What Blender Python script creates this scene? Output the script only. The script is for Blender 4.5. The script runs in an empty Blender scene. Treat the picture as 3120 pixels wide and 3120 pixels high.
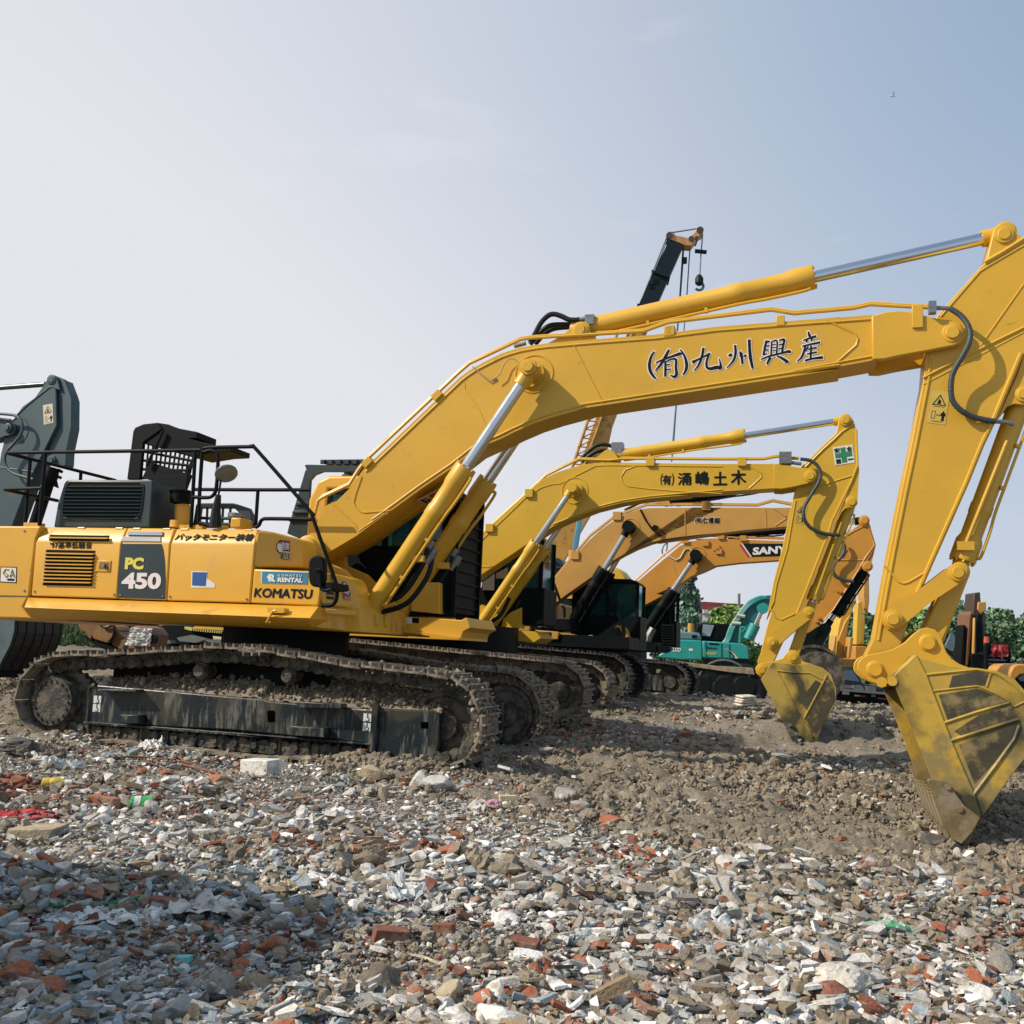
import bpy, math, random
import numpy as np
from mathutils import Vector, Matrix, noise as mn
random.seed(7); rng=np.random.default_rng(11)
SC=bpy.context.scene; COL=SC.collection
PI=math.pi
# ------------------------------------------------------------------ camera
FPX=3000.0; CH=1.35; ROLL=.045; PITCH=math.atan(425/FPX)
cp,sp=math.cos(PITCH),math.sin(PITCH); cr_,sr_=math.cos(ROLL),math.sin(ROLL)
_F=Vector((0,cp,sp)); _R0=Vector((1,0,0)); _U0=Vector((0,-sp,cp))
# the horizon falls to the right: the camera is rolled anticlockwise
_R=_R0*cr_+_U0*sr_; _U=_U0*cr_-_R0*sr_
cam=bpy.data.cameras.new('camera'); camo=bpy.data.objects.new('camera',cam); COL.objects.link(camo)
cam.sensor_width=36; cam.lens=36*FPX/3120; cam.clip_end=3000; cam.clip_start=.05
camo.matrix_world=Matrix(((_R.x,_U.x,-_F.x,0),(_R.y,_U.y,-_F.y,0),(_R.z,_U.z,-_F.z,CH),(0,0,0,1)))
SC.camera=camo
CAM=Vector((0,0,CH))
def ray(x,y): return _F+_R*((x-1560)/FPX)+_U*((1560-y)/FPX)
def proj(X,Y,Z):
    X=np.asarray(X);Y=np.asarray(Y);Z=np.asarray(Z)-CH
    f=Y*_F.y+Z*_F.z+X*_F.x; r=X*_R.x+Y*_R.y+Z*_R.z; u=X*_U.x+Y*_U.y+Z*_U.z
    f=np.maximum(f,.05)
    return 1560+FPX*r/f,1560-FPX*u/f
def crop(X0,Y0,s):
    def g(t):
        out=[]
        for p in t.split():
            a,b=p.split(','); out.append((X0+float(a)/s,Y0+float(b)/s))
        return out
    return g
A=crop(0,1100,2.415);B=crop(700,1100,2.415);L=crop(0,1850,2.415);M=crop(700,1850,2.415);G=crop(1400,1200,2.415)
H=crop(2000,1200,2.76);R=crop(2420,650,2.76);S=crop(2420,1350,2.76);T=crop(2420,1900,2.76);U=crop(1400,1700,3.22)
V=crop(1900,1700,3.22);W=crop(1800,650,2.76);Q=crop(1780,950,2.477);X3=crop(1400,850,3.22);Z0=crop(0,1130,3.943)
Y2=crop(0,1850,4.83);PX=crop(0,0,1);N=crop(1580,1850,4.6);K=crop(860,1550,4.83);J=crop(2430,1850,2.8)
TH=math.radians(16)
class Fr:
    """a vertical plane family: centre plane at distance c, machine heading th"""
    def __init__(s,c,th=TH,u0=0.,z0=0.):
        s.c=c;s.th=th;s.d=Vector((math.cos(th),-math.sin(th),0));s.n=Vector((math.sin(th),math.cos(th),0))
        s.u0=u0;s.z0=z0;s.O=s.n*c+s.d*u0+Vector((0,0,z0))
    def P(s,p,w=0.):
        r=ray(*p); t=(s.c+w)/(s.n.dot(r)); q=CAM+r*t-s.O
        return Vector((q.dot(s.d),q.dot(s.n),q.z))
    def uz(s,pts,w): return [s.P(p,w) for p in pts]
    def m(s,p,w,npx):                       # length in metres of npx pixels at p
        r=ray(*p); t=(s.c+w)/(s.n.dot(r)); return npx*t/FPX
    def wpx(s,q):
        v=s.O+s.d*q[0]+s.n*q[1]+Vector((0,0,q[2])); a,b=proj(v.x,v.y,v.z); return float(a),float(b)
# ------------------------------------------------------------------ materials
def newmat(name):
    m=bpy.data.materials.new(name); m.use_nodes=True; nt=m.node_tree
    return m,nt,nt.nodes['Principled BSDF']
def nd(nt,t,**k):
    n=nt.nodes.new(t)
    for a,b in k.items(): setattr(n,a,b)
    return n
def mat(name,c,rough=.5,metal=0,var=.12,scale=3.,bump=0.,bscale=60.,dirt=None,dlev=.55,dscale=2.5,dz=None,spec=.5,coat=0,alpha=1,trans=0,emit=None,streak=0,d2=None,dzr=(.2,-.16),dr=.9):
    m,nt,b=newmat(name); c=tuple(c)+(1,)
    tc=nd(nt,'ShaderNodeTexCoord'); n=nd(nt,'ShaderNodeTexNoise'); n.inputs['Scale'].default_value=scale; n.inputs['Detail'].default_value=6
    nt.links.new(tc.outputs['Object'],n.inputs['Vector'])
    mr=nd(nt,'ShaderNodeMapRange'); mr.inputs[1].default_value=.3; mr.inputs[2].default_value=.7; mr.inputs[3].default_value=1-var; mr.inputs[4].default_value=1+var
    nt.links.new(n.outputs['Fac'],mr.inputs[0])
    vm=nd(nt,'ShaderNodeVectorMath',operation='SCALE'); vm.inputs[0].default_value=c[:3]; nt.links.new(mr.outputs[0],vm.inputs['Scale'])
    out=vm.outputs[0]
    if dirt is not None:
        n2=nd(nt,'ShaderNodeTexNoise'); n2.inputs['Scale'].default_value=dscale; n2.inputs['Detail'].default_value=9; n2.inputs['Roughness'].default_value=.65
        if streak:
            mp=nd(nt,'ShaderNodeMapping'); mp.inputs['Scale'].default_value=(1,1,streak); nt.links.new(tc.outputs['Object'],mp.inputs['Vector']); nt.links.new(mp.outputs[0],n2.inputs['Vector'])
        else: nt.links.new(tc.outputs['Object'],n2.inputs['Vector'])
        val=n2.outputs['Fac']
        if dz is not None:                 # muddier towards the bottom: dz=(z of full mud, z of none)
            sx=nd(nt,'ShaderNodeSeparateXYZ'); nt.links.new(tc.outputs['Object'],sx.inputs[0])
            r2=nd(nt,'ShaderNodeMapRange'); r2.inputs[1].default_value=dz[0]; r2.inputs[2].default_value=dz[1]; r2.inputs[3].default_value=dzr[0]; r2.inputs[4].default_value=dzr[1]
            nt.links.new(sx.outputs['Z'],r2.inputs[0]); ad=nd(nt,'ShaderNodeMath',operation='ADD'); nt.links.new(val,ad.inputs[0]); nt.links.new(r2.outputs[0],ad.inputs[1]); val=ad.outputs[0]
        r3=nd(nt,'ShaderNodeMapRange'); r3.inputs[1].default_value=dlev-.06; r3.inputs[2].default_value=dlev+.06; nt.links.new(val,r3.inputs[0])
        mx=nd(nt,'ShaderNodeMix',data_type='RGBA'); nt.links.new(r3.outputs[0],mx.inputs[0]); nt.links.new(out,mx.inputs[6]); mx.inputs[7].default_value=tuple(dirt)+(1,)
        out=mx.outputs[2]
        rr=nd(nt,'ShaderNodeMapRange'); rr.inputs[3].default_value=rough; rr.inputs[4].default_value=dr; nt.links.new(r3.outputs[0],rr.inputs[0]); nt.links.new(rr.outputs[0],b.inputs['Roughness'])
    else:
        rr=nd(nt,'ShaderNodeMapRange'); rr.inputs[3].default_value=max(0,rough-.08); rr.inputs[4].default_value=min(1,rough+.1); nt.links.new(n.outputs['Fac'],rr.inputs[0]); nt.links.new(rr.outputs[0],b.inputs['Roughness'])
    if d2:
        n4=nd(nt,'ShaderNodeTexNoise'); n4.inputs['Scale'].default_value=d2[2]; n4.inputs['Detail'].default_value=7; n4.inputs['Distortion'].default_value=.6; nt.links.new(tc.outputs['Object'],n4.inputs['Vector'])
        r4=nd(nt,'ShaderNodeMapRange'); r4.inputs[1].default_value=d2[1]-.05; r4.inputs[2].default_value=d2[1]+.09; r4.inputs[4].default_value=.93; nt.links.new(n4.outputs['Fac'],r4.inputs[0])
        mx4=nd(nt,'ShaderNodeMix',data_type='RGBA'); nt.links.new(r4.outputs[0],mx4.inputs[0]); nt.links.new(out,mx4.inputs[6]); mx4.inputs[7].default_value=tuple(d2[0])+(1,); out=mx4.outputs[2]
    nt.links.new(out,b.inputs['Base Color']); b.inputs['Metallic'].default_value=metal; b.inputs['Specular IOR Level'].default_value=spec
    b.inputs['Coat Weight'].default_value=coat; b.inputs['Coat Roughness'].default_value=.15
    if bump:
        nb=nd(nt,'ShaderNodeTexNoise'); nb.inputs['Scale'].default_value=bscale; nb.inputs['Detail'].default_value=8; nt.links.new(tc.outputs['Object'],nb.inputs['Vector'])
        bp=nd(nt,'ShaderNodeBump'); bp.inputs['Strength'].default_value=bump; bp.inputs['Distance'].default_value=.02; nt.links.new(nb.outputs['Fac'],bp.inputs['Height']); nt.links.new(bp.outputs[0],b.inputs['Normal'])
    if alpha<1: b.inputs['Alpha'].default_value=alpha
    if trans: b.inputs['Transmission Weight'].default_value=trans
    return m
MUD=(.17,.145,.105)
YEL=mat('yellow_paint',(.58,.325,.022),.42,var=.07,scale=1.5,bump=.08,bscale=22,dirt=(.52,.29,.025),dlev=.68,dscale=2.4,d2=((.26,.15,.035),.74,9))
YEL2=mat('lemon_paint',(.57,.345,.024),.42,var=.07,scale=1.5,bump=.08,bscale=22,dirt=(.52,.31,.03),dlev=.68,dscale=2.6,d2=((.26,.15,.035),.73,9))
BODY=mat('body_paint',(.66,.355,.035),.38,var=.05,scale=1.5,bump=.03,bscale=18,dirt=(.42,.24,.06),dlev=.64,dscale=2.2,streak=.5,d2=((.3,.18,.05),.74,11))
TAN=mat('faded_yellow_paint',(.47,.25,.05),.5,var=.07,dirt=(.4,.24,.08),dlev=.66,dscale=1.5)
ORG=mat('orange_paint',(.50,.225,.025),.45,var=.07,dirt=(.38,.2,.07),dlev=.66,dscale=1.5)
BKT=mat('bucket_steel',(.46,.30,.04),.42,var=.12,bump=.14,bscale=25,dirt=(.27,.20,.075),dlev=.47,dscale=3.2,dz=(-.5,1.7),dzr=(.16,-.28),dr=.45,d2=((.03,.033,.018),.52,1.3))
BKT2=mat('bucket_steel_worn',(.40,.28,.05),.42,var=.12,bump=.14,bscale=25,dirt=(.25,.19,.07),dlev=.5,dscale=4,dz=(-.2,1.4),dzr=(.16,-.26),dr=.45,d2=((.03,.032,.018),.5,1.6))
MUDS=mat('muddy_steel',(.028,.027,.024),.6,var=.3,scale=8,bump=.7,bscale=30,dirt=(.13,.11,.08),dlev=.52,dscale=6)
CUT=mat('scuffed_steel',(.16,.12,.05),.5,var=.25,scale=5,bump=.3,bscale=18,dirt=(.24,.19,.12),dlev=.5,dscale=4,dr=.7)
SHOE=mat('track_steel',(.09,.08,.065),.55,metal=.1,var=.3,scale=8,bump=.6,bscale=40,dirt=(.27,.225,.165),dlev=.47,dscale=7)
FRAME=mat('track_frame_paint',(.008,.015,.020),.36,var=.3,scale=4,bump=.15,bscale=40,dirt=(.13,.125,.10),dlev=.57,dscale=13,streak=.16,d2=((.045,.042,.028),.56,2.2))
WORN=mat('worn_dark_steel',(.06,.05,.028),.35,var=.35,scale=3,bump=.2,bscale=20,dirt=(.24,.18,.07),dlev=.56,dscale=3.5,dr=.4)
BLK=mat('black_paint',(.003,.0055,.006),.55,var=.25,spec=.12)
DKG=mat('dark_slate_paint',(.014,.030,.035),.42,var=.12,scale=2,bump=.05,bscale=30)
DKA=mat('dark_teal_paint',(.028,.062,.073),.5,var=.12,scale=2,dirt=(.07,.1,.1),dlev=.66)
RUB=mat('black_rubber',(.006,.008,.009),.5,var=.2,spec=.25)
CHR=mat('chrome_rod',(.60,.63,.66),.10,metal=1,var=.02)
GLS=mat('tinted_glass',(.03,.12,.12),.08,var=.1,spec=.8)
MIR=mat('mirror_glass',(.13,.16,.16),.18,var=.05)
SHOE_SHADE=mat('shaded_track_steel',(.03,.03,.027),.6,var=.3,scale=8,bump=.5,bscale=40,dirt=(.10,.085,.065),dlev=.55,dscale=6)  # darker copy of the track steel: shade on the rear tracks put into colour
WHT=mat('white_vinyl',(.66,.66,.62),.5,var=.04)
CRM=mat('cream_vinyl',(.56,.5,.36),.5,var=.06)
PNK=mat('pale_lettering',(.72,.66,.66),.5,var=.02)
INK=mat('dark_lettering',(.006,.010,.011),.6,var=.1,spec=.12)
NAV=mat('navy_lettering',(.006,.010,.03),.6,var=.1,spec=.12)
LYE=mat('lemon_lettering',(.68,.58,.07),.5,var=.03)
BLU=mat('blue_vinyl',(.04,.19,.33),.45,var=.05)
BLU2=mat('royal_blue_vinyl',(.015,.08,.28),.45,var=.05)
RED=mat('red_vinyl',(.38,.03,.03),.5,var=.1)
GRN=mat('green_vinyl',(.015,.19,.09),.5,var=.05)
GRY=mat('grey_vinyl',(.17,.2,.25),.5,var=.1)
STL=mat('bare_steel',(.22,.23,.23),.4,metal=.7,var=.2,scale=20)
TEA=mat('teal_paint',(.02,.27,.25),.42,var=.1,dirt=(.1,.25,.22),dlev=.68)
WOOD=mat('weathered_wood',(.28,.22,.14),.8,var=.3,scale=6,bump=.3)
# ------------------------------------------------------------------ mesh builder
class MB:
    def __init__(s): s.v=[];s.f=[];s.sm=[]
    def add(s,vs,fs,smooth=False):
        o=len(s.v); s.v+=[tuple(v) for v in vs]; s.f+=[[o+i for i in f] for f in fs]; s.sm+=[smooth]*len(fs)
    def ext(s,poly,w0,w1):                 # poly: Vectors (u,_,z), extruded from w0 to w1
        n=len(poly); a=sum(poly[i][0]*poly[(i+1)%n][2]-poly[(i+1)%n][0]*poly[i][2] for i in range(n))
        if a<0: poly=poly[::-1]
        vs=[(p[0],w0,p[2]) for p in poly]+[(p[0],w1,p[2]) for p in poly]
        s.add(vs,[list(range(n)),list(range(2*n-1,n-1,-1))]+[[i,n+i,n+(i+1)%n,(i+1)%n] for i in range(n)]); return s
    def prism(s,poly,off):                 # arbitrary planar loop, moved by a vector
        n=len(poly); off=Vector(off); poly=[Vector(p) for p in poly]
        s.add(poly+[p+off for p in poly],[list(range(n))[::-1],list(range(n,2*n))]+[[i,(i+1)%n,n+(i+1)%n,n+i] for i in range(n)]); return s
    def box(s,x0,x1,y0,y1,z0,z1):
        s.add([(x0,y0,z0),(x1,y0,z0),(x1,y1,z0),(x0,y1,z0),(x0,y0,z1),(x1,y0,z1),(x1,y1,z1),(x0,y1,z1)],[[0,3,2,1],[4,5,6,7],[0,1,5,4],[1,2,6,5],[2,3,7,6],[3,0,4,7]]); return s
    def obox(s,c,ax,ay,az):                # oriented box: centre and three half vectors
        c,ax,ay,az=map(Vector,(c,ax,ay,az)); vs=[c+ax*i+ay*j+az*k for k in(-1,1) for i,j in((-1,-1),(1,-1),(1,1),(-1,1))]
        s.add(vs,[[0,3,2,1],[4,5,6,7],[0,1,5,4],[1,2,6,5],[2,3,7,6],[3,0,4,7]]); return s
    def lathe(s,p0,p1,prof,n=24):          # prof: (distance along axis, radius)
        p0=Vector(p0);p1=Vector(p1);ax=(p1-p0).normalized(); t=Vector((0,0,1)) if abs(ax.z)<.9 else Vector((1,0,0)); e=ax.cross(t).normalized(); g=ax.cross(e)
        vs=[];fs=[]
        for d,r in prof:
            for k in range(n): a=2*PI*k/n; vs.append(p0+ax*d+e*(r*math.cos(a))+g*(r*math.sin(a)))
        for j in range(len(prof)-1):
            for k in range(n): fs.append([j*n+k,j*n+(k+1)%n,(j+1)*n+(k+1)%n,(j+1)*n+k])
        s.add(vs,fs,True); m=len(prof)-1
        s.add([vs[k] for k in range(n)],[list(range(n))[::-1]]); s.add([vs[m*n+k] for k in range(n)],[list(range(n))]); return s
    def cyl(s,p0,p1,r,r1=None,n=20): 
        l=(Vector(p1)-Vector(p0)).length; return s.lathe(p0,p1,[(0,r),(l,r if r1 is None else r1)],n)
    def tube(s,pts,r,n=8,closed=False):
        pts=[Vector(p) for p in pts]; m=len(pts); vs=[];fs=[]; up=None
        for i,p in enumerate(pts):
            a=pts[(i-1)%m] if closed or i else p; b=pts[(i+1)%m] if closed or i<m-1 else p
            t=(b-a).normalized() if (b-a).length>1e-9 else Vector((1,0,0))
            if up is None: up=Vector((0,0,1)) if abs(t.z)<.8 else Vector((0,1,0))
            e=t.cross(up)
            if e.length<1e-4: e=t.cross(Vector((1,.3,.2)))
            e.normalize(); g=e.cross(t).normalized(); up=g; rr=r(i/(m-1)) if callable(r) else r
            for k in range(n): q=2*PI*k/n; vs.append(p+e*(rr*math.cos(q))+g*(rr*math.sin(q)))
        for i in range(m if closed else m-1):
            j=(i+1)%m
            for k in range(n): fs.append([i*n+k,i*n+(k+1)%n,j*n+(k+1)%n,j*n+k])
        s.add(vs,fs,True)
        if not closed: s.add(vs[:n],[list(range(n))[::-1]]); s.add(vs[-n:],[list(range(n))])
        return s
    def loft(s,rows,back,smooth=False):    # front grid of Vectors, backed at depth w=back
        k=len(rows[0]); r=len(rows); f=[v for row in rows for v in row]; bk=[Vector((v[0],back,v[2])) for v in f]; n=len(f); fs=[]
        for i in range(r-1):
            for j in range(k-1):
                a=i*k+j; fs.append([a,a+1,a+k+1,a+k]); fs.append([n+a,n+a+k,n+a+k+1,n+a+1])
        for j in range(k-1): fs.append([j,n+j,n+j+1,j+1]); a=(r-1)*k+j; fs.append([a,a+1,n+a+1,n+a])
        for i in range(r-1): a=i*k; fs.append([a,a+k,n+a+k,n+a]); a=i*k+k-1; fs.append([a,n+a,n+a+k,a+k])
        s.add(f+bk,fs,smooth); return s
    def shell(s,pts,w0,w1,th,nw=2):        # curved plate: polyline (u,z) swept from w0 to w1
        n=len(pts); inn=[]
        for i,p in enumerate(pts):
            a=pts[max(i-1,0)];b=pts[min(i+1,n-1)]; t=Vector((b[0]-a[0],0,b[2]-a[2])).normalized(); inn.append(Vector((p[0]+t.z*th,0,p[2]-t.x*th)))
        s.ext([Vector((p[0],0,p[2])) for p in pts]+inn[::-1],w0,w1); return s
    def build(s,name,m,parent=None,bevel=0,seg=2,ang=35,smooth=None):
        me=bpy.data.meshes.new(name); me.from_pydata(s.v,[],s.f); me.update()
        me.polygons.foreach_set('use_smooth',[True]*len(me.polygons) if smooth else s.sm)
        if smooth or any(s.sm): me.set_sharp_from_angle(angle=math.radians(ang))
        me.materials.append(m); o=bpy.data.objects.new(name,me); COL.objects.link(o); o.parent=parent
        if bevel:
            b=o.modifiers.new('edge','BEVEL'); b.width=bevel; b.segments=seg; b.limit_method='ANGLE'; b.angle_limit=math.radians(30); b.use_clamp_overlap=True
            me.polygons.foreach_set('use_smooth',[True]*len(me.polygons)); me.set_sharp_from_angle(angle=math.radians(50))
        return o
def each(b,name,m,parent=None,**k):
    """every separate piece of the builder becomes an object of its own"""
    n=len(b.v); par=list(range(n))
    def fd(i):
        while par[i]!=i: par[i]=par[par[i]]; i=par[i]
        return i
    for f_ in b.f:
        r=fd(f_[0])
        for i in f_[1:]: par[fd(i)]=r
    # end caps share positions with the tube's first and last rings
    pos={}
    for i,v in enumerate(b.v):
        q=(round(v[0],5),round(v[1],5),round(v[2],5))
        if q in pos: par[fd(i)]=fd(pos[q])
        else: pos[q]=i
    gr={}
    for fi,f_ in enumerate(b.f): gr.setdefault(fd(f_[0]),[]).append(fi)
    out=[]
    for fs in gr.values():
        c=MB(); ix={}
        for fi in fs:
            g=[]
            for i in b.f[fi]:
                if i not in ix: ix[i]=len(c.v); c.v.append(b.v[i])
                g.append(ix[i])
            c.f.append(g); c.sm.append(b.sm[fi])
        out.append(c.build(name,m,parent,**k))
    return out
def tag(o,label,cat,group=None,kind=None):
    if label: o['label']=label
    if cat: o['category']=cat
    if group: o['group']=group
    if kind: o['kind']=kind
    return o
def empty(name,loc,rz=0,label=None,cat=None,group=None):
    o=bpy.data.objects.new(name,None); COL.objects.link(o); o.location=loc; o.rotation_euler=(0,0,rz); o.empty_display_size=.3
    return tag(o,label,cat,group)
def cr(pts,n=6,closed=False):              # smooth curve through points
    pts=[Vector(p) for p in pts]; m=len(pts); out=[]
    for i in range(m if closed else m-1):
        g=lambda k: pts[k%m] if closed else pts[min(max(k,0),m-1)]
        a,b,c,d=g(i-1),g(i),g(i+1),g(i+2)
        for k in range(n):
            t=k/n; out.append(.5*((2*b)+(c-a)*t+(2*a-5*b+4*c-d)*t*t+(3*b-a-3*c+d)*t**3))
    if not closed: out.append(pts[-1])
    return out
def circ(c,r,n=24,a0=0): return [Vector((c[0]+r*math.cos(a0+2*PI*k/n),c[1],c[2]+r*math.sin(a0+2*PI*k/n))) for k in range(n)]
def dogbone(p0,r0,p1,r1,n=10,waist=1.):
    d=Vector((p1[0]-p0[0],0,p1[2]-p0[2])); a=math.atan2(d.z,d.x); out=[]
    for k in range(n+1): q=a+PI/2+PI*k/n; out.append(Vector((p0[0]+r0*math.cos(q),0,p0[2]+r0*math.sin(q))))
    if waist<1:
        mid=Vector((p0[0]+p1[0],0,p0[2]+p1[2]))/2; wq=(r0+r1)/2*waist; nn=Vector((-math.sin(a),0,math.cos(a)))
        out.append(mid-nn*wq)
    for k in range(n+1): q=a-PI/2+PI*k/n; out.append(Vector((p1[0]+r1*math.cos(q),0,p1[2]+r1*math.sin(q))))
    if waist<1: out.append(mid+nn*wq)
    return out
def text(s,bl,br,tl,off,m,parent,name='lettering',bold=0,th=.004,spacing=1.):
    cjk=any(ord(ch)>0x2fff for ch in s); cjk=cjk or bold<=.031; shift=min(bold,.03)*(1 if any(ord(ch)>0x2fff for ch in s) else 1.3) if cjk else 0; bold=0 if cjk else bold
    """letters fitted into the parallelogram bl-br-tl (Vectors), off = outward unit vector"""
    c=bpy.data.curves.new('t','FONT'); c.body=s; c.size=1; c.extrude=.5; c.offset=bold; c.space_character=spacing; c.resolution_u=3
    o=bpy.data.objects.new('t',c); COL.objects.link(o)
    me=bpy.data.meshes.new_from_object(o,depsgraph=bpy.context.evaluated_depsgraph_get()); bpy.data.objects.remove(o)
    co=np.empty(len(me.vertices)*3); me.vertices.foreach_get('co',co); co=co.reshape(-1,3)
    mnn=co.min(0);mx=co.max(0); t=(co-mnn)/np.maximum(mx-mnn,1e-6)
    bl,br,tl,off=map(Vector,(bl,br,tl,off))
    P=np.array(bl)+t[:,:1]*np.array(br-bl)+t[:,1:2]*np.array(tl-bl)+(t[:,2:3]*th+.001)*np.array(off)
    me.vertices.foreach_set('co',P.ravel()); me.update()
    if shift:
        import bmesh
        bm=bmesh.new(); w=(br-bl).length/max(1,len(s))*shift; h=(tl-bl).normalized()*w
        for k,(a,c_) in enumerate(((0,0),(1,0),(-1,0),(0,1),(0,-1))):
            m2_=me.copy(); m2_.transform(Matrix.Translation((br-bl).normalized()*w*a+h*c_+off*.0003*k)); bm.from_mesh(m2_); bpy.data.meshes.remove(m2_)
        bm.to_mesh(me); bm.free()
    me.materials.clear(); me.materials.append(m)
    o=bpy.data.objects.new(name,me); COL.objects.link(o); o.parent=parent; return o
# ------------------------------------------------------------------ terrain
_lat=rng.random((256,256))
def vnoise(x,y):
    xi=np.floor(x).astype(int);yi=np.floor(y).astype(int);fx=x-xi;fy=y-yi;fx=fx*fx*(3-2*fx);fy=fy*fy*(3-2*fy)
    g=lambda a,b:_lat[a%256,b%256]
    return (g(xi,yi)*(1-fx)+g(xi+1,yi)*fx)*(1-fy)+(g(xi,yi+1)*(1-fx)+g(xi+1,yi+1)*fx)*fy
def fbm(x,y,o=4,g=.5):
    r=0;a=1;t=0
    for k in range(o): r=r+a*(vnoise(x*2**k+17.3*k,y*2**k+9.1*k)-.5);t+=a;a*=g
    return r/t*2
def sstep(a,b,x): t=np.clip((x-a)/(b-a),0,1); return t*t*(3-2*t)
MOUNDS=[]
def terr(X,Y,detail=True):
    X=np.asarray(X,float);Y=np.asarray(Y,float); c=X*math.sin(TH)+Y*math.cos(TH)
    z=.45*sstep(13.4,19.5,c)-.1*sstep(21,26,c)-.35*sstep(28,37,c)
    z=z-.6*np.exp(-((X-5.0)**2+(Y-10.1)**2)/(2*2.0**2))
    z=z+1.45*sstep(24,34,Y)*sstep(-6,-13,X+.0*Y)*1.0
    for mx,my,r,h in MOUNDS: z=z+h*np.exp(-((X-mx)**2+(Y-my)**2)/(2*r*r))
    if detail:
        f=1/(1+np.maximum(Y-14,0)/20)
        z=z+.10*fbm(X*.35,Y*.35,3)+.075*fbm(X*1.5+3,Y*1.5,3)*(.4+.6*sstep(14,9,Y))+f*.022*fbm(X*7,Y*7,3)
    return z
def gp(x,y,it=12):                         # pixel -> point on the ground
    r=ray(x,y); t=CH/max(-r.z,.02) if r.z<0 else 40
    for _ in range(it):
        p=CAM+r*t; z=float(terr(p.x,p.y)); t=t+(p.z-z)/max(-r.z,.05)*.8
    return CAM+r*t
def hg(x,y): return float(terr(x,y))
SOILM=mat('dry_soil',(.2,.165,.12),.95,var=.35,scale=5,bump=.6,bscale=25)
# ------------------------------------------------------------------ shared machine parts
def shoe_mb(pitch,w0,w1,rough=0.):
    b=MB(); h=pitch*.47; g=[(-.42,.045),(-.05,.04),(.36,.045)]
    # profile of a triple grouser shoe, swept across the track
    pr=[Vector((-h,0,0)),Vector((-h,0,.022))]
    for gx,gh in g:
        x=gx*pitch; pr+=[Vector((x-.016,0,.024)),Vector((x-.009,0,.024+gh)),Vector((x+.009,0,.024+gh)),Vector((x+.016,0,.024))]
    pr+=[Vector((h,0,.014)),Vector((h,0,-.006))]
    b.ext(pr,w0,w1); return b
def link_mb(pitch,wc,gap):
    b=MB(); h=pitch*.5
    for s in(-1,1):
        w=wc+s*gap
        pr=[(-h*1.15,-.11),(-h*.75,-.165),(-h*.1,-.135),(h*.0,-.16),(h*.35,-.168),(h*.95,-.14),(h*1.1,-.08),(h*.8,-.015),(h*.3,-.005),(-h*.5,-.005),(-h*1.1,-.03)]
        b.ext([Vector((a,0,c)) for a,c in pr],w-.022,w+.022)
        b.cyl((-h*.72,w-.045,-.1),(-h*.72,w+.045,-.1),.045,n=10); b.cyl((h*.45,w-.03,-.072),(h*.45,w-.024,-.072),.03,n=10)
    b.cyl((-h*.72,wc-gap,-.065),(-h*.72,wc+gap,-.065),.03,n=8)
    return b
def track(root,path,w0,w1,parts=True,nshoe=50,mat_s=None,muddy=True):
    """path: closed list of (u,_,z) for the shoe plates"""
    mat_s=mat_s or SHOE
    pts=[Vector((p[0],0,p[2])) for p in path]; n=len(pts)
    seg=[(pts[(i+1)%n]-pts[i]).length for i in range(n)]; tot=sum(seg); pitch=tot/nshoe
    cx=sum(p.x for p in pts)/n; cz=sum(p.z for p in pts)/n
    def at(d):
        d%=tot
        for i in range(n):
            if d<=seg[i]: return pts[i].lerp(pts[(i+1)%n],d/seg[i])
            d-=seg[i]
        return pts[0]
    belt=MB(); frames=[]
    for k in range(nshoe):
        a=at(k*pitch-pitch*.5);b=at(k*pitch+pitch*.5); c=(a+b)/2; t=(b-a).normalized(); up=Vector((-t.z,0,t.x))
        if up.dot(c-Vector((cx,0,cz)))<0: up=-up; 
        frames.append((c,t,up))
    wc=(w0+w1)/2; sm=shoe_mb(pitch,w0,w1); lm=link_mb(pitch,wc,.085)
    sgn=1 if frames[0][2].dot(Vector((-frames[0][1].z,0,frames[0][1].x)))>0 else -1
    def xf(mb,fr,b):
        c,t,up=fr; flip=[f[::-1] for f in mb.f] if sgn<0 else mb.f
        b.add([(c.x+t.x*v[0]+up.x*v[2],v[1],c.z+t.z*v[0]+up.z*v[2]) for v in mb.v],flip)
    if parts:
        for f in frames: xf(lm,f,belt)
        ch=belt.build('track_chain',MUDS,root); src=None
        for f in frames:
            c,t,up=f
            if src is None: src=sm.build('track_shoe',mat_s,ch); o=src
            else: o=src.copy(); COL.objects.link(o)
            o.location=(c.x,0,c.z); o.rotation_euler=(random.uniform(-.01,.01),-math.atan2(t.z,t.x) if sgn>0 else PI-math.atan2(t.z,t.x),random.uniform(-.006,.006)); o.parent=ch
    else:
        for f in frames: xf(lm,f,belt); xf(sm,f,belt)
        ch=belt.build('track_chain',mat_s,root)
    return ch
def stadium(p0,p1,r0,r1,sag=.0,n=14):
    """p0 rear sprocket centre, p1 front idler centre (u,_,z)"""
    out=[]
    for k in range(n+1): q=-PI/2-PI*k/n; out.append(Vector((p0[0]+r0*math.cos(q),0,p0[2]+r0*math.sin(q))))
    for k in range(1,8): t=k/8; out.append(Vector((p0[0]+(p1[0]-p0[0])*t,0,(p0[2]+r0)*(1-t)+(p1[2]+r1)*t+sag*math.sin(PI*t)**2)))
    for k in range(n+1): q=PI/2-PI*k/n; out.append(Vector((p1[0]+r1*math.cos(q),0,p1[2]+r1*math.sin(q))))
    for k in range(1,8): t=k/8; out.append(Vector((p1[0]+(p0[0]-p1[0])*t,0,(p1[2]-r1)*(1-t)+(p0[2]-r0)*t)))
    return out
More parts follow.
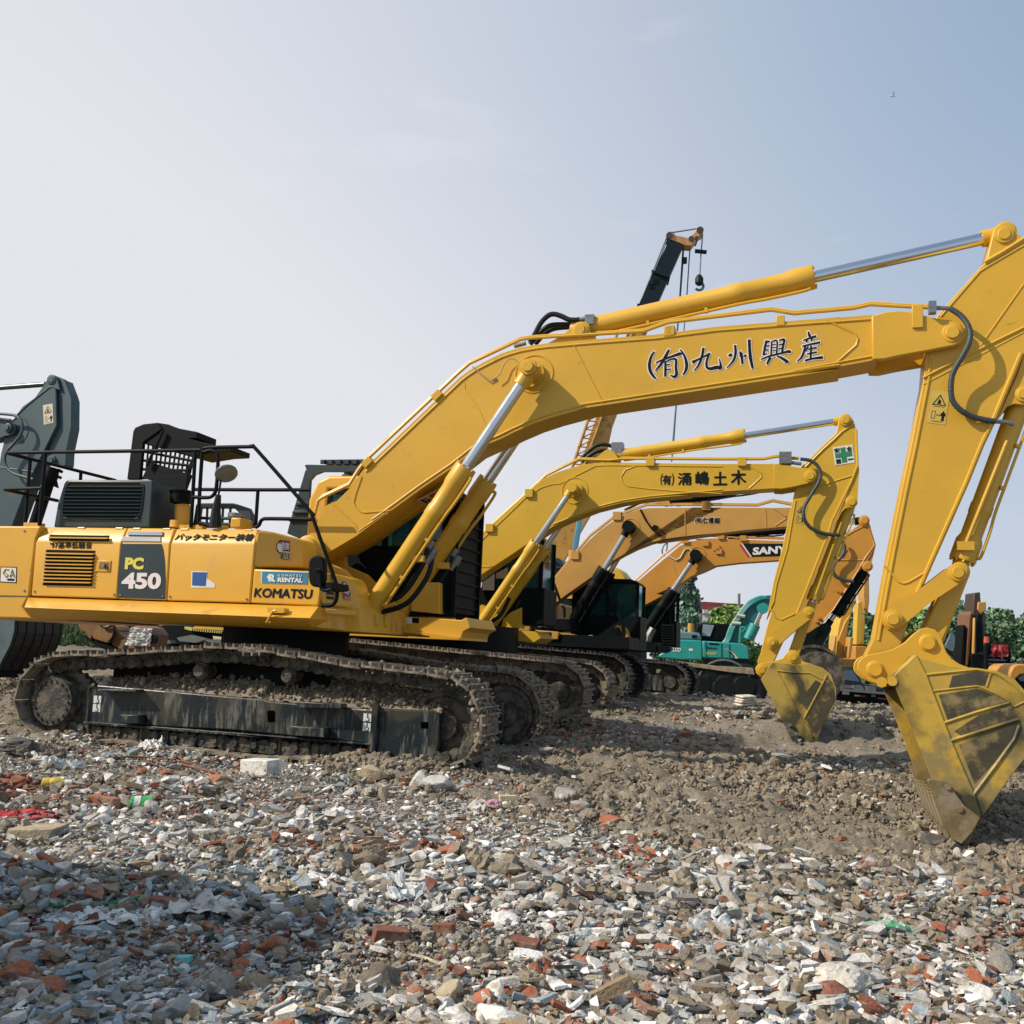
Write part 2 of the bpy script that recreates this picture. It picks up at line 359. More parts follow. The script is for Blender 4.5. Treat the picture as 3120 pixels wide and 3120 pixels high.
def idler(root,c,r,w0,w1,name='idler'):
    b=MB(); l=w1-w0; b.lathe((c[0],w0,c[2]),(c[0],w1,c[2]),[(0,r*.35),(.0,r*.42),(.05,r*.5),(.05,r*.78),(.02,r*.84),(.02,r),(l-.02,r),(l-.02,r*.84),(l-.05,r*.78),(l-.05,r*.4),(l,r*.35)],32); return b.build(name,MUDS,root)
def pin(b,c,r,w0,w1,ring=True):
    """w0 is the near end"""
    b.lathe((c[0],w1,c[2]),(c[0],w0,c[2]),[(0,r*1.5),(abs(w1-w0)*.55,r*1.5),(abs(w1-w0)*.6,r*1.42),(abs(w1-w0)*.6,r*1.02),(abs(w1-w0)*.62,r),(abs(w1-w0)-.008,r),(abs(w1-w0),r*.9)],26)
def ram(root,p0,p1,ps,w,rb,rr,mb_,name='boom_cylinder',pipe=True,flare=1.22,eye=None,bolts=True,hs=None,side=-1):
    """hydraulic cylinder from p0 (barrel end) via ps (barrel head) to p1 (rod eye), all (u,_,z)"""
    p0=Vector((p0[0],w,p0[2]));p1=Vector((p1[0],w,p1[2])); ax=(p1-p0).normalized(); l=(Vector((ps[0],w,ps[2]))-p0).dot(ax); L_=(p1-p0).length
    b=MB(); b.lathe(p0,p1,[(rb*.9,rb*.7),(rb*1.2,rb),(l*.66,rb),(l*.67,rb*1.07),(l*.72,rb*1.07),(l*.73,rb),(l-rb*2.6,rb),(l-rb*2.0,rb*flare),(l-.02,rb*flare),(l,rb*flare*.97)],26)
    e=eye or rb*1.15
    b.lathe((p0.x,w-e*.8,p0.z),(p0.x,w+e*.8,p0.z),[(0,e*.75),(.01,e),(e*1.6-.01,e),(e*1.6,e*.75)],22)
    if bolts:
        t=Vector((0,1,0)); g=ax.cross(t)
        for k in range(10): q=2*PI*k/10; c=p0+ax*(l-.03)+(t*math.cos(q)+g*math.sin(q))*rb*flare*.86; b.cyl(c,c+ax*.055,.016,n=6)
    o=b.build(name,mb_,root)
    r=MB(); r.cyl(p0+ax*(l-.05),p1-ax*rb*1.15,rr,n=24); r.build('rod',CHR,o)
    r=MB(); re=rb*.95; r.lathe((p1.x,w-re*.7,p1.z),(p1.x,w+re*.7,p1.z),[(0,re*.8),(.01,re),(re*1.4-.01,re),(re*1.4,re*.8)],22); r.lathe(p0,p1,[(L_-rb*1.9,rr*1.35),(L_-rb*.6,rr*1.35)],20); r.build('rod_eye',mb_,o)
    if pipe:
        g=Vector((-ax.z,0,ax.x)); g=g if g.z>0 else -g; q=MB(); s=Vector((0,side*rb*.55,0)); h=-g*(rb+.03)+s
        q.tube(cr([p0+ax*l*.12+h*.8,p0+ax*l*.14+h,p0+ax*l*.5+h,p0+ax*l*.7+h,p0+ax*(l*.8)+h*1.1,p0+ax*(l-rb*.8)+h*1.1,p0+ax*(l-rb*.7)+h*.8],4),rb*.16)
        for t_ in(.3,.55): c=p0+ax*l*t_+h*.9; q.obox(c,ax*.02,Vector((0,.03,0)),g*.03)
        q.build('oil_pipe',mb_,o)
    return o
def bead(b,pts,w,r=.012,closed=False,side=-1): b.tube([Vector((p[0],w,p[2])) for p in pts],r,6,closed)
def decal(name,fr,pxs,w,m,parent,th=.003,label=None):
    b=MB(); b.ext(fr.uz(pxs,w),w-th,w); o=b.build(name,m,parent)
    if label: o['label']=label
    return o
NW=Vector((0,-1,0))
def sldecal(name,fr,pxs,wf,m,parent,th=.004):
    b=MB(); b.prism([fr.P(p,wf(p)) for p in pxs],(0,-th,0)); return b.build(name,m,parent)
def ftext(fr,s,t,w,m,parent,name='lettering',bold=0,th=.004,cropf=None,sp=1.):
    p=[fr.P(q,w) for q in cropf(t)]; return text(s,p[0],p[1],p[2],NW,m,parent,name,bold,th,sp)
def warn_label(fr,quad,w,parent,base):
    """warning label: quad tl tr br bl; triangle above, pictogram of a clear distance below"""
    q=[fr.P(p,w) for p in quad]
    def at(a,b): return q[0].lerp(q[1],a).lerp(q[3].lerp(q[2],a),b)
    b=MB(); b.ext(q,w-.003,w); o=b.build('warning_label',base,parent)
    b=MB()
    def loop(ps,t):
        for i in range(len(ps)):
            p=at(*ps[i]);r_=at(*ps[(i+1)%len(ps)]); d=(r_-p).normalized(); n=Vector((-d.z,0,d.x))*t
            b.ext([p+n-d*t,r_+n+d*t,r_-n+d*t,p-n-d*t],w-.005,w-.0031)
    k=(q[1]-q[0]).length
    loop([(.5,.12),(.85,.42),(.15,.42)],k*.025); loop([(.18,.62),(.36,.62),(.36,.84),(.18,.84)],k*.012)
    b.ext([at(.45,.23),at(.6,.3),at(.55,.36),at(.64,.39),at(.38,.39),at(.42,.32)],w-.005,w-.0031)
    b.ext([at(.42,.73),at(.48,.70),at(.48,.722),at(.6,.722),at(.6,.70),at(.66,.73),at(.6,.76),at(.6,.738),at(.48,.738),at(.48,.76)],w-.0052,w-.0031)
    b.ext([at(.76,.6),at(.84,.6),at(.84,.645),at(.93,.66),at(.93,.75),at(.87,.75),at(.87,.9),at(.81,.9),at(.8,.78),at(.79,.9),at(.73,.9),at(.73,.75),at(.67,.75),at(.67,.66),at(.76,.645)],w-.0054,w-.0031)
    for y in(.47,.93): loop([(.2,y),(.8,y)],k*.014)
    b.build('pictogram',INK,o)
# ================================================================== EXCAVATOR 1
f=Fr(12.3,TH,u0=-2.6); F1=f
def m1():
    root=empty('excavator',f.O,-TH,'nearest yellow excavator, PC 450 on its flank and brush characters on its boom','excavator','yellow excavators parked in a row')
    BW=.27
    # ---- boom
    top=B("625,1240 650,1172 690,1075 735,1050 790,1028 880,940 985,795 1530,275")+X3("0,968 70,915 150,862 270,800 400,735 500,700 600,672 720,650 850,632 1100,610 1340,590 1932,545")+Q("1000,112 1932,40")+R("250,885 640,855 700,852")
    bot=R("700,1228 650,1238 0,1358")+Q("1932,432 1000,575 0,727")+G("850,127 700,167 550,217 400,282 300,332 232,360")+B("1800,657 1640,782 1400,945 1200,1092 1060,1190 930,1287 800,1365 740,1400 640,1450 560,1440 525,1390 540,1310")
    poly=f.uz(top+bot,-BW); b=MB(); b.ext(poly,-BW,BW); boom=b.build('boom',YEL,root,bevel=.012)
    # flange lips of the box section, weld seams and doubler plates
    b=MB(); inner=[]
    def inset(pts,d):
        out=[];n=len(pts)
        for i in range(n):
            a,c=pts[max(i-1,0)],pts[min(i+1,n-1)]; t=Vector((c[0]-a[0],0,c[2]-a[2])).normalized(); out.append(Vector((pts[i][0]+t.z*d,0,pts[i][2]-t.x*d)))
        return out
    tp=f.uz(top[6:],-BW); bt=f.uz(bot[:-7],-BW)
    bead(b,inset(tp,.055),-BW,.016); bead(b,inset(bt,.05),-BW,.016)
    bead(b,f.uz(B("970,850 950,910 925,980 912,1040 925,1075 960,1105 990,1115 1180,1100"),-BW),-BW,.013)
    bead(b,f.uz(B("750,1040 860,1140 930,1210 950,1250 1140,1120"),-BW),-BW,.009)
    bead(b,f.uz(R("270,900 500,1005 535,1060 520,1110 340,1270 290,1290"),-BW),-BW,.014)
    bead(b,f.uz(X3("1120,650 1410,1220"),-BW),-BW,.010)
    pc=f.P(X3("730,930")[0],-BW); bead(b,circ(pc,f.m(X3("730,930")[0],-BW,59)),-BW,.013,True)
    bead(b,f.uz(X3("50,1010 55,1080 200,1288")+G("200,250"),-BW),-BW,.006)
    b.build('weld_seam',YEL,boom)
    # boss round the boom cylinder pin
    b=MB(); c=f.P(X3("700,930")[0],-.3); r=f.m(PX("1615,1126")[0],-.3,28); b.cyl((c[0],-.62,c[2]+.01),(c[0],.62,c[2]+.01),r*.72,n=26); b.cyl((c[0],-BW-.05,c[2]),(c[0],BW+.05,c[2]),r*1.5,n=30); b.build('pin_boss',YEL,boom)
    # end casting that forks round the arm
    fk=f.uz(R("650,860 770,827 870,816 960,822 1190,880 1340,903 1400,925 1432,975 1436,1030 1405,1085 1345,1112 1100,1160 900,1195 750,1228 660,1228"),-.36)
    b=MB(); b.ext(fk,-.36,-.262); b.ext([Vector((p[0],0,p[2])) for p in fk],.262,.36); b.build('fork',YEL,boom,bevel=.015)
    b=MB(); c=f.P(R("1330,1003")[0],-.37); pin(b,c,.075,-.40,-.33); b.build('pin',YEL,boom)
    # steel oil pipes on the top edge
    for w,dz in((-.24,0),(-.12,.02)):
        pts=B("620,1150 650,1030 690,1000 880,910 950,800 1010,725 1530,235")+X3("0,915 100,830 600,595 700,580")+PX("1960,1010 2037,983 2350,945")+R("0,845 500,800 640,768 1140,795")
        b=MB(); b.tube([f.P(p,w)+Vector((0,0,dz)) for p in pts],.022); o=b.build('oil_pipe',YEL,boom)
    b=MB()
    for t in ("1018,738","1530,245"): 
        c=f.P(B(t)[0],-.26); b.obox(c-Vector((0,0,.02)),Vector((.05,0,.05)),Vector((0,.05,0)),Vector((-.035,0,.035)))
    for p in Q("634,130 1482,50")+PX("2044,1000"):
        c=f.P(p,-.26); b.box(c[0]-.05,c[0]+.05,-.29,-.1,c[2]-.1,c[2]+.03)
    c=f.P(R("1035,870")[0],-.36); b.box(c[0]-.06,c[0]+.06,-.39,-.36,c[2]-.14,c[2]+.14)
    each(b,'pipe_clamp',YEL,boom,bevel=.006)
    b=MB(); b.tube([f.P(p,-BW-.02) for p in X3("130,860 220,940 300,1005 345,975 350,965")],.009,6); b.tube([f.P(p,-.33) for p in X3("340,980 400,930 440,830 490,782 540,785 600,835")],.008,6); b.box(*sum([[c-.02,c+.02] for c in f.P(X3("345,985")[0],-BW)],[])); b.build('grease_line',mat('grease_line_grey',(.3,.24,.16),.5),boom)
    # hoses that arch over the boom's knee
    b=MB()
    for t,w in (("690,620 740,540 800,430 870,360 930,345 1000,365 1080,400 1180,400",-.1),("690,640 760,560 830,490 900,455 1000,448 1120,450",0.),("740,640 820,550 880,505 960,480 1080,470",.12)):
        b.tube(cr([f.P(p,w) for p in X3(t)],5),.035,10)
    each(b,'hose',RUB,boom)
    b=MB(); 
    for t in("1180,400 1240,385","540,660 650,630"): p=[f.P(q,-.1) for q in X3(t)]; b.cyl(p[0],p[1],.03)
    c=f.P(X3("1290,390")[0],-.1); b.box(c[0]-.07,c[0]+.05,-.16,0,c[2]-.09,c[2]+.04); each(b,'hose_coupling',STL,boom)
    # bracket of the arm cylinder
    b=MB(); lp=f.uz(X3("850,640 1000,560 1120,450 1180,420 1240,420 1275,450 1285,520 1340,578 1340,600"),-.2)
    for s in(-1,1): b.ext([Vector((p[0],0,p[2])) for p in lp],s*.18-.03,s*.18+.03)
    each(b,'bracket',YEL,boom,bevel=.008); b=MB(); c=f.P(X3("1180,495")[0],-.23); pin(b,c,.07,-.25,-.2); b.build('pin',YEL,boom)
    # arm cylinder
    p0=f.P(X3("1180,498")[0],0); p1=f.P(R("1765,175")[0],0); ps=f.P(W("1880,585")[0],0)
    ram(root,p0,p1,ps,0,.132,.075,YEL,'arm_cylinder',flare=1.17,eye=.12)
    b=MB(); b.tube(cr([f.P(p,-.05) for p in R("1555,210 1575,170 1640,140 1690,130")],5),.012); b.build('grease_line',RUB,root)
    # ---- boom cylinders
    pb=f.P(B("1005,1880")[0],-.48); pt=f.P(PX("1614,1122")[0],-.55); hd=f.P(B("1745,790")[0],-.48)
    for w,sd in((-.48,-1),(.48,1)):
        o=ram(root,pb,pt,hd,w,.128,.078,YEL,flare=1.13,side=sd,eye=.13)
        b=MB(); b.tube(cr([Vector(q) for q in[pb+Vector((.03,w+.48,.15))+Vector((0,.0,0)),pb.lerp(hd,.16)+Vector((.24,w+.5,-.03)),pb.lerp(hd,.38)+Vector((.22,w+.5,-.10)),pb.lerp(hd,.50)+Vector((.16,w+.5,-.05))]],6),.035); b.tube(cr([pb+Vector((.12,w+.54,.05)),pb.lerp(hd,.14)+Vector((.34,w+.56,-.08)),pb.lerp(hd,.36)+Vector((.32,w+.56,-.16)),pb.lerp(hd,.47)+Vector((.24,w+.56,-.10))],6),.035); each(b,'hose',RUB,o)
        b=MB()
        for t_,e_ in ((.50,(.16,-.05)),(.47,(.24,-.10))):
            c=pb.lerp(hd,t_)+Vector((e_[0],w+.52,e_[1])); ax_=(hd-pb).normalized(); b.cyl(c-ax_*.12,c+ax_*.1,.045,n=10); b.cyl(c-ax_*.02,c+ax_*.04,.058,n=6)
        each(b,'hose_coupling',STL,o); b=MB(); c=pb.lerp(hd,.42)+Vector((.12,w+.48,-.06)); b.box(c[0]-.05,c[0]+.12,c[1]-.07,c[1]+.07,c[2]-.04,c[2]+.05); b.build('hose_clamp',YEL,o,bevel=.01)
    b=MB(); pin(b,pt,.07,-.66,-.58); pin(b,pt,.07,.66,.58); q=pt+Vector((.13,0,.02)); b.cyl((q[0],-.62,q[2]),(q[0],-.6,q[2]),.03); each(b,'pin',YEL,root)
    # ---- arm (stick)
    AW=.235
    ar=f.uz(R("1680,130 1640,300 1618,398 1540,480 1370,670 1200,862 1130,1100 1105,1180 1088,1400 985,1932")+S("900,400 800,900 745,1200 665,1650 598,1790 640,1850 720,1870 800,1790 900,1690 985,1440 1080,1220 1150,1060 1470,340 1600,20")+R("1690,1765 1932,1185")+PX("3165,980 3185,800 3150,738")+R("1915,205 1865,150 1825,112 1765,95 1710,105"),-AW)
    b=MB(); b.ext(ar,-AW,AW); arm=b.build('arm',YEL,root,bevel=.01)
    b=MB()
    bead(b,inset(f.uz(R("1105,1180 1088,1400 985,1932")+S("900,400 800,900 745,1200 665,1650"),-AW),-.055),-AW,.016)
    bead(b,inset(f.uz(S("985,1440 1080,1220 1150,1060 1470,340 1600,20")+R("1690,1765 1932,1185"),-AW),-.035),-AW,.022)
    bead(b,f.uz(R("1600,415 1750,330 1932,215")+PX("3150,715"),-AW),-AW,.03); bead(b,f.uz(R("1230,870 1560,490 1640,440 1932,270"),-AW),-AW,.012)
    bead(b,f.uz(R("1085,1385 1440,1200 1932,960"),-AW),-AW,.02); bead(b,f.uz(R("1085,1440 1440,1255 1932,1000"),-AW),-AW,.008)
    bead(b,f.uz(R("1560,1120 1932,590"),-AW),-AW,.01)
    bead(b,f.uz(S("760,1035 875,1165 920,1182 960,1170 1150,1060"),-AW),-AW,.014); 
    for r in(.085,.066,.05): c=f.P(S("825,1480")[0],-.25); bead(b,circ(c,r*2.2*.5+.02*0),-.25,.012,True)
    b.build('weld_seam',YEL,arm)
    b=MB(); lg=f.uz(R("1932,1180 1870,1370 1690,1760 1740,1700 1790,1625 1850,1605 1932,1615")+PX("3150,1235 3172,1200 3180,1100 3170,900"),-.18)
    for s in(-1,1): b.ext([Vector((p[0],0,p[2])) for p in lg],s*.17-.03,s*.17+.03)
    each(b,'lug',YEL,arm,bevel=.006)
    b=MB(); c=f.P(R("1765,175")[0],-AW-.02); pin(b,c,.07,-.275,-.235); c=f.P(PX("3117,1201")[0],-.2); pin(b,c,.06,-.24,-.2); each(b,'pin',YEL,arm)
    warn_label(f,R("1160,1490 1310,1505 1270,1780 1115,1760"),-AW-.001,arm,mat('yellow_vinyl',(.55,.38,.07),.5))
    # bucket cylinder
    q0=f.P(PX("3117,1201")[0],0); q1=f.P(S("1375,1090")[0],0); qs=f.P(S("1400,985")[0],0)
    o=ram(root,q0,q1,qs,0,.118,.068,YEL,'bucket_cylinder',flare=1.25,eye=.11)
    b=MB(); b.tube([f.P(p,-.16) for p in S("1790,-20 1445,840")],.022); c=f.P(S("1440,865")[0],-.16); b.box(c[0]-.09,c[0]+.09,-.19,-.12,c[2]-.05,c[2]+.05); b.build('oil_pipe',YEL,o)
    # long hose from boom to arm
    b=MB(); hp=cr([f.P(p,w) for p,w in zip(R("1310,800 1400,860 1460,940 1480,1020 1465,1100 1420,1190 1360,1290 1325,1380 1318,1500 1340,1590 1420,1670 1530,1720 1690,1750"),[-.4,-.42,-.44,-.45,-.46,-.45,-.42,-.4,-.38,-.36,-.34,-.3,-.26])],7)
    b.tube(hp,lambda t:.031+.003*(int(t*78)%2),10); b.build('hose',mat('sleeved_hose',(.035,.05,.05),.45,bump=.4,bscale=90),root)
    b=MB(); b.tube([f.P(p,-.4) for p in R("1140,795 1180,795 1310,800")],.026); b.tube([f.P(p,-.24) for p in R("1690,1750 1790,1755 1850,1775")],.026); c=f.P(R("1160,795")[0],-.4); b.box(c[0]-.04,c[0]+.04,-.45,-.35,c[2]-.07,c[2]+.07); each(b,'hose_coupling',STL,root)
    # ---- links
    c0=f.P(S("1373,1090")[0],-.32); c1=f.P(S("827,1482")[0],-.32); r0=f.m(S("1373,1090")[0],-.32,29)
    for w in(-.33,.27):
        b=MB(); b.ext(dogbone(c0,r0,c1,r0*1.12,waist=.82),w,w+.06); pin(b,c0,r0*.6,w-.05,w,) ; pin(b,c1,r0*.62,w-.06,w); b.build('side_link',YEL,root,bevel=.008)
    e=f.P(S("1125,1680")[0],0); c0b=f.P(S("1373,1090")[0],0); b=MB(); b.ext(dogbone(c0b,.11,e,.13,waist=1.0),-.19,.19); b.build('bucket_link',YEL,root,bevel=.03)
    # ---- bucket
    bk=empty('bucket',(0,0,0)); bk.parent=root
    BO=.86
    outer="1015,265 1100,300 1300,350 1450,368 1560,378 1700,398 1850,465 1932,560 2030,700 2060,850 2030,1000 1932,1140 1800,1310 1640,1540 1530,1700 1470,1850"
    side=f.uz(T(outer+" 1380,1862 1310,1800 1230,1550 1150,1290 1000,900 820,472 850,420 900,375 960,318"),-BO)
    b=MB(); b.ext(side,-BO-.02,-BO+.025); s1=b.build('side_plate',BKT,bk,bevel=.008)
    b=MB(); b.ext([Vector((p[0],0,p[2])) for p in side],BO-.025,BO+.02); s2=b.build('side_plate',BKT,bk,bevel=.008)
    b=MB(); 
    for t,r in(("1110,430 1540,385 1700,420 1850,520 1932,600 2000,700",.016),("1140,570 1540,525 1700,590 1810,665",.012),("1260,835 1530,745 1810,665",.018),("1310,985 1885,805 1890,860 1850,970 1700,1180 1505,1440",.02),("1020,275 1100,430 1310,985 1400,1200 1505,1440 1560,1620",.02),("1650,420 1615,530",.012),("1850,700 1932,660 1990,620",.012)): bead(b,f.uz(T(t),-BO-.02),-BO-.02,r)
    b.build('rib',BKT,s1)
    for t in('1215,600 1540,545 1690,600 1775,655 1530,728 1290,815','1345,905 1560,765 1845,690 1855,780 1400,940','1385,1020 1860,850 1835,960 1690,1160 1515,1345','1330,440 1540,400 1640,425 1610,520 1450,520 1300,540'): decal('worn_panel',f,T(t),-BO-.021,WORN,s1,.002)
    b=MB(); b.shell(f.uz(T("820,472 850,420 900,375 960,318 1015,265 1100,300 1300,350 1450,368 1560,378 1700,398 1850,465 1932,560 2030,700 2060,850 2030,1000 1932,1140 1800,1310 1640,1540 1530,1700 1470,1850"),-BO),-BO+.02,BO-.02,.03); b.build('shell',BKT,bk,bevel=.005)
    b=MB(); lipa=f.uz(T("1310,1800 1380,1862 1470,1850 1530,1700 1480,1640"),-BO); b.ext([Vector((p[0],0,p[2])) for p in lipa],-BO+.03,BO-.03); b.build('cutting_edge',MUDS,bk,bevel=.01)
    b=MB(); b.tube([f.P(T("735,492")[0],-BO+.05),f.P(T("735,492")[0],BO-.05)],.06); b.cyl(f.P(T("825,485")[0],-BO-.03),f.P(T("825,485")[0],-BO+.3)+Vector((0,0,0)),.05); b.build('top_tube',YEL,bk)
    ear=f.uz(T("528,390 535,330 565,290 620,262 720,245 830,215 930,155 990,95 1050,48 1110,33 1180,50 1228,95 1250,165 1275,235 1320,295 1385,340 1460,366 1450,400 1100,520 860,520 760,530 690,510 600,470 555,430"),-.36)
    for w in(-.38,.33): 
        b=MB(); b.ext([Vector((p[0],0,p[2])) for p in ear],w,w+.05); b.build('ear',YEL,bk,bevel=.008)
    b=MB()
    for t in("680,385","1125,162"):
        c=f.P(T(t)[0],-.4)
        for s in(-1,1): b.lathe((c[0],s*.36,c[2]),(c[0],s*.43,c[2]),[(0,.095),(.03,.095),(.04,.085),(.04,.078),(.05,.074),(.06,.07)],26)
    each(b,'pin',YEL,bk)
    sc=f.uz(T("1112,1312 1150,1296 1280,1330 1330,1400 1420,1520 1560,1625 1500,1740 1400,1850 1320,1805 1225,1560"),-BO-.02)
    for w in(-BO-.07,BO+.03):
        b=MB(); b.ext([Vector((p[0],0,p[2])) for p in sc],w,w+.04); c=f.P(T("1290,1370")[0],w); b.cyl((c[0],w-.02,c[2]),(c[0],w,c[2]),.035,n=6); c=f.P(T("1390,1560")[0],w); b.cyl((c[0],w-.02,c[2]),(c[0],w,c[2]),.035,n=6); b.build('side_cutter',CUT,bk,bevel=.008)
    la=f.P(T("1300,1770")[0],-BO); lb=f.P(T("1430,1850")[0],-BO); 
    src=None
    for k in range(5):
        w=-BO+.14+k*(2*BO-.28)/4
        if src is None:
            b=MB(); q=[v*Vector((1,0,1)) for v in f.uz(T('1150,1440 1270,1470 1335,1790 1300,1835 1275,1800'),-BO)]; b.ext(q,-.075,.075); src=b.build('tooth',CUT,bk,bevel=.015); src.location=(0,w,0)
        else: o=src.copy(); COL.objects.link(o); o.parent=bk; o.location=(0,w,0)
    # ---- undercarriage
    und=empty('undercarriage',(0,0,0)); und.parent=root
    pth=L("120,760 110,640 135,560 190,470 280,405 400,372 530,366 700,362 900,350 1100,332 1300,315 1500,308 1700,312 1932,320")+M("60,322 250,338 440,362 600,392 760,420 920,442 1100,462 1300,478 1480,492 1580,508 1690,560 1780,660 1825,780 1840,900 1815,1010 1750,1110 1660,1165 1500,1185 1250,1180 900,1150 500,1115 0,1080")+L("1500,1050 1000,1010 600,965 350,940 200,885")
    path=cr([f.P(p,-1.72)*Vector((1,0,1)) for p in pth],3,True)
    track(und,path,-1.72,-1.06,True,52)
    global SHOEPTS; SHOEPTS=[]
    cxu=sum(p[0] for p in path)/len(path)
    for p in path:
        if p[0]>cxu+1.4 and p[2]>.25:
            for w in (-1.72,1.06): SHOEPTS+= [tuple(F1.O+F1.d*p[0]+F1.n*w+Vector((0,0,p[2])))]*(1 if w<0 else 3)
    # the far track is the same belt moved across
    track(und,path,1.06,1.72,False,52)
    FW=-1.5
    fr_=f.uz(L("640,850 655,600 672,575 700,568 1932,676")+M("300,690 860,738 1060,752 1080,706 1108,745 1545,765 1535,1010 1495,1160 1180,1130 1045,1060 1045,1000 0,905")+L("1000,870"),FW)
    for w0,w1 in((FW,-1.15),(1.15,1.5)):
        b=MB(); b.ext([Vector((p[0],0,p[2])) for p in fr_],w0,w1); tf=b.build('track_frame',FRAME,und,bevel=.02)
        if w0>0: break
        b=MB(); bead(b,f.uz(L("645,850 660,600 680,578 705,570"),FW),FW,.03); b.ext(f.uz(M("1062,715 1078,690 1106,720 1080,1085 1045,1060 1047,1000"),FW),FW-.06,FW)
        b.ext(f.uz(L("640,838 1932,935")+M("1045,1000 1045,1012 0,925")+L("1932,955 635,856"),FW),FW-.07,FW+.01)
        b.build('flange',FRAME,tf,bevel=.006)
        b=MB()
        for t in("780,600 1062,605 1062,622 780,617","940,785 1072,790 1072,852 940,848"): b.ext(f.uz(L(t),FW),FW-.16,FW)
        for t in("540,690 865,710 865,742 540,735","495,868 742,885 742,952 495,935"): b.ext(f.uz(M(t),FW),FW-.17,FW)
        each(b,'step_bracket',FRAME,tf,bevel=.008)
        b=MB()
        for t,a,c_ in(("305,803",28,43),("1433,868",27,24)):
            q=[]; x,y=[float(v) for v in t.split(',')]
            for k in range(20): an=2*PI*k/20; q.append(M(f"{x+a*max(-1,min(1,1.25*math.cos(an)))},{y+c_*max(-1,min(1,1.25*math.sin(an)))}")[0])
            b.ext(f.uz(q,FW),FW-.004,FW)
        each(b,'slot_hole',mat('void_black',(.002,.002,.002),.9,spec=0),tf)
        for fn,ts in((L,("692,650 747,653 742,708 688,705","686,712 740,715 736,772 682,768")),(M,("986,780 1042,786 1040,844 982,838","981,850 1038,855 1034,913 977,908"))):
            for i,t in enumerate(ts):
                o=decal('lifting_label',f,fn(t),FW-.001,WHT,tf); q=f.uz(fn(t),FW-.005); b=MB(); c=sum(q,Vector())/4
                b.tube([Vector((c[0]+.0,-0,c[2]+.05))*Vector((1,0,1))+Vector((0,FW-.006,0)),Vector((c[0],FW-.006,c[2]+.01))],.006,5)
                b.tube([Vector((c[0]+.022*math.cos(a),FW-.006,c[2]-.018+.022*math.sin(a))) for a in[x*.5 for x in range(-5,5)]],.006,5); b.build('hook_mark',mat('sign_green',(.02,.12,.1),.5),o)
    # sprocket, hub, idler, rollers
    for s in(-1,1):
        c=f.P(L("378,692")[0],-1.6); r=f.m(L("378,692")[0],-1.6,76)
        b=MB(); w=s*1.60; 
        b.lathe((c[0],s*1.1,c[2]),(c[0],w,c[2]),[(0,r*1.1),(.16,r*1.2),(.2,r*1.02),(.44,r*1.02),(.47,r*.98),(.5,r*.95)],40); b.build('final_drive',MUDS,und)
        b=MB()
        for k in range(18): a=2*PI*k/18; b.cyl((c[0]+r*.8*math.cos(a),w,c[2]+r*.8*math.sin(a)),(c[0]+r*.8*math.cos(a),w+s*.02,c[2]+r*.8*math.sin(a)),.017,n=6)
        each(b,'hub_bolt',MUDS,und)
        b=MB(); rr=r*1.28; pr=[]
        for k in range(42): a=2*PI*k/42; q=rr*(1.05 if k%2 else .93); pr.append(Vector((c[0]+.1+q*math.cos(a),0,c[2]+q*math.sin(a))))
        b.ext(pr,s*1.39-.04,s*1.39+.04); b.build('sprocket',MUDS,und)
        c=f.P(M("1555,868")[0],-1.45); idler(und,c,f.m(M("1555,868")[0],-1.45,106),*(sorted((s*1.40,s*1.18))))
        for t in(L("1458,468")[0],M("418,508")[0]):
            c=f.P(t,-1.55); b=MB(); b.lathe((c[0],s*1.56,c[2]),(c[0],s*1.15,c[2]),[(0,.05),(0,.068),(.02,.078),(.06,.085),(.06,.1),(.14,.1),(.14,.08),(.3,.08)],24); b.build('carrier_roller',MUDS,und)
        src=None
        for k in range(8):
            t=(k+.5)/8; a=f.P(L("700,950")[0],-1.4);bb=f.P(M("1000,1075")[0],-1.4); c=a.lerp(bb,t)
            if src is None: bq=MB(); bq.lathe((0,-.2,0),(0,.2,0),[(0,.05),(0,.09),(.05,.1),(.05,.135),(.09,.135),(.1,.1),(.3,.1),(.31,.135),(.35,.135),(.35,.1),(.4,.09)],20); src=bq.build('track_roller',MUDS,und); o=src
            else: o=src.copy(); COL.objects.link(o); o.parent=und
            o.location=(c[0],s*1.27,c[2]-.01)
    b=MB()
    for k in range(11):
        t=k/10; a=f.P(L("660,880")[0],-1.5);bb=f.P(M("1030,1020")[0],-1.5); c=a.lerp(bb,t); b.box(c[0]-.012,c[0]+.012,-1.52,-1.2,c[2]-.26,c[2]+.05)
    each(b,'roller_guard',FRAME,und)
    b=MB(); c0=f.P(PX("400,2080")[0],0); c1=f.P(PX("1180,2120")[0],0); z0=f.P(PX("900,2230")[0],0)[2]; z1=f.P(PX("900,2010")[0],0)[2]
    b.box(c0[0]+.6,c1[0]-.3,-1.2,1.2,z0+.25,z1-.05); uc=f.P(PX("870,1990")[0],0)[0]; ztop=f.P(PX("900,1915")[0],0)[2]
    b.cyl((uc,0,z1-.1),(uc,0,ztop),.85,n=40); b.build('car_body',BLK,und)
    # packed mud on the track frame
    rows=[]
    for w,ty in((FW+.04,1),(-1.38,.35),(-1.22,0)):
        rows.append((w,ty))
    tp0=L("760,600 900,600 1100,615 1300,628 1500,642 1700,655 1932,672")+M("200,682 400,695 600,712 800,730 1000,745 1100,745 1300,755 1480,765 1560,765")
    tp1=L("800,520 900,490 1100,470 1300,470 1500,478 1700,490 1932,500")+M("200,520 400,560 600,545 800,540 1000,570 1100,590 1300,630 1440,670 1580,755")
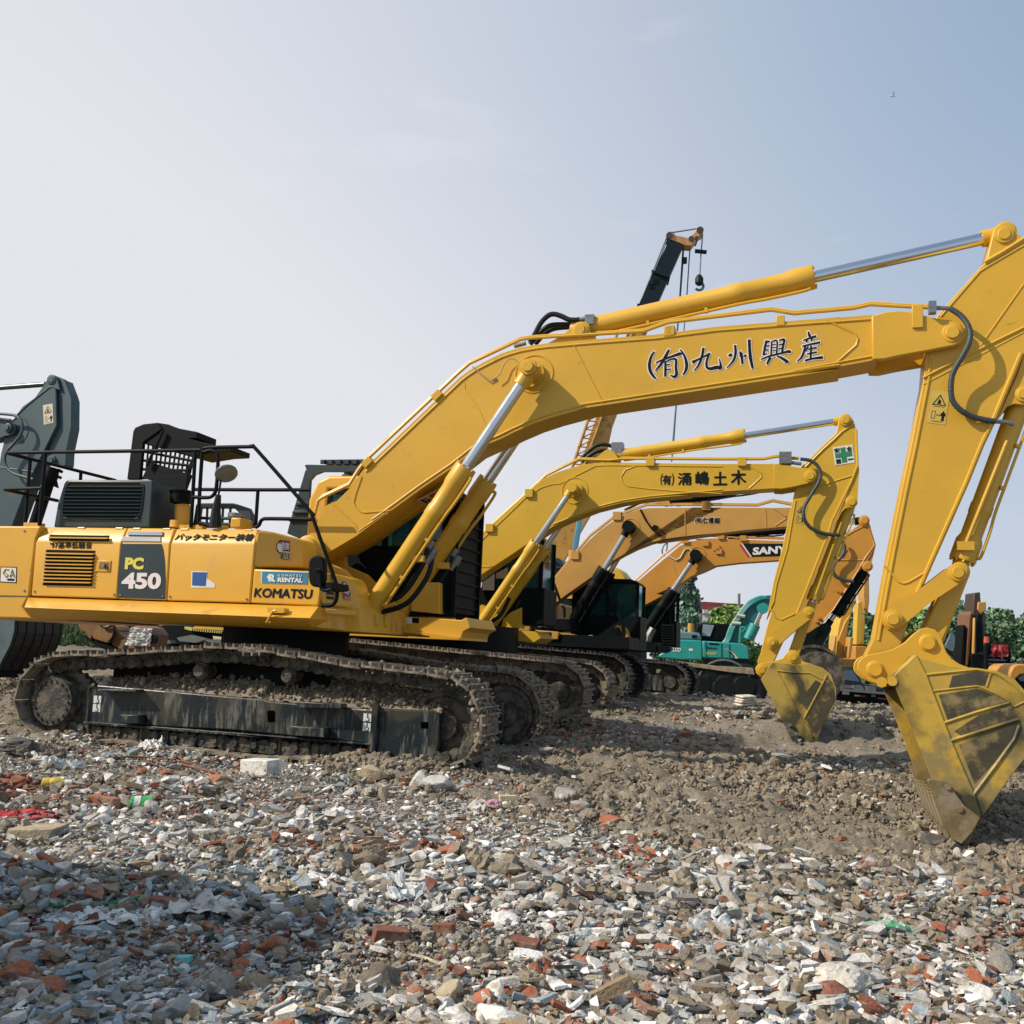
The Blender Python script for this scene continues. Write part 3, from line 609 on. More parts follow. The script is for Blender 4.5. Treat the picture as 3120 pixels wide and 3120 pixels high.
    g0=f.uz(tp0,FW+.03); g1=f.uz(tp1,-1.3); b=MB(); vs=[];fs=[];n=len(g0); K_=10; sub=8; nn_=(n-1)*sub+1
    for i in range(nn_):
        a=i/sub; j=min(int(a),n-2); t=a-j; p=g0[j].lerp(g0[j+1],t); q=g1[j].lerp(g1[j+1],t)
        for k in range(K_):
            s_=k/(K_-1); h=s_**.8; v=p.lerp(q,h); v.y=p.y+(.42)*s_; nz=mn.noise(Vector((v.x*9,v.y*9,3)))*.035+mn.noise(Vector((v.x*30,v.y*30,8)))*.02; v.z+=nz; v.x+=nz*.5; v.y-=abs(nz)*.8 if k else 0; vs.append(v)
    fs=[[i*K_+k,(i+1)*K_+k,(i+1)*K_+k+1,i*K_+k+1] for i in range(nn_-1) for k in range(K_-1)]
    b.add(vs,fs,True); o=b.build('packed_mud',None or SOILM,und); o['kind']='stuff'
    global MUDPTS; MUDPTS=[f.O+f.d*v[0]+f.n*v[1]+Vector((0,0,v[2])) for v in vs]
    # ---- upper structure
    hs=empty('upper_structure',(0,0,0)); hs.parent=root
    SW=-1.45
    def rowpx(a,b_,w,n=4): return [f.P((a[0]+(b_[0]-a[0])*k/n,a[1]+(b_[1]-a[1])*k/n),w) for k in range(n+1)]
    def panel(name,t,parent=hs,m=BODY,back=-1.05,top=.14,cf=A):
        p=cf(t); b=MB(); mid2=[(p[2][0]*.7+p[4][0]*.3,p[2][1]*.7+p[4][1]*.3),(p[3][0]*.7+p[5][0]*.3,p[3][1]*.7+p[5][1]*.3)]
        b.loft([rowpx(p[0],p[1],SW),rowpx(p[2],p[3],SW),rowpx(*mid2,SW+top*.15),rowpx(p[4],p[5],SW+top)],back); return b.build(name,m,parent,bevel=.018,seg=3)
    cwp=f.uz(A("-420,1212 300,1215 262,1310 238,1500 212,1722 205,1738 165,1808 205,1870 230,1895 -420,1880"),SW); b=MB(); b.ext(cwp,SW,1.45); cw=b.build('counterweight',BODY,hs,bevel=.07,seg=4)
    b=MB(); b.ext(f.uz(A("-420,1716 212,1727 210,1737 -420,1728"),SW-.002),SW-.004,SW+.02); b.build('seam',mat('seam_shadow',(.12,.07,.02),.7),cw)
    d1=panel('side_door',"228,1728 858,1748 262,1335 890,1345 325,1222 935,1228")
    d2=panel('side_door',"864,1750 1222,1760 895,1345 1250,1348 940,1228 1285,1232")
    d3=panel('side_door',"1228,1762 1838,1780 1255,1350 1875,1355 1300,1235 1898,1238")
    # storage box and front boxes
    def slant(cols,w0,w1,back):
        b=MB(); n=len(cols[0]); rows=[[] for _ in range(n)]
        x0=cols[0][0][0]; x1=cols[-1][0][0]
        for c_ in cols:
            for i,p in enumerate(c_): rows[i].append(f.P(p,w0+(w1-w0)*max(0,min(1,(p[0]-x0)/(x1-x0)))))
        b.loft(rows,back); return b
    b=slant([B("172,1515 185,1330 190,1290"),B("215,1516 215,1330 218,1240"),B("320,1517 320,1340 320,1258"),B("450,1519 450,1345 450,1292"),B("535,1520 532,1400 515,1318")],SW,SW+.42,-.6); bx=b.build('tool_box',BODY,hs,bevel=.04,seg=4)
    b=MB(); b.ext(f.uz(B("176,1530 662,1548 668,1700 655,1795 640,1803 154,1780"),SW),SW,-.7); bx2=b.build('tool_box',BODY,hs,bevel=.02,seg=3)
    b=slant([B('672,1800 665,1700 668,1552'),B('740,1808 738,1700 735,1560'),B('840,1818 838,1710 835,1584'),B('905,1825 902,1715 895,1612'),B('946,1830 940,1730 925,1660')],SW+.02,SW+.5,-.6); fd=b.build('fender',BODY,hs,bevel=.03,seg=3)
    b=MB()
    for k in range(2): b.prism([f.P(p,SW+.02+.48*(p[0]-978.3)/113.5-.004) for p in B(f"712,{1695+k*34} 766,{1700+k*34} 770,{1722+k*34} 715,{1718+k*34}")],(0,-.004,0))
    b.build('vent',mat('vent_dark',(.01,.012,.012),.6),fd)
    # sloped side step
    pa=A("205,1740")[0];pb_=B("655,1806")[0]; oa=A("176,1812")[0];ob=B("592,1893")[0]; ba=A("228,1893")[0];bb_=M("600,150")[0]
    b=MB(); b.loft([rowpx(ba,bb_,SW-.05,10),rowpx(oa,ob,-1.74,10),rowpx(pa,pb_,SW,10)],-1.2); st=b.build('side_step',BODY,hs,bevel=.008)
    b=MB(); b.tube([f.P(p,-1.76) for p in B("340,1835 318,1840 300,1870 270,1925 300,1922")],.014,8); c=f.P(B("350,1835")[0],-1.7); b.box(c[0]-.12,c[0]+.1,-1.72,-1.6,c[2]-.03,c[2]+.03); b.build('grab_hook',BODY,st)
    b=slant([M('600,150 598,20 600,-100'),M('655,155 655,30 655,-100'),M('760,167 758,40 755,-92'),M('870,180 870,50 865,-82'),M('950,145 960,50 950,-70')],SW,SW+.5,-.5); fs_=b.build('side_skirt',BODY,hs,bevel=.02)
    b=MB(); q=[f.P(p,w) for p,w in zip(M('720,12 975,30 972,68 735,50'),(SW+.05,SW+.45,SW+.45,SW+.05))]; b.prism(q,(0,-.06,0)); b.build('bumper_bar',BODY,fs_,bevel=.01)
    # decking under everything
    b=MB(); b.ext(f.uz(A("-100,1740 1932,1790")+M("800,-20 960,0 960,185 900,182 -1690,60"),-1.1),-1.1,1.35); b.build('revolving_frame',BODY,hs,bevel=.01)
    # cover body behind the doors
    b=MB(); b.ext(f.uz(A("230,1260 1900,1262")+B("205,1740")+A("250,1720"),-1.04),-1.04,1.35); b.build('engine_bay',BODY,hs)
    # hinges, bolts and door gaps
    b=MB()
    for t in("300,1228","600,1230","880,1232","1010,1235","1230,1238","1360,1240","1600,1243","1830,1246"): c=f.P(A(t)[0],SW+.13); b.cyl((c[0]-.05,c[1],c[2]),(c[0]+.05,c[1],c[2]),.016,n=8)
    each(b,'hinge',BODY,hs)
    b=MB()
    for t in("255,1695","840,1718","888,1722","1200,1732","1250,1733","1815,1752","180,1690","180,1250"): c=f.P(A(t)[0],SW); b.cyl((c[0],SW-.012,c[2]),(c[0],SW+.01,c[2]),.014,n=6)
    each(b,'bolt',STL,hs)
    # decals of the flank
    t1=SW-.001
    ftext(f,"'97基準低騒音","370,1378 675,1380 372,1330",t1,INK,d1,cropf=A,bold=.012)
    q=[f.P(p,w) for p,w in zip(A("1285,1322 1855,1325 1306,1272"),(SW+.02,SW+.02,SW+.07))]; text("バックモニター装着",q[0],q[1],q[2],Vector((0,-1,.3)),INK,d3,bold=.012,th=.012)
    decal('stripe',f,A("893,1345 1190,1346 1205,1400 1214,1480 1219,1620 1214,1752 865,1743 870,1600"),t1,DKG,d2)
    for t,m in(("936,1250 1182,1254 1183,1280 922,1277",GRY),("908,1291 1183,1296 1183,1328 898,1325",GRY)):
        p=A(t); b=MB(); g=[f.P(p[3],SW+.0),f.P(p[2],SW+.0),f.P(p[1],SW+.03),f.P(p[0],SW+.03)]
        b.loft([[g[0]+Vector((0,-.004 if t[:3]=='908' else .03,0)),g[1]+Vector((0,-.004 if t[:3]=='908' else .03,0))],[g[3]+Vector((0,-.012 if t[:3]=='908' else .035,0)),g[2]+Vector((0,-.012 if t[:3]=='908' else .035,0))]],-1.3); b.build('stripe',m,d2)
    ftext(f,"PC","918,1533 1055,1535 925,1445",t1-.004,LYE,d2,cropf=A,bold=.055)
    ftext(f,"450","893,1676 1182,1680 902,1556",t1-.004,PNK,d2,cropf=A,bold=.042)
    def recess(poly_t,n,parent,cf=A,w=SW,lm=BODY,dark=BLK,a0=None,a1=None,th=.006):
        b=MB(); b.ext(f.uz(cf(poly_t),w),w-.003,w+.0); o=b.build('vent',dark,parent)
        p=cf(poly_t); b=MB()
        for k in range(1,n):
            t=k/n; a=(p[0][0]+(p[3][0]-p[0][0])*t,p[0][1]+(p[3][1]-p[0][1])*t); c=(p[1][0]+(p[2][0]-p[1][0])*t,p[1][1]+(p[2][1]-p[1][1])*t)
            x=f.P(a,w);y=f.P(c,w); b.obox((x+y)/2+Vector((0,-.02,0)),(y-x)/2,Vector((0,.022,.006)),Vector((0,0,th)))
        b.build('louvre',lm,o); return o
    recess("340,1388 702,1395 677,1657 315,1650",10,d1); recess("370,1278 808,1285 798,1325 357,1320",2,d1)
    b=MB(); b.ext(f.uz(A("722,1465 820,1468 812,1552 700,1548"),SW),SW-.012,SW); o=b.build('latch',BODY,d1,bevel=.005); decal('latch_cup',f,A("735,1480 804,1482 800,1533 728,1530"),SW-.012,mat('latch_brown',(.2,.1,.02),.6),o); b=MB(); c=f.P(A("763,1503")[0],SW-.03); b.cyl((c[0],SW-.05,c[2]),(c[0],SW-.012,c[2]),.025); b.build('lock',STL,o)
    decal('badge',f,A("6,1512 125,1516 122,1634 0,1628"),SW-.001,INK,cw); o=decal('badge',f,A("11,1519 120,1522 116,1628 5,1622"),SW-.004,WHT,cw)
    b=MB(); mg=mat('badge_gold',(.4,.3,.08),.5)
    for t in("62,1535 40,1530 22,1560 45,1590 60,1575 45,1562","75,1590 90,1535 105,1590 95,1570 80,1570"): b.tube([f.P(p,SW-.012) for p in A(t)],.008,5)
    b.build('emblem',mg,cw); decal('emblem',f,A("55,1600 105,1602 104,1617 54,1615"),SW-.008,INK,cw)
    o=decal('sticker',f,A("1409,1545 1527,1548 1524,1600 1582,1640 1580,1668 1407,1668"),SW-.001,WHT,d3); decal('blue_board',f,A("1417,1553 1521,1555 1512,1655 1414,1650"),SW-.005,BLU2,d3)
    o=decal('maker_plate',f,B("234,1544 580,1552 573,1645 230,1637"),SW-.001,WHT,bx2); decal('maker_plate',f,B("239,1548 576,1556 569,1641 235,1633"),SW-.005,BLU,bx2)
    ftext(f,"KOMATSU","355,1585 530,1588 356,1570",SW-.009,WHT,bx2,cropf=B,bold=.02,sp=1.4); ftext(f,"RENTAL","352,1626 538,1631 355,1592",SW-.009,WHT,bx2,cropf=B,bold=.05)
    ftext(f,"R","287,1623 338,1625 292,1568",SW-.009,WHT,bx2,cropf=B,bold=.05); decal('arrow_mark',f,B("290,1568 318,1569 295,1587 318,1622 290,1620 274,1588"),SW-.009,WHT,bx2)
    o=ftext(f,"KOMATSU","180,1736 600,1748 190,1672",SW-.001,NAV,bx2,cropf=B,bold=.03); 
    BX=lambda p:SW+.42*(p[0]-B("172,0")[0][0])/(B("535,0")[0][0]-B("172,0")[0][0]); FX=lambda p:SW+.02+.48*(p[0]-B("672,0")[0][0])/(B("946,0")[0][0]-B("672,0")[0][0])
    dr=mat('dark_red_vinyl',(.25,.04,.05),.5); dy=mat('pale_yellow_vinyl',(.6,.55,.3),.5)
    sldecal('sticker',f,B("372,1318 440,1326 446,1466 378,1456 378,1420 350,1400 345,1350"),lambda p:BX(p)-.006,INK,bx); sldecal('sticker',f,B("376,1323 436,1330 441,1396 380,1384"),lambda p:BX(p)-.011,dr,bx); sldecal('sticker',f,B("380,1396 443,1402 443,1461 382,1451"),lambda p:BX(p)-.011,dy,bx)
    for tx,t,m in(("危険","383,1386 437,1393 385,1332",PNK),("近づくな","383,1449 440,1455 385,1404",INK)):
        q=[f.P(p,BX(p)-.016) for p in B(t)]; text(tx,q[0],q[1],q[2],NW,m,bx,bold=.02)
    sldecal('hand_mark',f,B("352,1352 357,1338 362,1352 364,1334 369,1350 373,1332 377,1352 381,1340 383,1365 390,1385 386,1405 370,1408 358,1395 350,1372"),lambda p:BX(p)-.014,PNK,bx)
    sldecal('sticker',f,B("820,1640 835,1622 853,1625 872,1660 888,1700 890,1722 870,1722 828,1690 818,1665"),lambda p:FX(p)-.006,mat('slate_vinyl',(.04,.06,.08),.5),fd); sldecal('sticker',f,B("830,1705 862,1715 862,1728 888,1728 888,1762 842,1752"),lambda p:FX(p)-.010,RED,fd)
    b=MB(); b.tube([f.P(p,FX(p)-.014) for p in B("832,1650 845,1635 852,1655 840,1670 860,1690 878,1700 870,1712 850,1705 845,1690")],.012,6); b.build('emblem',PNK,fd); q=[f.P(p,FX(p)-.016) for p in B("845,1752 884,1757 847,1733")]; text("安全",q[0],q[1],q[2],NW,WHT,fd)
    decal('datum_mark',f,B("105,1833 145,1834 145,1838 105,1837"),-1.6,ORG,st)
    # ---- engine hood and covers
    HWn=-1.15
    hp=f.uz(A("393,1222 425,1040 470,900 485,880 510,873 1110,873 1125,885 1100,1226"),HWn); b=MB(); b.ext(hp,HWn,HWn+.72); hd2=b.build('engine_hood',DKG,hs,bevel=.05,seg=4)
    g=f.uz(A("520,890 1030,893 1055,912 1058,940 1045,1080 1025,1145 985,1172 500,1166 468,1140 460,1105 468,1040 485,940 500,905"),HWn); b=MB(); b.ext(g,HWn-.004,HWn); gr=b.build('grille',BLK,hd2)
    b=MB()
    for k in range(10):
        y=923+k*26; xl=498-(y-900)*.14 if y>925 else 505; xr=1056-(y-920)*.11; a=f.P(A(f"{xl-8},{y}")[0],HWn);c=f.P(A(f"{xr},{y+2}")[0],HWn); b.obox((a+c)/2+Vector((0,-.012,0)),(c-a)/2,Vector((0,.016,.008)),Vector((0,-.001,.003)))
    b.build('louvre',DKG,gr); bead(bb:=MB(),g,HWn-.004,.014,True); bb.build('grille_surround',DKG,hd2)
    # raised hatch with a perforated window
    hw=-.25
    hc=empty('raised_hatch',(0,0,0)); hc.parent=hs
    b=MB(); b.ext(f.uz(A("940,872 985,520 1000,492 1060,466 1165,455 1200,500 1060,600 1035,872"),hw),hw-.02,hw+.04); b.build('hatch_side',BLK,hc,bevel=.01)
    b=MB(); t3=[f.P(p,w) for p,w in zip(A("1000,490 1068,463 1170,455 1240,466 1285,490 1392,498 1388,545 1330,548 1500,585 1605,588 1600,628 1500,640 1420,700 1060,600"),[hw]*5+[hw-.2]*3+[hw-.35]*3+[hw-.3]+[hw]*2)]
    b.prism([Vector((p[0],hw,p[2])) for p in t3],(0,.5,0)); b.build('hatch_top',BLK,hc,bevel=.008)
    b=MB(); b.ext(f.uz(A("1105,742 1400,835 1360,948 1300,930 1045,860"),hw),hw,hw+.06)
    a_=A("1060,600 1425,700 1395,842 1040,862"); 
    rows_=[]
    def bil(u,v): return (a_[0][0]*(1-u)*(1-v)+a_[1][0]*u*(1-v)+a_[2][0]*u*v+a_[3][0]*(1-u)*v,a_[0][1]*(1-u)*(1-v)+a_[1][1]*u*(1-v)+a_[2][1]*u*v+a_[3][1]*(1-u)*v)
    for k in range(5): b.tube([f.P(bil(0,k/4),hw+.02),f.P(bil(1,k/4),hw+.02)],.022,6)
    for k in range(12): b.tube([f.P(bil(k/11,0),hw+.02),f.P(bil(k/11,1),hw+.02)],.016,6)
    for t in("1200,510 1150,620 1080,770","1475,640 1430,700 1385,800 1365,950","1490,630 1400,790"): b.tube([f.P(p,hw-.05) for p in A(t)],.022,6)
    b.build('perforated_screen',BLK,hc)
    # second cover with window openings
    b=MB(); w=-.4
    for t in("1430,1225 1455,1060 1480,1048 1735,1050 1740,1085 1480,1085 1462,1225","1735,1050 1840,1085 1862,1130 1870,1228 1780,1228 1780,1130 1735,1085"): b.ext(f.uz(A(t),w),w-.05,w+.05)
    b.tube([f.P(p,w) for p in A("1470,1155 1760,1160")],.025,6); b.tube([f.P(p,w) for p in A("1470,1200 1760,1205")],.03,6)
    for x in(1520,1570,1635,1690): b.tube([f.P(p,w) for p in A(f"{x+6},1085 {x},1215")],.02,6)
    b.ext(f.uz(A("1455,1195 1780,1200 1780,1228 1450,1228"),w),w-.06,w+.06); b.build('rear_cover',DKG,hs,bevel=.01)
    # exhaust, tank, filler
    b=MB(); c=f.P(A("1342,1225")[0],-.8); c2=f.P(A("1342,1060")[0],-.8); b.cyl(c,c2,.1,n=24); q=f.P(A("1305,1225")[0],-1.0); b.cyl(q,q+Vector((0,0,.09)),.1,n=20); b.build('exhaust_stack',BODY,hs)
    b=MB(); c=f.P(A("1325,1050")[0],-.85); b.lathe(c,c+Vector((0,0,.19)),[(0,.1),(.01,.135),(.14,.14),(.15,.155),(.17,.155),(.185,.13)],28); b.build('rain_cap',BLK,hs)
    b=MB(); b.ext(f.uz(A("1690,1228 1698,1150 1775,1152 1772,1228"),-.9),-.9,-.6); tk=b.build('filler_tank',BODY,hs,bevel=.02); b=MB(); c=f.P(A("1737,1150")[0],-.75); b.cyl(c,c+Vector((0,0,.05)),.11); b.build('filler_cap',STL,tk)
    # rail feet
    b=MB()
    for t in("215,1208","250,1210","290,1210","1360,1226","1400,1226","1480,1226","1640,1226"): c=f.P(A(t)[0],-1.25); b.box(c[0]-.05,c[0]+.05,-1.3,-1.2,c[2]-.02,c[2]+.03)
    each(b,'rail_foot',BODY,hs)
    # ---- handrails
    rl=-1.3; hr=MB(); r_=.025
    hr.tube([f.P(p,rl) for p in A("62,675 1440,656 1480,656")],r_); hr.tube([f.P(A("62,680")[0],rl),f.P(A("850,878")[0],.6)],r_)
    hr.tube([f.P(p,rl) for p in A("35,943 305,936")],r_); hr.tube([f.P(A("35,945")[0],rl),f.P(A("425,1028")[0],-.4)],r_)
    hr.tube([f.P(p,rl) for p in A("335,675 290,1210")],r_); hr.tube([f.P(p,rl+.35) for p in A("222,735 185,1210")],r_); hr.tube([f.P(p,-.1) for p in A("595,820 592,880")],r_)
    hr.tube([f.P(p,rl) for p in A("1438,656 1405,1225")],r_)
    hr.tube(cr([f.P(p,rl) for p in A("1550,1212 1490,1195 1462,1150 1485,720 1500,660 1535,638 1860,630")],4)+cr([f.P(p,rl) for p in B("165,632 200,655 590,1105 612,1155 785,1640")],4),r_)
    hr.tube(cr([f.P(p,rl) for p in A("1500,672 1550,658 1595,675 1605,720 1592,930 1560,995 1500,1005 1418,1000")],4),r_)
    hr.tube([f.P(p,-.6) for p in A("1440,945")+B("205,948 590,948")],r_); hr.tube([f.P(p,-.6) for p in B("208,950 190,1222")],r_)
    hr.tube(cr([f.P(p,-1.2) for p in B("190,1225 215,1208 238,1168 300,1160 600,1166")],4),r_)
    hr.tube(cr([f.P(p,SW-.06) for p in B("786,1640 788,1690 785,1745 765,1785 730,1798 680,1798")],5),r_*1.1)
    each(hr,'handrail',BLK,hs)
    # mirrors
    b=MB(); c=f.P(A("1665,828")[0],-1.3); n0=(Vector((.55,-.45,-.8))).normalized(); t=n0.orthogonal().normalized(); 
    b.lathe(c-n0*.04,c+n0*.04,[(0,.02),(.005,.125),(.03,.145),(.05,.145),(.06,.12)],30); mm=b.build('dome_mirror',MIR,hs)
    b=MB(); b.tube([f.P(p,-1.3) for p in A("1592,800 1640,795 1660,825")],.018); b.tube([f.P(p,-1.3) for p in A("1625,880 1608,985")],.014); b.tube([f.P(p,-1.3) for p in A("1608,985 1590,1100 1585,1222")],lambda t:.035+.05*t); b.build('mirror_arm',RUB,mm)
    ov=[]; 
    for k in range(28): a=2*PI*k/28; ov.append(B(f"{650+58*math.copysign(abs(math.cos(a))**.7,math.cos(a))},{1550+115*math.copysign(abs(math.sin(a))**.62,math.sin(a))}")[0])
    b=MB(); b.ext(f.uz(ov,-1.9),-1.95,-1.85); mi=b.build('wing_mirror',BLK,hs,bevel=.02,seg=3)
    b=MB(); b.tube(cr([f.P(p,-1.97) for p in B("665,1560 666,1650 680,1680 710,1688 745,1680")],4),.02); b.ext(f.uz(B("745,1668 770,1640 808,1638 808,1682 770,1690 720,1692 718,1672"),-1.75),-1.95,-1.5); b.tube([f.P(p,-1.97) for p in B("668,1535 640,1530 632,1548 645,1568 662,1572")],.01); b.build('mirror_arm',BLK,mi)
    # ---- cab on the far side of the boom
    cb=empty('cab',(0,0,0)); cb.parent=hs; cn=.55; cf_=1.6
    out=f.uz(B("560,1760 575,1100 590,950 605,900 660,850 740,842 900,840 1500,900 1560,960 1620,1380 1640,1850 1000,1850"),cn)
    zb=f.P(B("1000,1850")[0],cn)[2]; zt=f.P(B("740,842")[0],cn)[2]; ul=f.P(B("575,1100")[0],cn)[0]; ur=f.P(B("1600,1300")[0],cn)[0]
    b=MB(); b.box(ul,ur,cn,cf_,zb,zb+.9); b.build('cab_floor',BLK,cb,bevel=.02)
    b=MB(); b.ext([Vector((ul,0,zt-.35)),Vector((ul+.12,0,zt-.08)),Vector((ul+.3,0,zt)),Vector((ur-.35,0,zt)),Vector((ur-.1,0,zt-.1)),Vector((ur-.05,0,zt-.2)),Vector((ul+.3,0,zt-.2)),Vector((ul+.28,0,zb+.8)),Vector((ul,0,zb+.8))],cn,cf_); b.build('cab_shell',BODY,cb,bevel=.04,seg=3)
    b=MB()
    for w in(cn+.02,cf_-.05):
        for x in(ul+.3,(ul+ur)/2+.15,ur-.05): b.box(x-.045,x+.045,w,w+.05,zb+.8,zt-.18)
        b.box(ul+.25,ur,w,w+.05,zb+.85,zb+.95); b.box(ul+.25,ur-.05,w,w+.05,zt-.26,zt-.18)
    b.box(ur-.05,ur,cn+.02,cf_,zb+.8,zb+.95); b.box(ur-.12,ur-.04,cn+.02,cf_,zt-.3,zt-.2); b.build('window_frame',BLK,cb)
    b=MB(); b.box(ul+.3,ur-.05,cn+.035,cn+.045,zb+.9,zt-.2); b.box(ul+.3,ur-.05,cf_-.04,cf_-.03,zb+.9,zt-.2); b.box(ur-.04,ur-.03,cn+.05,cf_-.05,zb+.9,zt-.25); b.build('window_glass',mat('cab_glass',(.04,.16,.15),.06,trans=.75,alpha=1,spec=.5),cb)
    b=MB(); m_=(ul+ur)/2; b.box(m_-.35,m_+.15,cn+.3,cf_-.3,zb+.7,zb+1.0); b.box(m_-.4,m_-.25,cn+.3,cf_-.3,zb+.9,zb+1.6); b.build('seat',BLK,cb,bevel=.05)
    b=MB(); g1=f.uz(B("1070,1270 1198,1272 1190,1370 1068,1365"),cn+.03); b.ext(g1,cn+.025,cn+.03); b.build('sheet_on_glass',mat('green_sheet',(.03,.22,.16),.5),cb)
    # front guard with slats
    gw0,gw1=cn-.05,cf_+.05; gu=f.P(B("1655,1500")[0],gw0)[0]; gz0=f.P(B("1660,1850")[0],gw0)[2]; gz1=f.P(B("1600,950")[0],gw0)[2]
    b=MB(); b.box(gu-.1,gu-.02,gw0,gw1,gz0,gz1); b.box(gu-.7,gu-.1,gw0,gw0+.03,gz0,gz0+1.0)
    for k in range(10): z=gz0+(gz1-gz0)*(k+.5)/10; b.box(gu-.02,gu+.01,gw0,gw1,z-.015,z+.015)
    for w in(gw0,gw1-.05): b.box(gu-.12,gu+.03,w,w+.05,gz0-.05,gz1+.03)
    b.build('front_guard',BLK,cb,bevel=.006)
    # roof guard
    rz=f.P(B("700,800")[0],cn)[2]; rl_=f.P(B("560,790")[0],cn)[0]; rr_=f.P(B("1010,790")[0],cn)[0]+.8
    b=MB(); b.ext(f.uz(B("552,765 575,762 985,772 930,812 680,812 620,835 585,875 575,830"),cn-.02),cn-.02,cn+.06); b.box(rl_+.1,rr_,cf_-.05,cf_,rz,rz+.12)
    for k in range(14): x=rl_+.25+k*.13; b.box(x,x+.035,cn,cf_,rz+.1,rz+.15)
    for k in range(6): w=cn+.05+k*.2; b.box(rl_+.2,rr_,w,w+.04,rz+.1,rz+.16)
    b.build('roof_guard',DKG,cb)
    # slanted guard panels behind the cab
    b=MB(); p=f.uz(B("560,800 600,860 570,1330 425,1270 450,1170 490,1040"),cf_+.1); b.ext([Vector((v[0],0,v[2])) for v in p],cf_+.08,cf_+.14)
    for y0,y1 in((1035,1060),(1100,1120),(1160,1180)):
        q=f.uz(B(f"{600-(y0-780)*.42},{y0} 600,{y0} 600,{y1} {600-(y1-780)*.42},{y1}"),cf_+.05); b.ext(q,cf_+.04,cf_+.08)
    b.build('rear_guard',DKG,cb,bevel=.01)
    # boom foot pin, tower plates
    fp=f.P(B("570,1388")[0],-.42)
    tw=f.uz(B("530,1480 525,1400 545,1345 600,1300 650,1320 690,1400 700,1470 860,1540 925,1610 1020,1700 1110,1800 1000,1880 600,1850"),-.36)
    b=MB(); b.ext(f.uz(B("1500,880 1200,1092 1060,1190 930,1287 740,1400 700,1300 900,1150 1400,860"),-BW),BW,.52); b.build('boom_foot',YEL,boom,bevel=.03,seg=3)
    for w in(-.40,.32):
        b=MB(); b.ext([Vector((p[0],0,p[2])) for p in tw],w,w+.07); b.build('boom_bracket',BODY,hs,bevel=.01)
    b=MB(); b.lathe((fp[0],-.3,fp[2]),(fp[0],-.52,fp[2]),[(0,.2),(.1,.2),(.12,.17),(.18,.15),(.19,.11),(.22,.11)],30); b.cyl((fp[0],-.53,fp[2]),(fp[0],-.52,fp[2]),.03); b.build('foot_pin',YEL,hs)
    # cylinder foot brackets
    bp=f.uz(M("905,60 960,10 1010,-10 1060,5 1100,60 1095,130 1060,165 1045,200 900,190"),-.6)
    for w in(-.66,-.36,.30,.60):
        b=MB(); b.ext([Vector((p[0],0,p[2])) for p in bp],w,w+.05); b.build('cylinder_bracket',BODY,hs,bevel=.008)
    b=MB()
    for w in(-.7,.66): pin(b,pb,.09,w-.02,w+.04)
    each(b,'pin',BODY,hs)
    # platform below the cab
    b=MB(); b.ext(f.uz(M("1290,68 1540,82 1700,95 1742,75 1775,150 1720,180 1700,235 1650,232 1500,215 1260,190"),.4),.4,1.6); pf=b.build('cab_platform',BODY,hs,bevel=.012)
    b=MB(); b.ext(f.uz(M("1262,165 1700,225 1700,242 1262,182"),.38),.3,1.6); b.build('platform_flange',BODY,pf)
    b=MB(); b.ext(f.uz(B("1340,1700 1380,1625 1545,1630 1545,1860 1330,1840"),.38),.38,.6); b.build('battery_box',BODY,pf,bevel=.01)
    decal('rating_plate',f,M("1292,78 1342,80 1340,125 1288,120"),.398,WHT,pf); decal('rating_plate',f,M("1343,76 1393,80 1391,118 1342,112"),.398,BLK,pf)
    # characters on the underside of the boom
    a=f.P(B("1612,880")[0],-BW);c=f.P(B("1370,1010")[0],-BW); t=(a-c); t.y=0; L_=t.length; t.normalize(); dn=Vector((t.z,0,-t.x)); dn=dn if dn.z<0 else -dn
    o0=c+dn*.012; b=MB(); b.prism([o0+Vector((0,.06,0))-t*.02,o0+Vector((0,.42,0))-t*.02,o0+Vector((0,.42,0))+t*L_,o0+Vector((0,.06,0))+t*L_],dn*.003); b.build('notice',mat('peach_vinyl',(.5,.32,.18),.6),boom)
    for k,ch in enumerate("止禁入立"):
        s=o0+t*(L_*(k+.15)/4)+Vector((0,.1,0))+dn*.003; text(ch,s,s+Vector((0,.28,0)),s+t*(L_*.18),dn,RED if ch=='禁' else INK,boom,bold=.03)
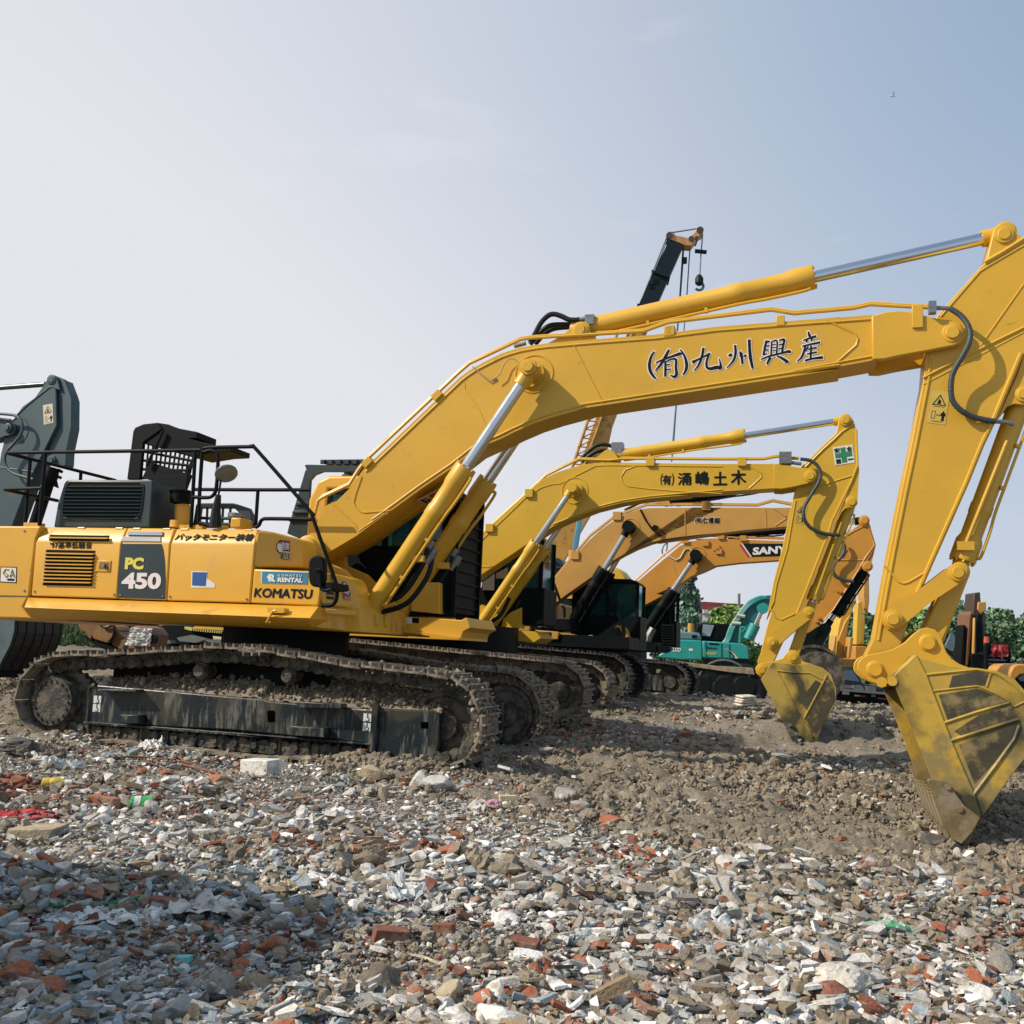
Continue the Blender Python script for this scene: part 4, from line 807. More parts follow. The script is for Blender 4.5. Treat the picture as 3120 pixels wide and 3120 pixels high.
    # brush-written characters on the boom, drawn stroke by stroke
    strokes=["530,300,10 505,340,16 492,400,20 500,450,20 525,490,16 545,508,8",
    "540,385,8 600,360,14 660,338,14 722,318,22 728,326,10","640,285,12 618,330,20 590,380,18 560,420,14 535,448,5","612,372,12 613,440,16 612,490,16","612,378,8 660,358,10 692,362,16 692,420,16 697,470,20 680,492,18 650,478,6","618,402,8 650,398,8","618,438,8 655,432,8",
    "725,285,8 755,330,14 772,390,20 768,440,18 745,478,8",
    "815,383,24 860,360,12 920,330,12 950,315,14","900,272,16 890,330,16 865,400,14 828,446,5","945,312,14 925,370,14 925,415,16 950,430,20 1000,420,24 1028,425,20 1030,400,14 1018,352,4",
    "1100,318,20 1112,335,14","1088,328,10 1103,333,14","1138,252,14 1142,310,16 1125,370,14 1075,425,5","1178,300,14 1180,340,12","1186,310,14 1190,350,16 1195,395,14","1205,340,14 1222,325,12","1245,210,18 1248,280,18 1255,350,20 1272,430,14",
    "1375,215,12 1365,260,14 1352,330,12","1378,232,10 1400,222,12","1372,260,8 1398,254,8","1365,290,8 1392,286,8","1352,322,8 1380,318,8","1415,225,10 1412,280,10 1410,330,10","1418,225,8 1452,218,10 1455,270,10 1450,330,10","1422,250,6 1445,246,6","1422,272,6 1445,268,6","1422,295,6 1445,290,6","1470,218,8 1508,210,14 1500,260,14 1492,315,12","1468,250,8 1495,245,8","1466,280,8 1492,276,8","1334,360,8 1400,335,12 1480,315,12 1545,300,18 1555,312,10","1405,345,18 1385,385,14 1380,400,4","1455,335,8 1490,350,16 1530,378,22 1530,385,8",
    "1690,150,8 1700,180,18 1702,190,10","1652,218,8 1700,200,12 1750,185,16","1685,205,10 1675,232,12","1722,195,12 1712,222,10","1645,262,8 1700,248,12 1780,232,14","1670,255,12 1655,310,14 1635,350,12 1605,375,4","1690,262,10 1672,300,8","1690,285,8 1755,270,12","1712,258,12 1710,310,12 1708,350,12","1680,320,8 1755,305,12","1665,370,14 1720,355,12 1800,345,20"]
    b1=MB();b2=MB()
    for s_i,s in enumerate(strokes):
        a=[tuple(map(float,q.split(','))) for q in s.split()]; pts=[f.P(Q(f"{x},{y}")[0],-BW) for x,y,_ in a]; ws=[f.m(Q("1200,300")[0],-BW,w_*1.18/2.477/2) for *_,w_ in a]
        n=6; P_=cr(pts,n); Wd=[]
        for i in range(len(ws)-1):
            for k in range(n): Wd.append(ws[i]+(ws[i+1]-ws[i])*k/n)
        Wd.append(ws[-1])
        for bb_2,ex,h0,h1 in((b1,.011,.0012+.00003*s_i,.004+.00004*s_i),(b2,0,.0062,.0075+.00004*s_i)):
            lf=[];rt=[]
            for i,p in enumerate(P_):
                q=P_[max(i-1,0)];r2=P_[min(i+1,len(P_)-1)]; t=Vector((r2[0]-q[0],0,r2[2]-q[2])).normalized(); nn=Vector((-t.z,0,t.x)); w_=Wd[i]+ex; e=t*(-ex if i==0 else ex if i==len(P_)-1 else 0)
                lf.append(Vector((p[0],0,p[2]))+nn*w_+e); rt.append(Vector((p[0],0,p[2]))-nn*w_+e)
            vs=[];fs=[]
            for i in range(len(lf)): vs+=[(lf[i][0],-BW-h1,lf[i][2]),(rt[i][0],-BW-h1,rt[i][2])]
            m_=len(vs); vs+=[(v[0],-BW-h0+.002,v[2]) for v in vs]
            for i in range(len(lf)-1): a_i=2*i; fs+=[[a_i,a_i+2,a_i+3,a_i+1],[a_i,m_+a_i,m_+a_i+2,a_i+2],[a_i+1,a_i+3,m_+a_i+3,m_+a_i+1]]
            fs+=[[0,1,m_+1,m_],[m_-2,2*m_-2,2*m_-1,m_-1]]; bb_2.add(vs,fs)
    o=b1.build('lettering_outline',PNK,boom); o=b2.build('lettering',INK,boom)
    return root
# ================================================================== the machines behind
GROUP='yellow excavators parked in a row'
def ident(o): return o
def undercarriage(root,fr,front,ztop_r,ztop_f,r,Lt,near,far,width=.6,nshoe=46,parts=False,m=None,frame_px=None):
    und=empty('undercarriage',(0,0,0)); und.parent=root
    uf=fr.P(front,near)[0]; p1=Vector((uf-r,0,ztop_f-r)); p0=Vector((uf-Lt+r,0,ztop_r-r*.98))
    path=stadium(p0,p1,r*.98,r)
    track(und,path,near,near+width,parts,nshoe,m); track(und,path,far-width,far,False,nshoe,m)
    for s,w in((-1,near+.2),(1,far-.2)):
        b=MB(); zc=(p0.z+p1.z)/2; dz=(p1.z-p0.z)/2
        b.ext([Vector((p0.x+r*.6,0,p0.z+r*.35)),Vector((p1.x-r*.45,0,p1.z+r*.35)),Vector((p1.x-r*.3,0,p1.z-r*.55)),Vector((p0.x+r*.6,0,p0.z-r*.45))],*sorted((w,w-s*.28))); b.build('track_frame',FRAME,und,bevel=.02)
        idler(und,p1,r*.8,*sorted((w,w-s*.2))); idler(und,p0,r*.78,*sorted((w,w-s*.2)),name='sprocket')
    b=MB(); b.box(p0.x+r*1.4,p1.x-r*1.4,near+.5,far-.5,p1.z-r*.2,ztop_f-.03); um=(p0.x+p1.x)/2; b.cyl((um,(near+far)/2,ztop_f-.1),(um,(near+far)/2,ztop_r+.35),1.05,n=30); b.build('car_body',BLK,und); return und
def quickcab(root,fr,tl,br,cn,cf,m=None,guard=False,name='cab'):
    cb=empty(name,(0,0,0)); cb.parent=root; a=fr.P(tl,cn); c=fr.P(br,cn); ul,zt,ur,zb=a[0],a[2],c[0],c[2]; h=zt-zb
    b=MB(); b.ext([Vector((ul,0,zt-.15*h)),Vector((ul+.1,0,zt-.03)),Vector((ul+.25,0,zt)),Vector((ur-.25,0,zt)),Vector((ur-.08,0,zt-.06)),Vector((ur-.08,0,zt-.12)),Vector((ul+.25,0,zt-.12)),Vector((ul+.22,0,zb+.4*h)),Vector((ul,0,zb+.4*h))],cn,cf); b.build('cab_shell',m or BLK,cb,bevel=.03)
    b=MB(); b.box(ul,ur,cn,cf,zb,zb+.4*h); b.build('cab_door',BLK,cb,bevel=.02)
    b=MB()
    for w in(cn,cf-.05):
        for x in(ul+.22,(ul+ur)/2,ur-.12): b.box(x,x+.07,w,w+.05,zb+.38*h,zt-.1)
    each(b,'window_frame',BLK,cb); b=MB(); b.box(ul+.25,ur-.1,cn+.02,cn+.03,zb+.38*h,zt-.1); b.box(ur-.1,ur-.09,cn+.05,cf-.05,zb+.38*h,zt-.1); b.box(ul+.25,ur-.1,cf-.04,cf-.03,zb+.38*h,zt-.1); b.build('window_glass',bpy.data.materials['cab_glass'],cb)
    m_=(ul+ur)/2; b=MB(); b.box(m_-.3,m_+.1,cn+.25,cf-.25,zb+.35*h,zb+.5*h); b.box(m_-.35,m_-.22,cn+.25,cf-.25,zb+.45*h,zb+.8*h); b.build('seat',BLK,cb,bevel=.04)
    if guard:
        b=MB(); b.box(ur-.02,ur+.02,cn,cf,zb,zb+.08)
        for k in range(9): z=zb+h*k/9; b.box(ur+.02,ur+.05,cn,cf,z,z+.03)
        for w in(cn,cf-.04): b.box(ur+.01,ur+.05,w,w+.04,zb,zt)
        b.build('front_guard',BLK,cb)
    return cb
def boomset(root,fr,BW,bpoly,m,fork=None,fw=.3):
    b=MB(); b.ext(fr.uz(bpoly,-BW),-BW,BW); bo=b.build('boom',m,root,bevel=.01)
    if fork:
        q=fr.uz(fork,-fw); b=MB(); b.ext(q,-fw,-BW-.004); b.ext([Vector((p[0],0,p[2])) for p in q],BW+.004,fw); each(b,'fork',m,bo,bevel=.01)
    return bo
def m2():
    f=Fr(17.0,TH,u0=-1.); root=empty('excavator',f.O,-TH,'second yellow excavator from the front, with a green cross sticker on its arm','excavator',GROUP)
    m=YEL2; BW=.2
    bp=G("60,1150 95,1090 190,1000 480,740 560,665 640,612 720,575 800,550 900,522 1000,508 1100,505 1932,515")+H("770,588 940,588 985,586 990,795 975,797 500,827 0,857")+G("1700,742 1400,772 1200,802 1000,852 800,928 690,977 540,1077 400,1172 100,1372 40,1410 10,1330")
    fk=H("985,588 1040,586 1100,602 1250,625 1300,625 1340,650 1354,700 1335,735 1285,752 1160,782 1050,800 985,797")
    bo=boomset(root,f,BW,bp,m,fk,.28)
    b=MB(); bead(b,f.uz(G("95,1200 85,1160 180,1060 480,770 600,690 680,665 740,660 920,570 1000,530 1100,525 1932,535"),-BW),-BW,.012); bead(b,f.uz(G("1300,530 1220,560 1190,610 1200,650 1240,680 1400,700 1700,722 1932,735")+H("350,825"),-BW),-BW,.012)
    bead(b,f.uz(H("770,600 880,665 885,700 780,795"),-BW),-BW,.012); bead(b,f.uz(G("690,960 1000,835 1200,785 1400,755 1932,705"),-BW),-BW,.014); bead(b,f.uz(G("100,1110 90,1230 130,1270 210,1275 240,1265"),-BW),-BW,.01)
    c=f.P(G("848,712")[0],-BW); bead(b,circ(c,f.m(G("848,712")[0],-BW,40)),-BW,.012,True); b.build('weld_seam',m,bo)
    b=MB()
    for w,dz in((-.18,0),(-.08,.02)): b.tube([f.P(p,w)+Vector((0,0,dz)) for p in G("85,1110 640,600 880,482 1100,490 1200,478 1932,483")+H("900,550 1020,528 1090,548 1200,545")],.02,6)
    each(b,'oil_pipe',m,bo)
    b=MB()
    for p in G("225,975 515,720 1405,490")+H("720,560 1085,620"): c=f.P(p,-BW); b.box(c[0]-.07,c[0]+.07,-.25,-.03,c[2]-.1,c[2]+.04)
    each(b,'pipe_clamp',m,bo)
    b=MB()
    for t,w in(("880,490 940,430 1000,385 1060,372 1120,385 1160,400",-.06),("900,500 950,460 1010,425 1080,415",.05)): b.tube(cr([f.P(p,w) for p in G(t)],5),.035,8)
    each(b,'hose',RUB,bo); b=MB(); c=f.P(G("1165,405")[0],0); b.box(c[0]-.1,c[0]+.1,-.1,.1,c[2]-.1,c[2]+.1); b.box(*sum([[v-.1,v+.1] for v in f.P(H("1085,545")[0],-.2)],[])); b.cyl(f.P(H("1110,575")[0],-.25),f.P(H("1220,590")[0],-.25),.03); each(b,'hose_coupling',STL,bo)
    q=f.uz(G("1020,480 1080,430 1110,420 1150,440 1180,490 1180,510 1000,510"),0); b=MB()
    for w in(-.16,.11): b.ext([Vector((p[0],0,p[2])) for p in q],w,w+.05)
    each(b,'bracket',m,bo)
    ftext(f,"有","1493,668 1556,668 1495,598",-BW-.001,INK,bo,cropf=G,bold=.035); 
    for t,cpx in(("(","1478,675 1492,675 1480,588"),(")","1560,675 1577,675 1562,585")): ftext(f,t,cpx,-BW-.001,INK,bo,cropf=G,bold=.02)
    for ch,x0,x1,y0,y1 in(("涌",182,290,668,768),("嶋",330,440,655,765),("土",480,592,658,768),("木",628,752,645,762)): ftext(f,ch,f"{x0},{y1} {x1},{y1-3} {x0},{y0}",-BW-.001,INK,bo,cropf=H,bold=.05)
    b=MB(); c=f.P(G("830,690")[0],-.45); r=.085; b.cyl((c[0],-.5,c[2]),(c[0],.5,c[2]),r,n=24); b.cyl((c[0],-BW-.05,c[2]),(c[0],BW+.05,c[2]),r*1.6,n=24); b.build('pin_boss',m,bo)
    # arm
    AW=.17; ap=H("1530,235 1510,330 1380,450 1220,612 1170,790 1130,960 1060,1290 985,1580 925,1900")+V("1475,450 1400,700 1345,930 1312,1010 1320,1060 1420,1060 1480,1010 1640,660 1698,545")+H("1280,1610 1440,1200 1480,1070 1640,745 1700,605 1690,350 1665,240 1640,195 1600,173 1560,188")
    b=MB(); b.ext(f.uz(ap,-AW),-AW,AW); ar=b.build('arm',m,root,bevel=.01)
    b=MB(); bead(b,f.uz(H("1250,620 1400,470 1500,380 1560,320 1665,250"),-AW),-AW,.02); bead(b,f.uz(H("1680,300 1692,600 1640,735 1480,1060 1440,1190 1280,1600 1180,1850"),-AW),-AW,.018); bead(b,f.uz(H("1180,870 1320,800 1480,740 1640,690"),-AW),-AW,.014); bead(b,f.uz(H("1170,900 1100,1300 1010,1600 985,1750 960,1800 1000,1880 1050,1900 1160,1850"),-AW),-AW,.013)
    b.build('weld_seam',m,ar)
    b=MB(); q=f.uz(H("1640,745 1700,605 1705,640 1690,900 1675,945 1635,965 1590,962 1555,1000 1530,1050 1500,1100"),-.14)
    for w in(-.16,.11): b.ext([Vector((p[0],0,p[2])) for p in q],w,w+.05)
    each(b,'lug',m,ar); b=MB()
    for t,w in(("1590,220",-AW-.03),("1640,908",-.19),("1293,690",-.31)): c=f.P(H(t)[0],w); pin(b,c,.065,w-.03,w+.02)
    each(b,'pin',m,ar)
    o=decal('safety_sticker',f,H("1482,452 1648,427 1668,578 1503,603"),-AW-.001,WHT,ar,th=.006); q=f.uz(H("1482,452 1648,427 1668,578 1503,603"),-AW)
    def at(a,b_): return q[0].lerp(q[1],a).lerp(q[3].lerp(q[2],a),b_)
    b=MB(); b.ext([at(*p) for p in((.37,.08),(.63,.08),(.63,.37),(.93,.37),(.93,.63),(.63,.63),(.63,.92),(.37,.92),(.37,.63),(.07,.63),(.07,.37),(.37,.37))],-AW-.010,-AW-.007); b.build('green_cross',GRN,o)
    for ch,a,c_ in(("安",.06,.07),("全",.68,.07),("第",.06,.68),("一",.68,.76)): h_=.26 if ch!='一' else .05; text(ch,at(a,c_+h_),at(a+.27,c_+h_),at(a,c_),NW,INK,o,bold=.03).location=(0,-.007,0)
    warn_label(f,H("1183,925 1275,935 1235,1100 1160,1085"),-AW-.001,ar,bpy.data.materials['yellow_vinyl'])
    # cylinders
    ram(root,f.P(G("1105,462")[0],0),f.P(H("1590,220")[0],0),f.P(H("742,372")[0],0),0,.10,.055,m,'arm_cylinder',eye=.09)
    pb=f.P(U("160,718")[0],-.36); pt=f.P(G("828,690")[0],-.42); hd=f.P(G("562,1105")[0],-.36)
    for w,sd in((-.36,-1),(.36,1)):
        o=ram(root,pb,pt,hd,w,.095,.055,m,flare=1.15,side=sd,eye=.1); b=MB(); b.tube(cr([pb+Vector((.05,w+.36,.1)),pb.lerp(hd,.2)+Vector((.2,w+.36,-.05)),pb.lerp(hd,.42)+Vector((.16,w+.36,-.05))],5),.035); b.build('hose',RUB,o)
    q0=f.P(H("1640,908")[0],0);q1=f.P(H("1278,1838")[0],0);o=ram(root,q0,q1,f.P(H("1325,1735")[0],0),0,.095,.05,m,'bucket_cylinder',eye=.085)
    b=MB(); b.tube([f.P(p,-.12) for p in H("1555,1080 1340,1690")],.018,6); b.build('oil_pipe',m,o)
    b=MB(); b.tube(cr([f.P(p,w) for p,w in zip(H("1210,548 1290,560 1350,600 1380,670 1360,750 1300,850 1245,950 1240,1040 1290,1120 1380,1165 1480,1185 1545,1185"),[-.3]*8+[-.26,-.22,-.2,-.18])],6),.03,8); b.build('hose',bpy.data.materials['sleeved_hose'],root)
    c0=f.P(H("1278,1838")[0],-.24);c1=f.P(V("1455,825")[0],-.24)
    for w in(-.25,.2): b=MB(); b.ext(dogbone(c0,.1,c1,.11,waist=.85),w,w+.05); pin(b,c0,.05,w-.03,w); pin(b,c1,.055,w-.04,w); b.build('side_link',m,root,bevel=.006)
    b=MB(); b.ext(dogbone(f.P(H("1278,1838")[0],0),.08,f.P(V("1660,970")[0],0),.09),-.13,.13); b.build('bucket_link',m,root,bevel=.02)
    # bucket
    bk=empty('bucket',(0,0,0)); bk.parent=root; BO=.55
    back=PX("2352,2018 2380,2020 2420,2025 2467,2022 2507,2035 2532,2056 2547,2095 2548,2130 2535,2165 2505,2215 2492,2255 2466,2315")
    sd=back+PX("2450,2324 2425,2280 2384,2197 2345,2120 2318,2070")
    for w in(-BO,BO-.04): b=MB(); b.ext([Vector((p[0],0,p[2])) for p in f.uz(sd,-BO)],w,w+.04); b.build('side_plate',BKT2,bk,bevel=.006)
    b=MB(); b.shell(f.uz(PX("2340,2035")+back,-BO),-BO+.03,BO-.03,.03); b.build('shell',BKT2,bk)
    b=MB()
    for t in("2353,2023 2384,2075 2430,2170 2478,2250","2365,2043 2420,2050 2467,2050 2505,2070","2520,2056 2449,2190 2478,2250"): bead(b,f.uz(PX(t),-BO),-BO,.016)
    b.build('rib',BKT2,bk)
    for t in('50,640 180,475 232,505 110,740','270,440 330,500 345,640 240,850 165,950 95,795'): decal('worn_panel',f,T(t),-BO-.001,WORN,bk,.003)
    b=MB(); b.ext(f.uz(PX("2384,2197 2400,2200 2430,2240 2440,2262 2470,2285 2446,2307 2425,2275"),-BO),-BO-.04,-BO); b.build('side_cutter',MUDS,bk); b=MB()
    for t in("2406,2208","2426,2235","2438,2262"): c=f.P(PX(t)[0],-BO-.04); b.cyl((c[0],-BO-.07,c[2]),(c[0],-BO-.04,c[2]),.03,n=8)
    each(b,'cutter_bolt',STL,bk)
    b=MB(); b.ext(f.uz(V("1290,1085 1310,1050 1360,1030 1480,1012 1560,985 1600,930 1640,902 1690,905 1730,960 1760,1015 1850,1042 1800,1090 1500,1100 1400,1180 1345,1170 1300,1130"),-.25),-.26,-.21); e2=b.build('ear',m,bk,bevel=.006); e3=e2.copy(); COL.objects.link(e3); e3.parent=bk; e3.location=(0,.47,0)
    b=MB()
    for t in("1358,1097","1660,970"): c=f.P(V(t)[0],-.26); pin(b,c,.06,-.31,-.26)
    each(b,'pin',m,bk)
    undercarriage(root,f,(1782,2090),1.42,1.2,.46,5.2,-1.4,1.4)
    # body
    zt=f.P(PX("1450,1935")[0],0)[2]; uf=f.P(PX("1520,1935")[0],0)[0]
    b=MB(); b.box(uf-5.4,uf-.2,-1.25,1.4,zt-.12,zt+.12); b.build('revolving_frame',BODY,root,bevel=.01)
    b=MB(); b.box(uf-5.1,uf-.6,-.8,1.1,.85,zt-.13); b.build('belly_plate',BLK,root)
    b=MB(); b.box(uf-5.3,uf-1.3,-1.25,1.35,zt+.13,zt+1.1); b.build('engine_housing',BODY,root,bevel=.05)
    b=MB(); b.box(uf-5.7,uf-4.6,-1.3,1.4,zt+.0,zt+1.2); b.build('counterweight',BODY,root,bevel=.12,seg=3)
    b=MB(); b.ext(f.uz(U("380,712 610,718 745,722 803,785 720,838 610,820 375,800"),.3),.3,1.3); pf=b.build('cab_platform',m,root,bevel=.01); decal('rating_plate',f,U("405,715 465,718 465,755 405,750"),.298,WHT,pf)
    b=MB(); b.ext(f.uz(U("405,690 430,600 500,535 612,485 612,692"),.32),.32,.5); b.build('battery_box',m,root)
    b=MB(); q=f.uz(U("105,560 135,440 275,490 300,560 230,640 150,680"),-.26)
    for w in(-.28,.22): b.ext([Vector((p[0],0,p[2])) for p in q],w,w+.06)
    each(b,'boom_bracket',m,root)
    q=f.uz(U("100,660 150,635 200,640 250,700 245,770 190,800 60,800"),-.42); b=MB()
    for w in(-.46,-.3,.25,.42): b.ext([Vector((p[0],0,p[2])) for p in q],w,w+.05)
    each(b,'cylinder_bracket',m,root)
    cb=quickcab(root,f,(1400,1622),(1655,1905),.35,1.35,BODY)
    decal('sheet_on_glass',f,U("230,240 345,150 340,318 228,315"),.34,WHT,cb); decal('sheet_on_glass',f,U("180,260 222,235 222,292 183,290"),.34,WHT,cb); decal('sheet_on_glass',f,U("360,150 475,90 470,205 358,200"),.34,CRM,cb)
    return root
def m3():
    f=Fr(21.7,TH,u0=0.); root=empty('excavator',f.O,-TH,'faded tan excavator with black cylinders and a small white-edged name on its boom','excavator',GROUP)
    m=TAN; BW=.2
    bp=G("605,1500 660,1400 750,1300 850,1190 950,1080 1040,1000 1130,935 1230,880 1320,852 1400,840 1932,836")+H("300,955 900,958 970,960 1130,958 1290,965 1400,985 1420,1040 1380,1090 1240,1100 1090,1115 700,1150 0,1245")+G("1932,1022 1780,1035 1600,1055 1500,1070 1400,1097 1300,1135 1200,1185 1100,1243 980,1342 780,1482 680,1560 640,1545")
    bo=boomset(root,f,BW,bp,m)
    b=MB(); bead(b,f.uz(G("1660,845 1662,1040"),-BW),-BW,.012); bead(b,f.uz(G("1320,852 1500,1040"),-BW),-BW,.008); bead(b,f.uz(H("985,965 1088,1030 1088,1050 1000,1110"),-BW),-BW,.014); bead(b,f.uz(H("915,970 925,1115"),-BW),-BW,.012); c=f.P(G("1258,985")[0],-BW); bead(b,circ(c,f.m(G("1258,985")[0],-BW,28)),-BW,.012,True); b.build('weld_seam',m,bo)
    b=MB()
    for w,dz in((-.18,0),(-.08,.03)): b.tube([f.P(p,w)+Vector((0,0,dz)) for p in G("610,1490 640,1440 840,1190 960,1050 1150,900 1380,820 1932,818")+H("300,935 850,940 980,903 1130,932 1300,940")],.022,6)
    each(b,'oil_pipe',m,bo); b=MB()
    for p in G("850,1185 1160,895 1815,820")+H("420,940"): c=f.P(p,-BW); b.box(c[0]-.09,c[0]+.09,-.24,0,c[2]-.1,c[2]+.08)
    each(b,'pipe_clamp',m,bo)
    b=MB(); b.tube([f.P(p,-BW-.02) for p in G("1330,850 1370,930 1420,1000")],.018,6); b.ext(f.uz(G("1418,990 1435,968 1462,975 1450,1010 1425,1012"),-BW),-BW-.12,-BW); b.build('work_lamp',BLK,bo)
    b=MB(); b.tube(cr([f.P(p,0) for p in G("1215,855 1270,830 1340,800 1440,790")],4),.03,6); b.build('hose',RUB,bo)
    # white edged company name
    for ch,x0,x1 in(("(有)",1732,1785),("仁",1790,1825),("禮",1832,1870),("組",1876,1915)):
        ftext(f,ch,f"{x0-3},956 {x1+3},956 {x0-3},906",-BW-.001,WHT,bo,'lettering_outline',cropf=G,bold=.10,th=.003); ftext(f,ch,f"{x0},952 {x1},952 {x0},910",-BW-.006,INK,bo,cropf=G,bold=.03)
    pb=f.P(PX("1738,1905")[0],-.36); pt=f.P(G("1245,978")[0],-.42); hd=f.P(G("1052,1285")[0],-.36)
    for w,sd in((-.36,-1),(.36,1)):
        o=ram(root,pb,pt,hd,w,.12,.062,BLK,flare=1.2,side=sd,eye=.12)
    b=MB(); c=pt; b.cyl((c[0],-.52,c[2]),(c[0],.52,c[2]),.13,n=24); b.build('pin_boss',BLK,bo)
    ram(root,f.P(G("1520,795")[0],0),f.P(H("1640,640")[0],0),f.P(PX("2322,1503")[0],0),0,.115,.06,BLK,'arm_cylinder',eye=.1,flare=1.1)
    q=f.uz(G("1440,815 1500,785 1520,775 1545,790 1560,820"),0); b=MB()
    for w in(-.17,.12): b.ext([Vector((p[0],0,p[2])) for p in q],w,w+.05)
    each(b,'bracket',m,bo)
    # arm behind the second machine's arm
    b=MB(); b.ext(f.uz(PX("2560,1440 2590,1432 2605,1460 2600,1560 2560,1650 2500,1800 2455,1960 2425,1960 2440,1780 2475,1620 2500,1530"),-.17),-.17,.17); b.build('arm',m,root,bevel=.01)
    bk=empty('bucket',(0,0,0)); bk.parent=root; c=f.P(PX("2478,2052")[0],0); r=f.m(PX("2478,2052")[0],0,80)
    pr=[Vector((c[0]+r*math.cos(a),0,c[2]+r*.98*math.sin(a))) for a in[math.radians(x) for x in range(-60,131,10)]]
    b=MB(); b.shell(pr,-.6,.6,-.05); b.ext(pr+[Vector((c[0]-.2,0,c[2]-.9))],-.62,-.58); b.ext(pr+[Vector((c[0]-.2,0,c[2]-.9))],.58,.62); b.build('shell',MUDS,bk,bevel=.01); b=MB()
    for k in range(0,20): 
        p=pr[min(k,19)]; d=(p-Vector((c[0],0,c[2]))).normalized(); b.obox(Vector((p.x,-.55,p.z))+d*.02,d*.03,Vector((0,.12,0)),d.cross(Vector((0,1,0)))*.045)
    b.build('wear_strip',MUDS,bk)
    b=MB(); b.ext(dogbone(f.P(PX("2455,1950")[0],0),.15,f.P(PX("2490,2010")[0],0),.15),-.25,.25); b.build('bucket_link',BLK,root)
    undercarriage(root,f,(1916,2062),1.56,1.36,.46,5.6,-1.45,1.45,m=SHOE_SHADE)
    zt=f.P(PX("1700,1955")[0],0)[2]; uf=f.P(PX("1960,1955")[0],-1.2)[0]; ub=f.P(PX("1660,1955")[0],-1.2)[0]
    b=MB(); b.box(uf-5.8,uf-.3,-1.2,1.4,zt-.12,zt+.14); b.build('revolving_frame',BLK,root,bevel=.01)
    b=MB(); b.box(uf-5.9,uf-2.4,-1.2,1.35,zt+.14,zt+1.05); b.build('engine_housing',TAN,root,bevel=.05)
    b=MB(); b.ext(f.uz(N("345,150 570,160 700,165 730,330 345,325"),-1.15),-1.15,-.3); tb=b.build('tool_box',BLK,root,bevel=.02)
    b=MB(); b.ext(f.uz(N("50,70 340,75 345,325 50,310"),-1.18),-1.18,-.8); b2=b.build('tool_box',BLK,root,bevel=.02); ftext(f,"CASE","255,275 437,277 262,232",-1.2,WHT,b2,cropf=N,bold=.05)
    b=MB(); b.ext(f.uz(N("225,318 560,345 570,360 555,455 310,440 280,350"),-1.21),-1.25,-.8); s=b.build('side_skirt',TAN,root,bevel=.02); decal('inset_panel',f,N("262,348 460,352 460,425 322,415"),-1.252,BLK,s)
    b=MB(); b.ext(f.uz(N("570,355 700,365 790,385 795,405 700,410 700,460 570,460"),-1.15),-1.15,-.7); b.build('side_skirt',TAN,root); b=MB(); b.ext(f.uz(N("880,390 1240,410 1235,500 900,490"),.25),.25,.6); s=b.build('cab_platform',mat('olive_panel',(.1,.085,.04),.6),root); decal('rating_plate',f,N("975,392 1040,394 1038,425 972,423"),.248,WHT,s)
    b=MB(); b.ext(f.uz(N("1240,445 1390,455 1385,500 1235,495"),.3),.3,.9); b.build('step',mat('slate_step',(.08,.12,.17),.5),root)
    quickcab(root,f,(1745,1760),(1950,1955),.3,1.35,BLK)
    b=MB(); b.ext(f.uz(U("880,50 925,5 985,5 1030,60 1032,90 1000,200 900,350 840,400 845,95 878,92"),.4),.2,1.2); b.build('engine_hood',DKG,root,bevel=.03); b=MB(); b.ext(f.uz(U("868,85 1035,88 1035,100 868,98"),.15),.1,1.2); b.build('hood_lip',DKG,root); b=MB(); c=f.P(U("887,50")[0],.1); b.cyl(c,c+Vector((0,0,.12)),.08); b.build('beacon',mat('beacon_red',(.6,.12,.05),.4),root)
    b=MB()
    for t in("870,100 985,410","760,140 765,460","1010,470 1030,500 1030,585","610,400 640,300 720,285","770,140 775,330"): b.tube([f.P(p,-.9) for p in U(t)],.03,6)
    for t in("620,430 620,560","660,430 660,680","750,470 755,680","820,470 815,700","620,470 840,475","610,570 820,580"): b.tube([f.P(p,-1.1) for p in U(t)],.035,6)
    each(b,'handrail',BLK,root)
    b=MB(); ov=[U(f"{1500+50*math.cos(2*PI*k/16)},{470+45*math.sin(2*PI*k/16)}")[0] for k in range(16)]; b.ext(f.uz(ov,-.2),-.2,-.12); b.tube(cr([f.P(p,-.15) for p in U("1455,300 1470,400 1520,500 1580,600 1610,700 1605,790")],4),.04,6); b.build('wing_mirror',BLK,root)
    b=MB(); b.ext(f.uz(U("1515,690 1540,655 1590,670 1640,700 1662,780 1662,805 1590,800 1590,740 1560,690"),.0),0,.5); b.build('fender',m,root,bevel=.02)
    b=MB(); b.ext(f.uz(U("1100,590 1160,430 1200,385 1220,390 1190,440 1120,600"),-.6),-.62,-.56); b.build('guard_bar',BLK,root)
    return root
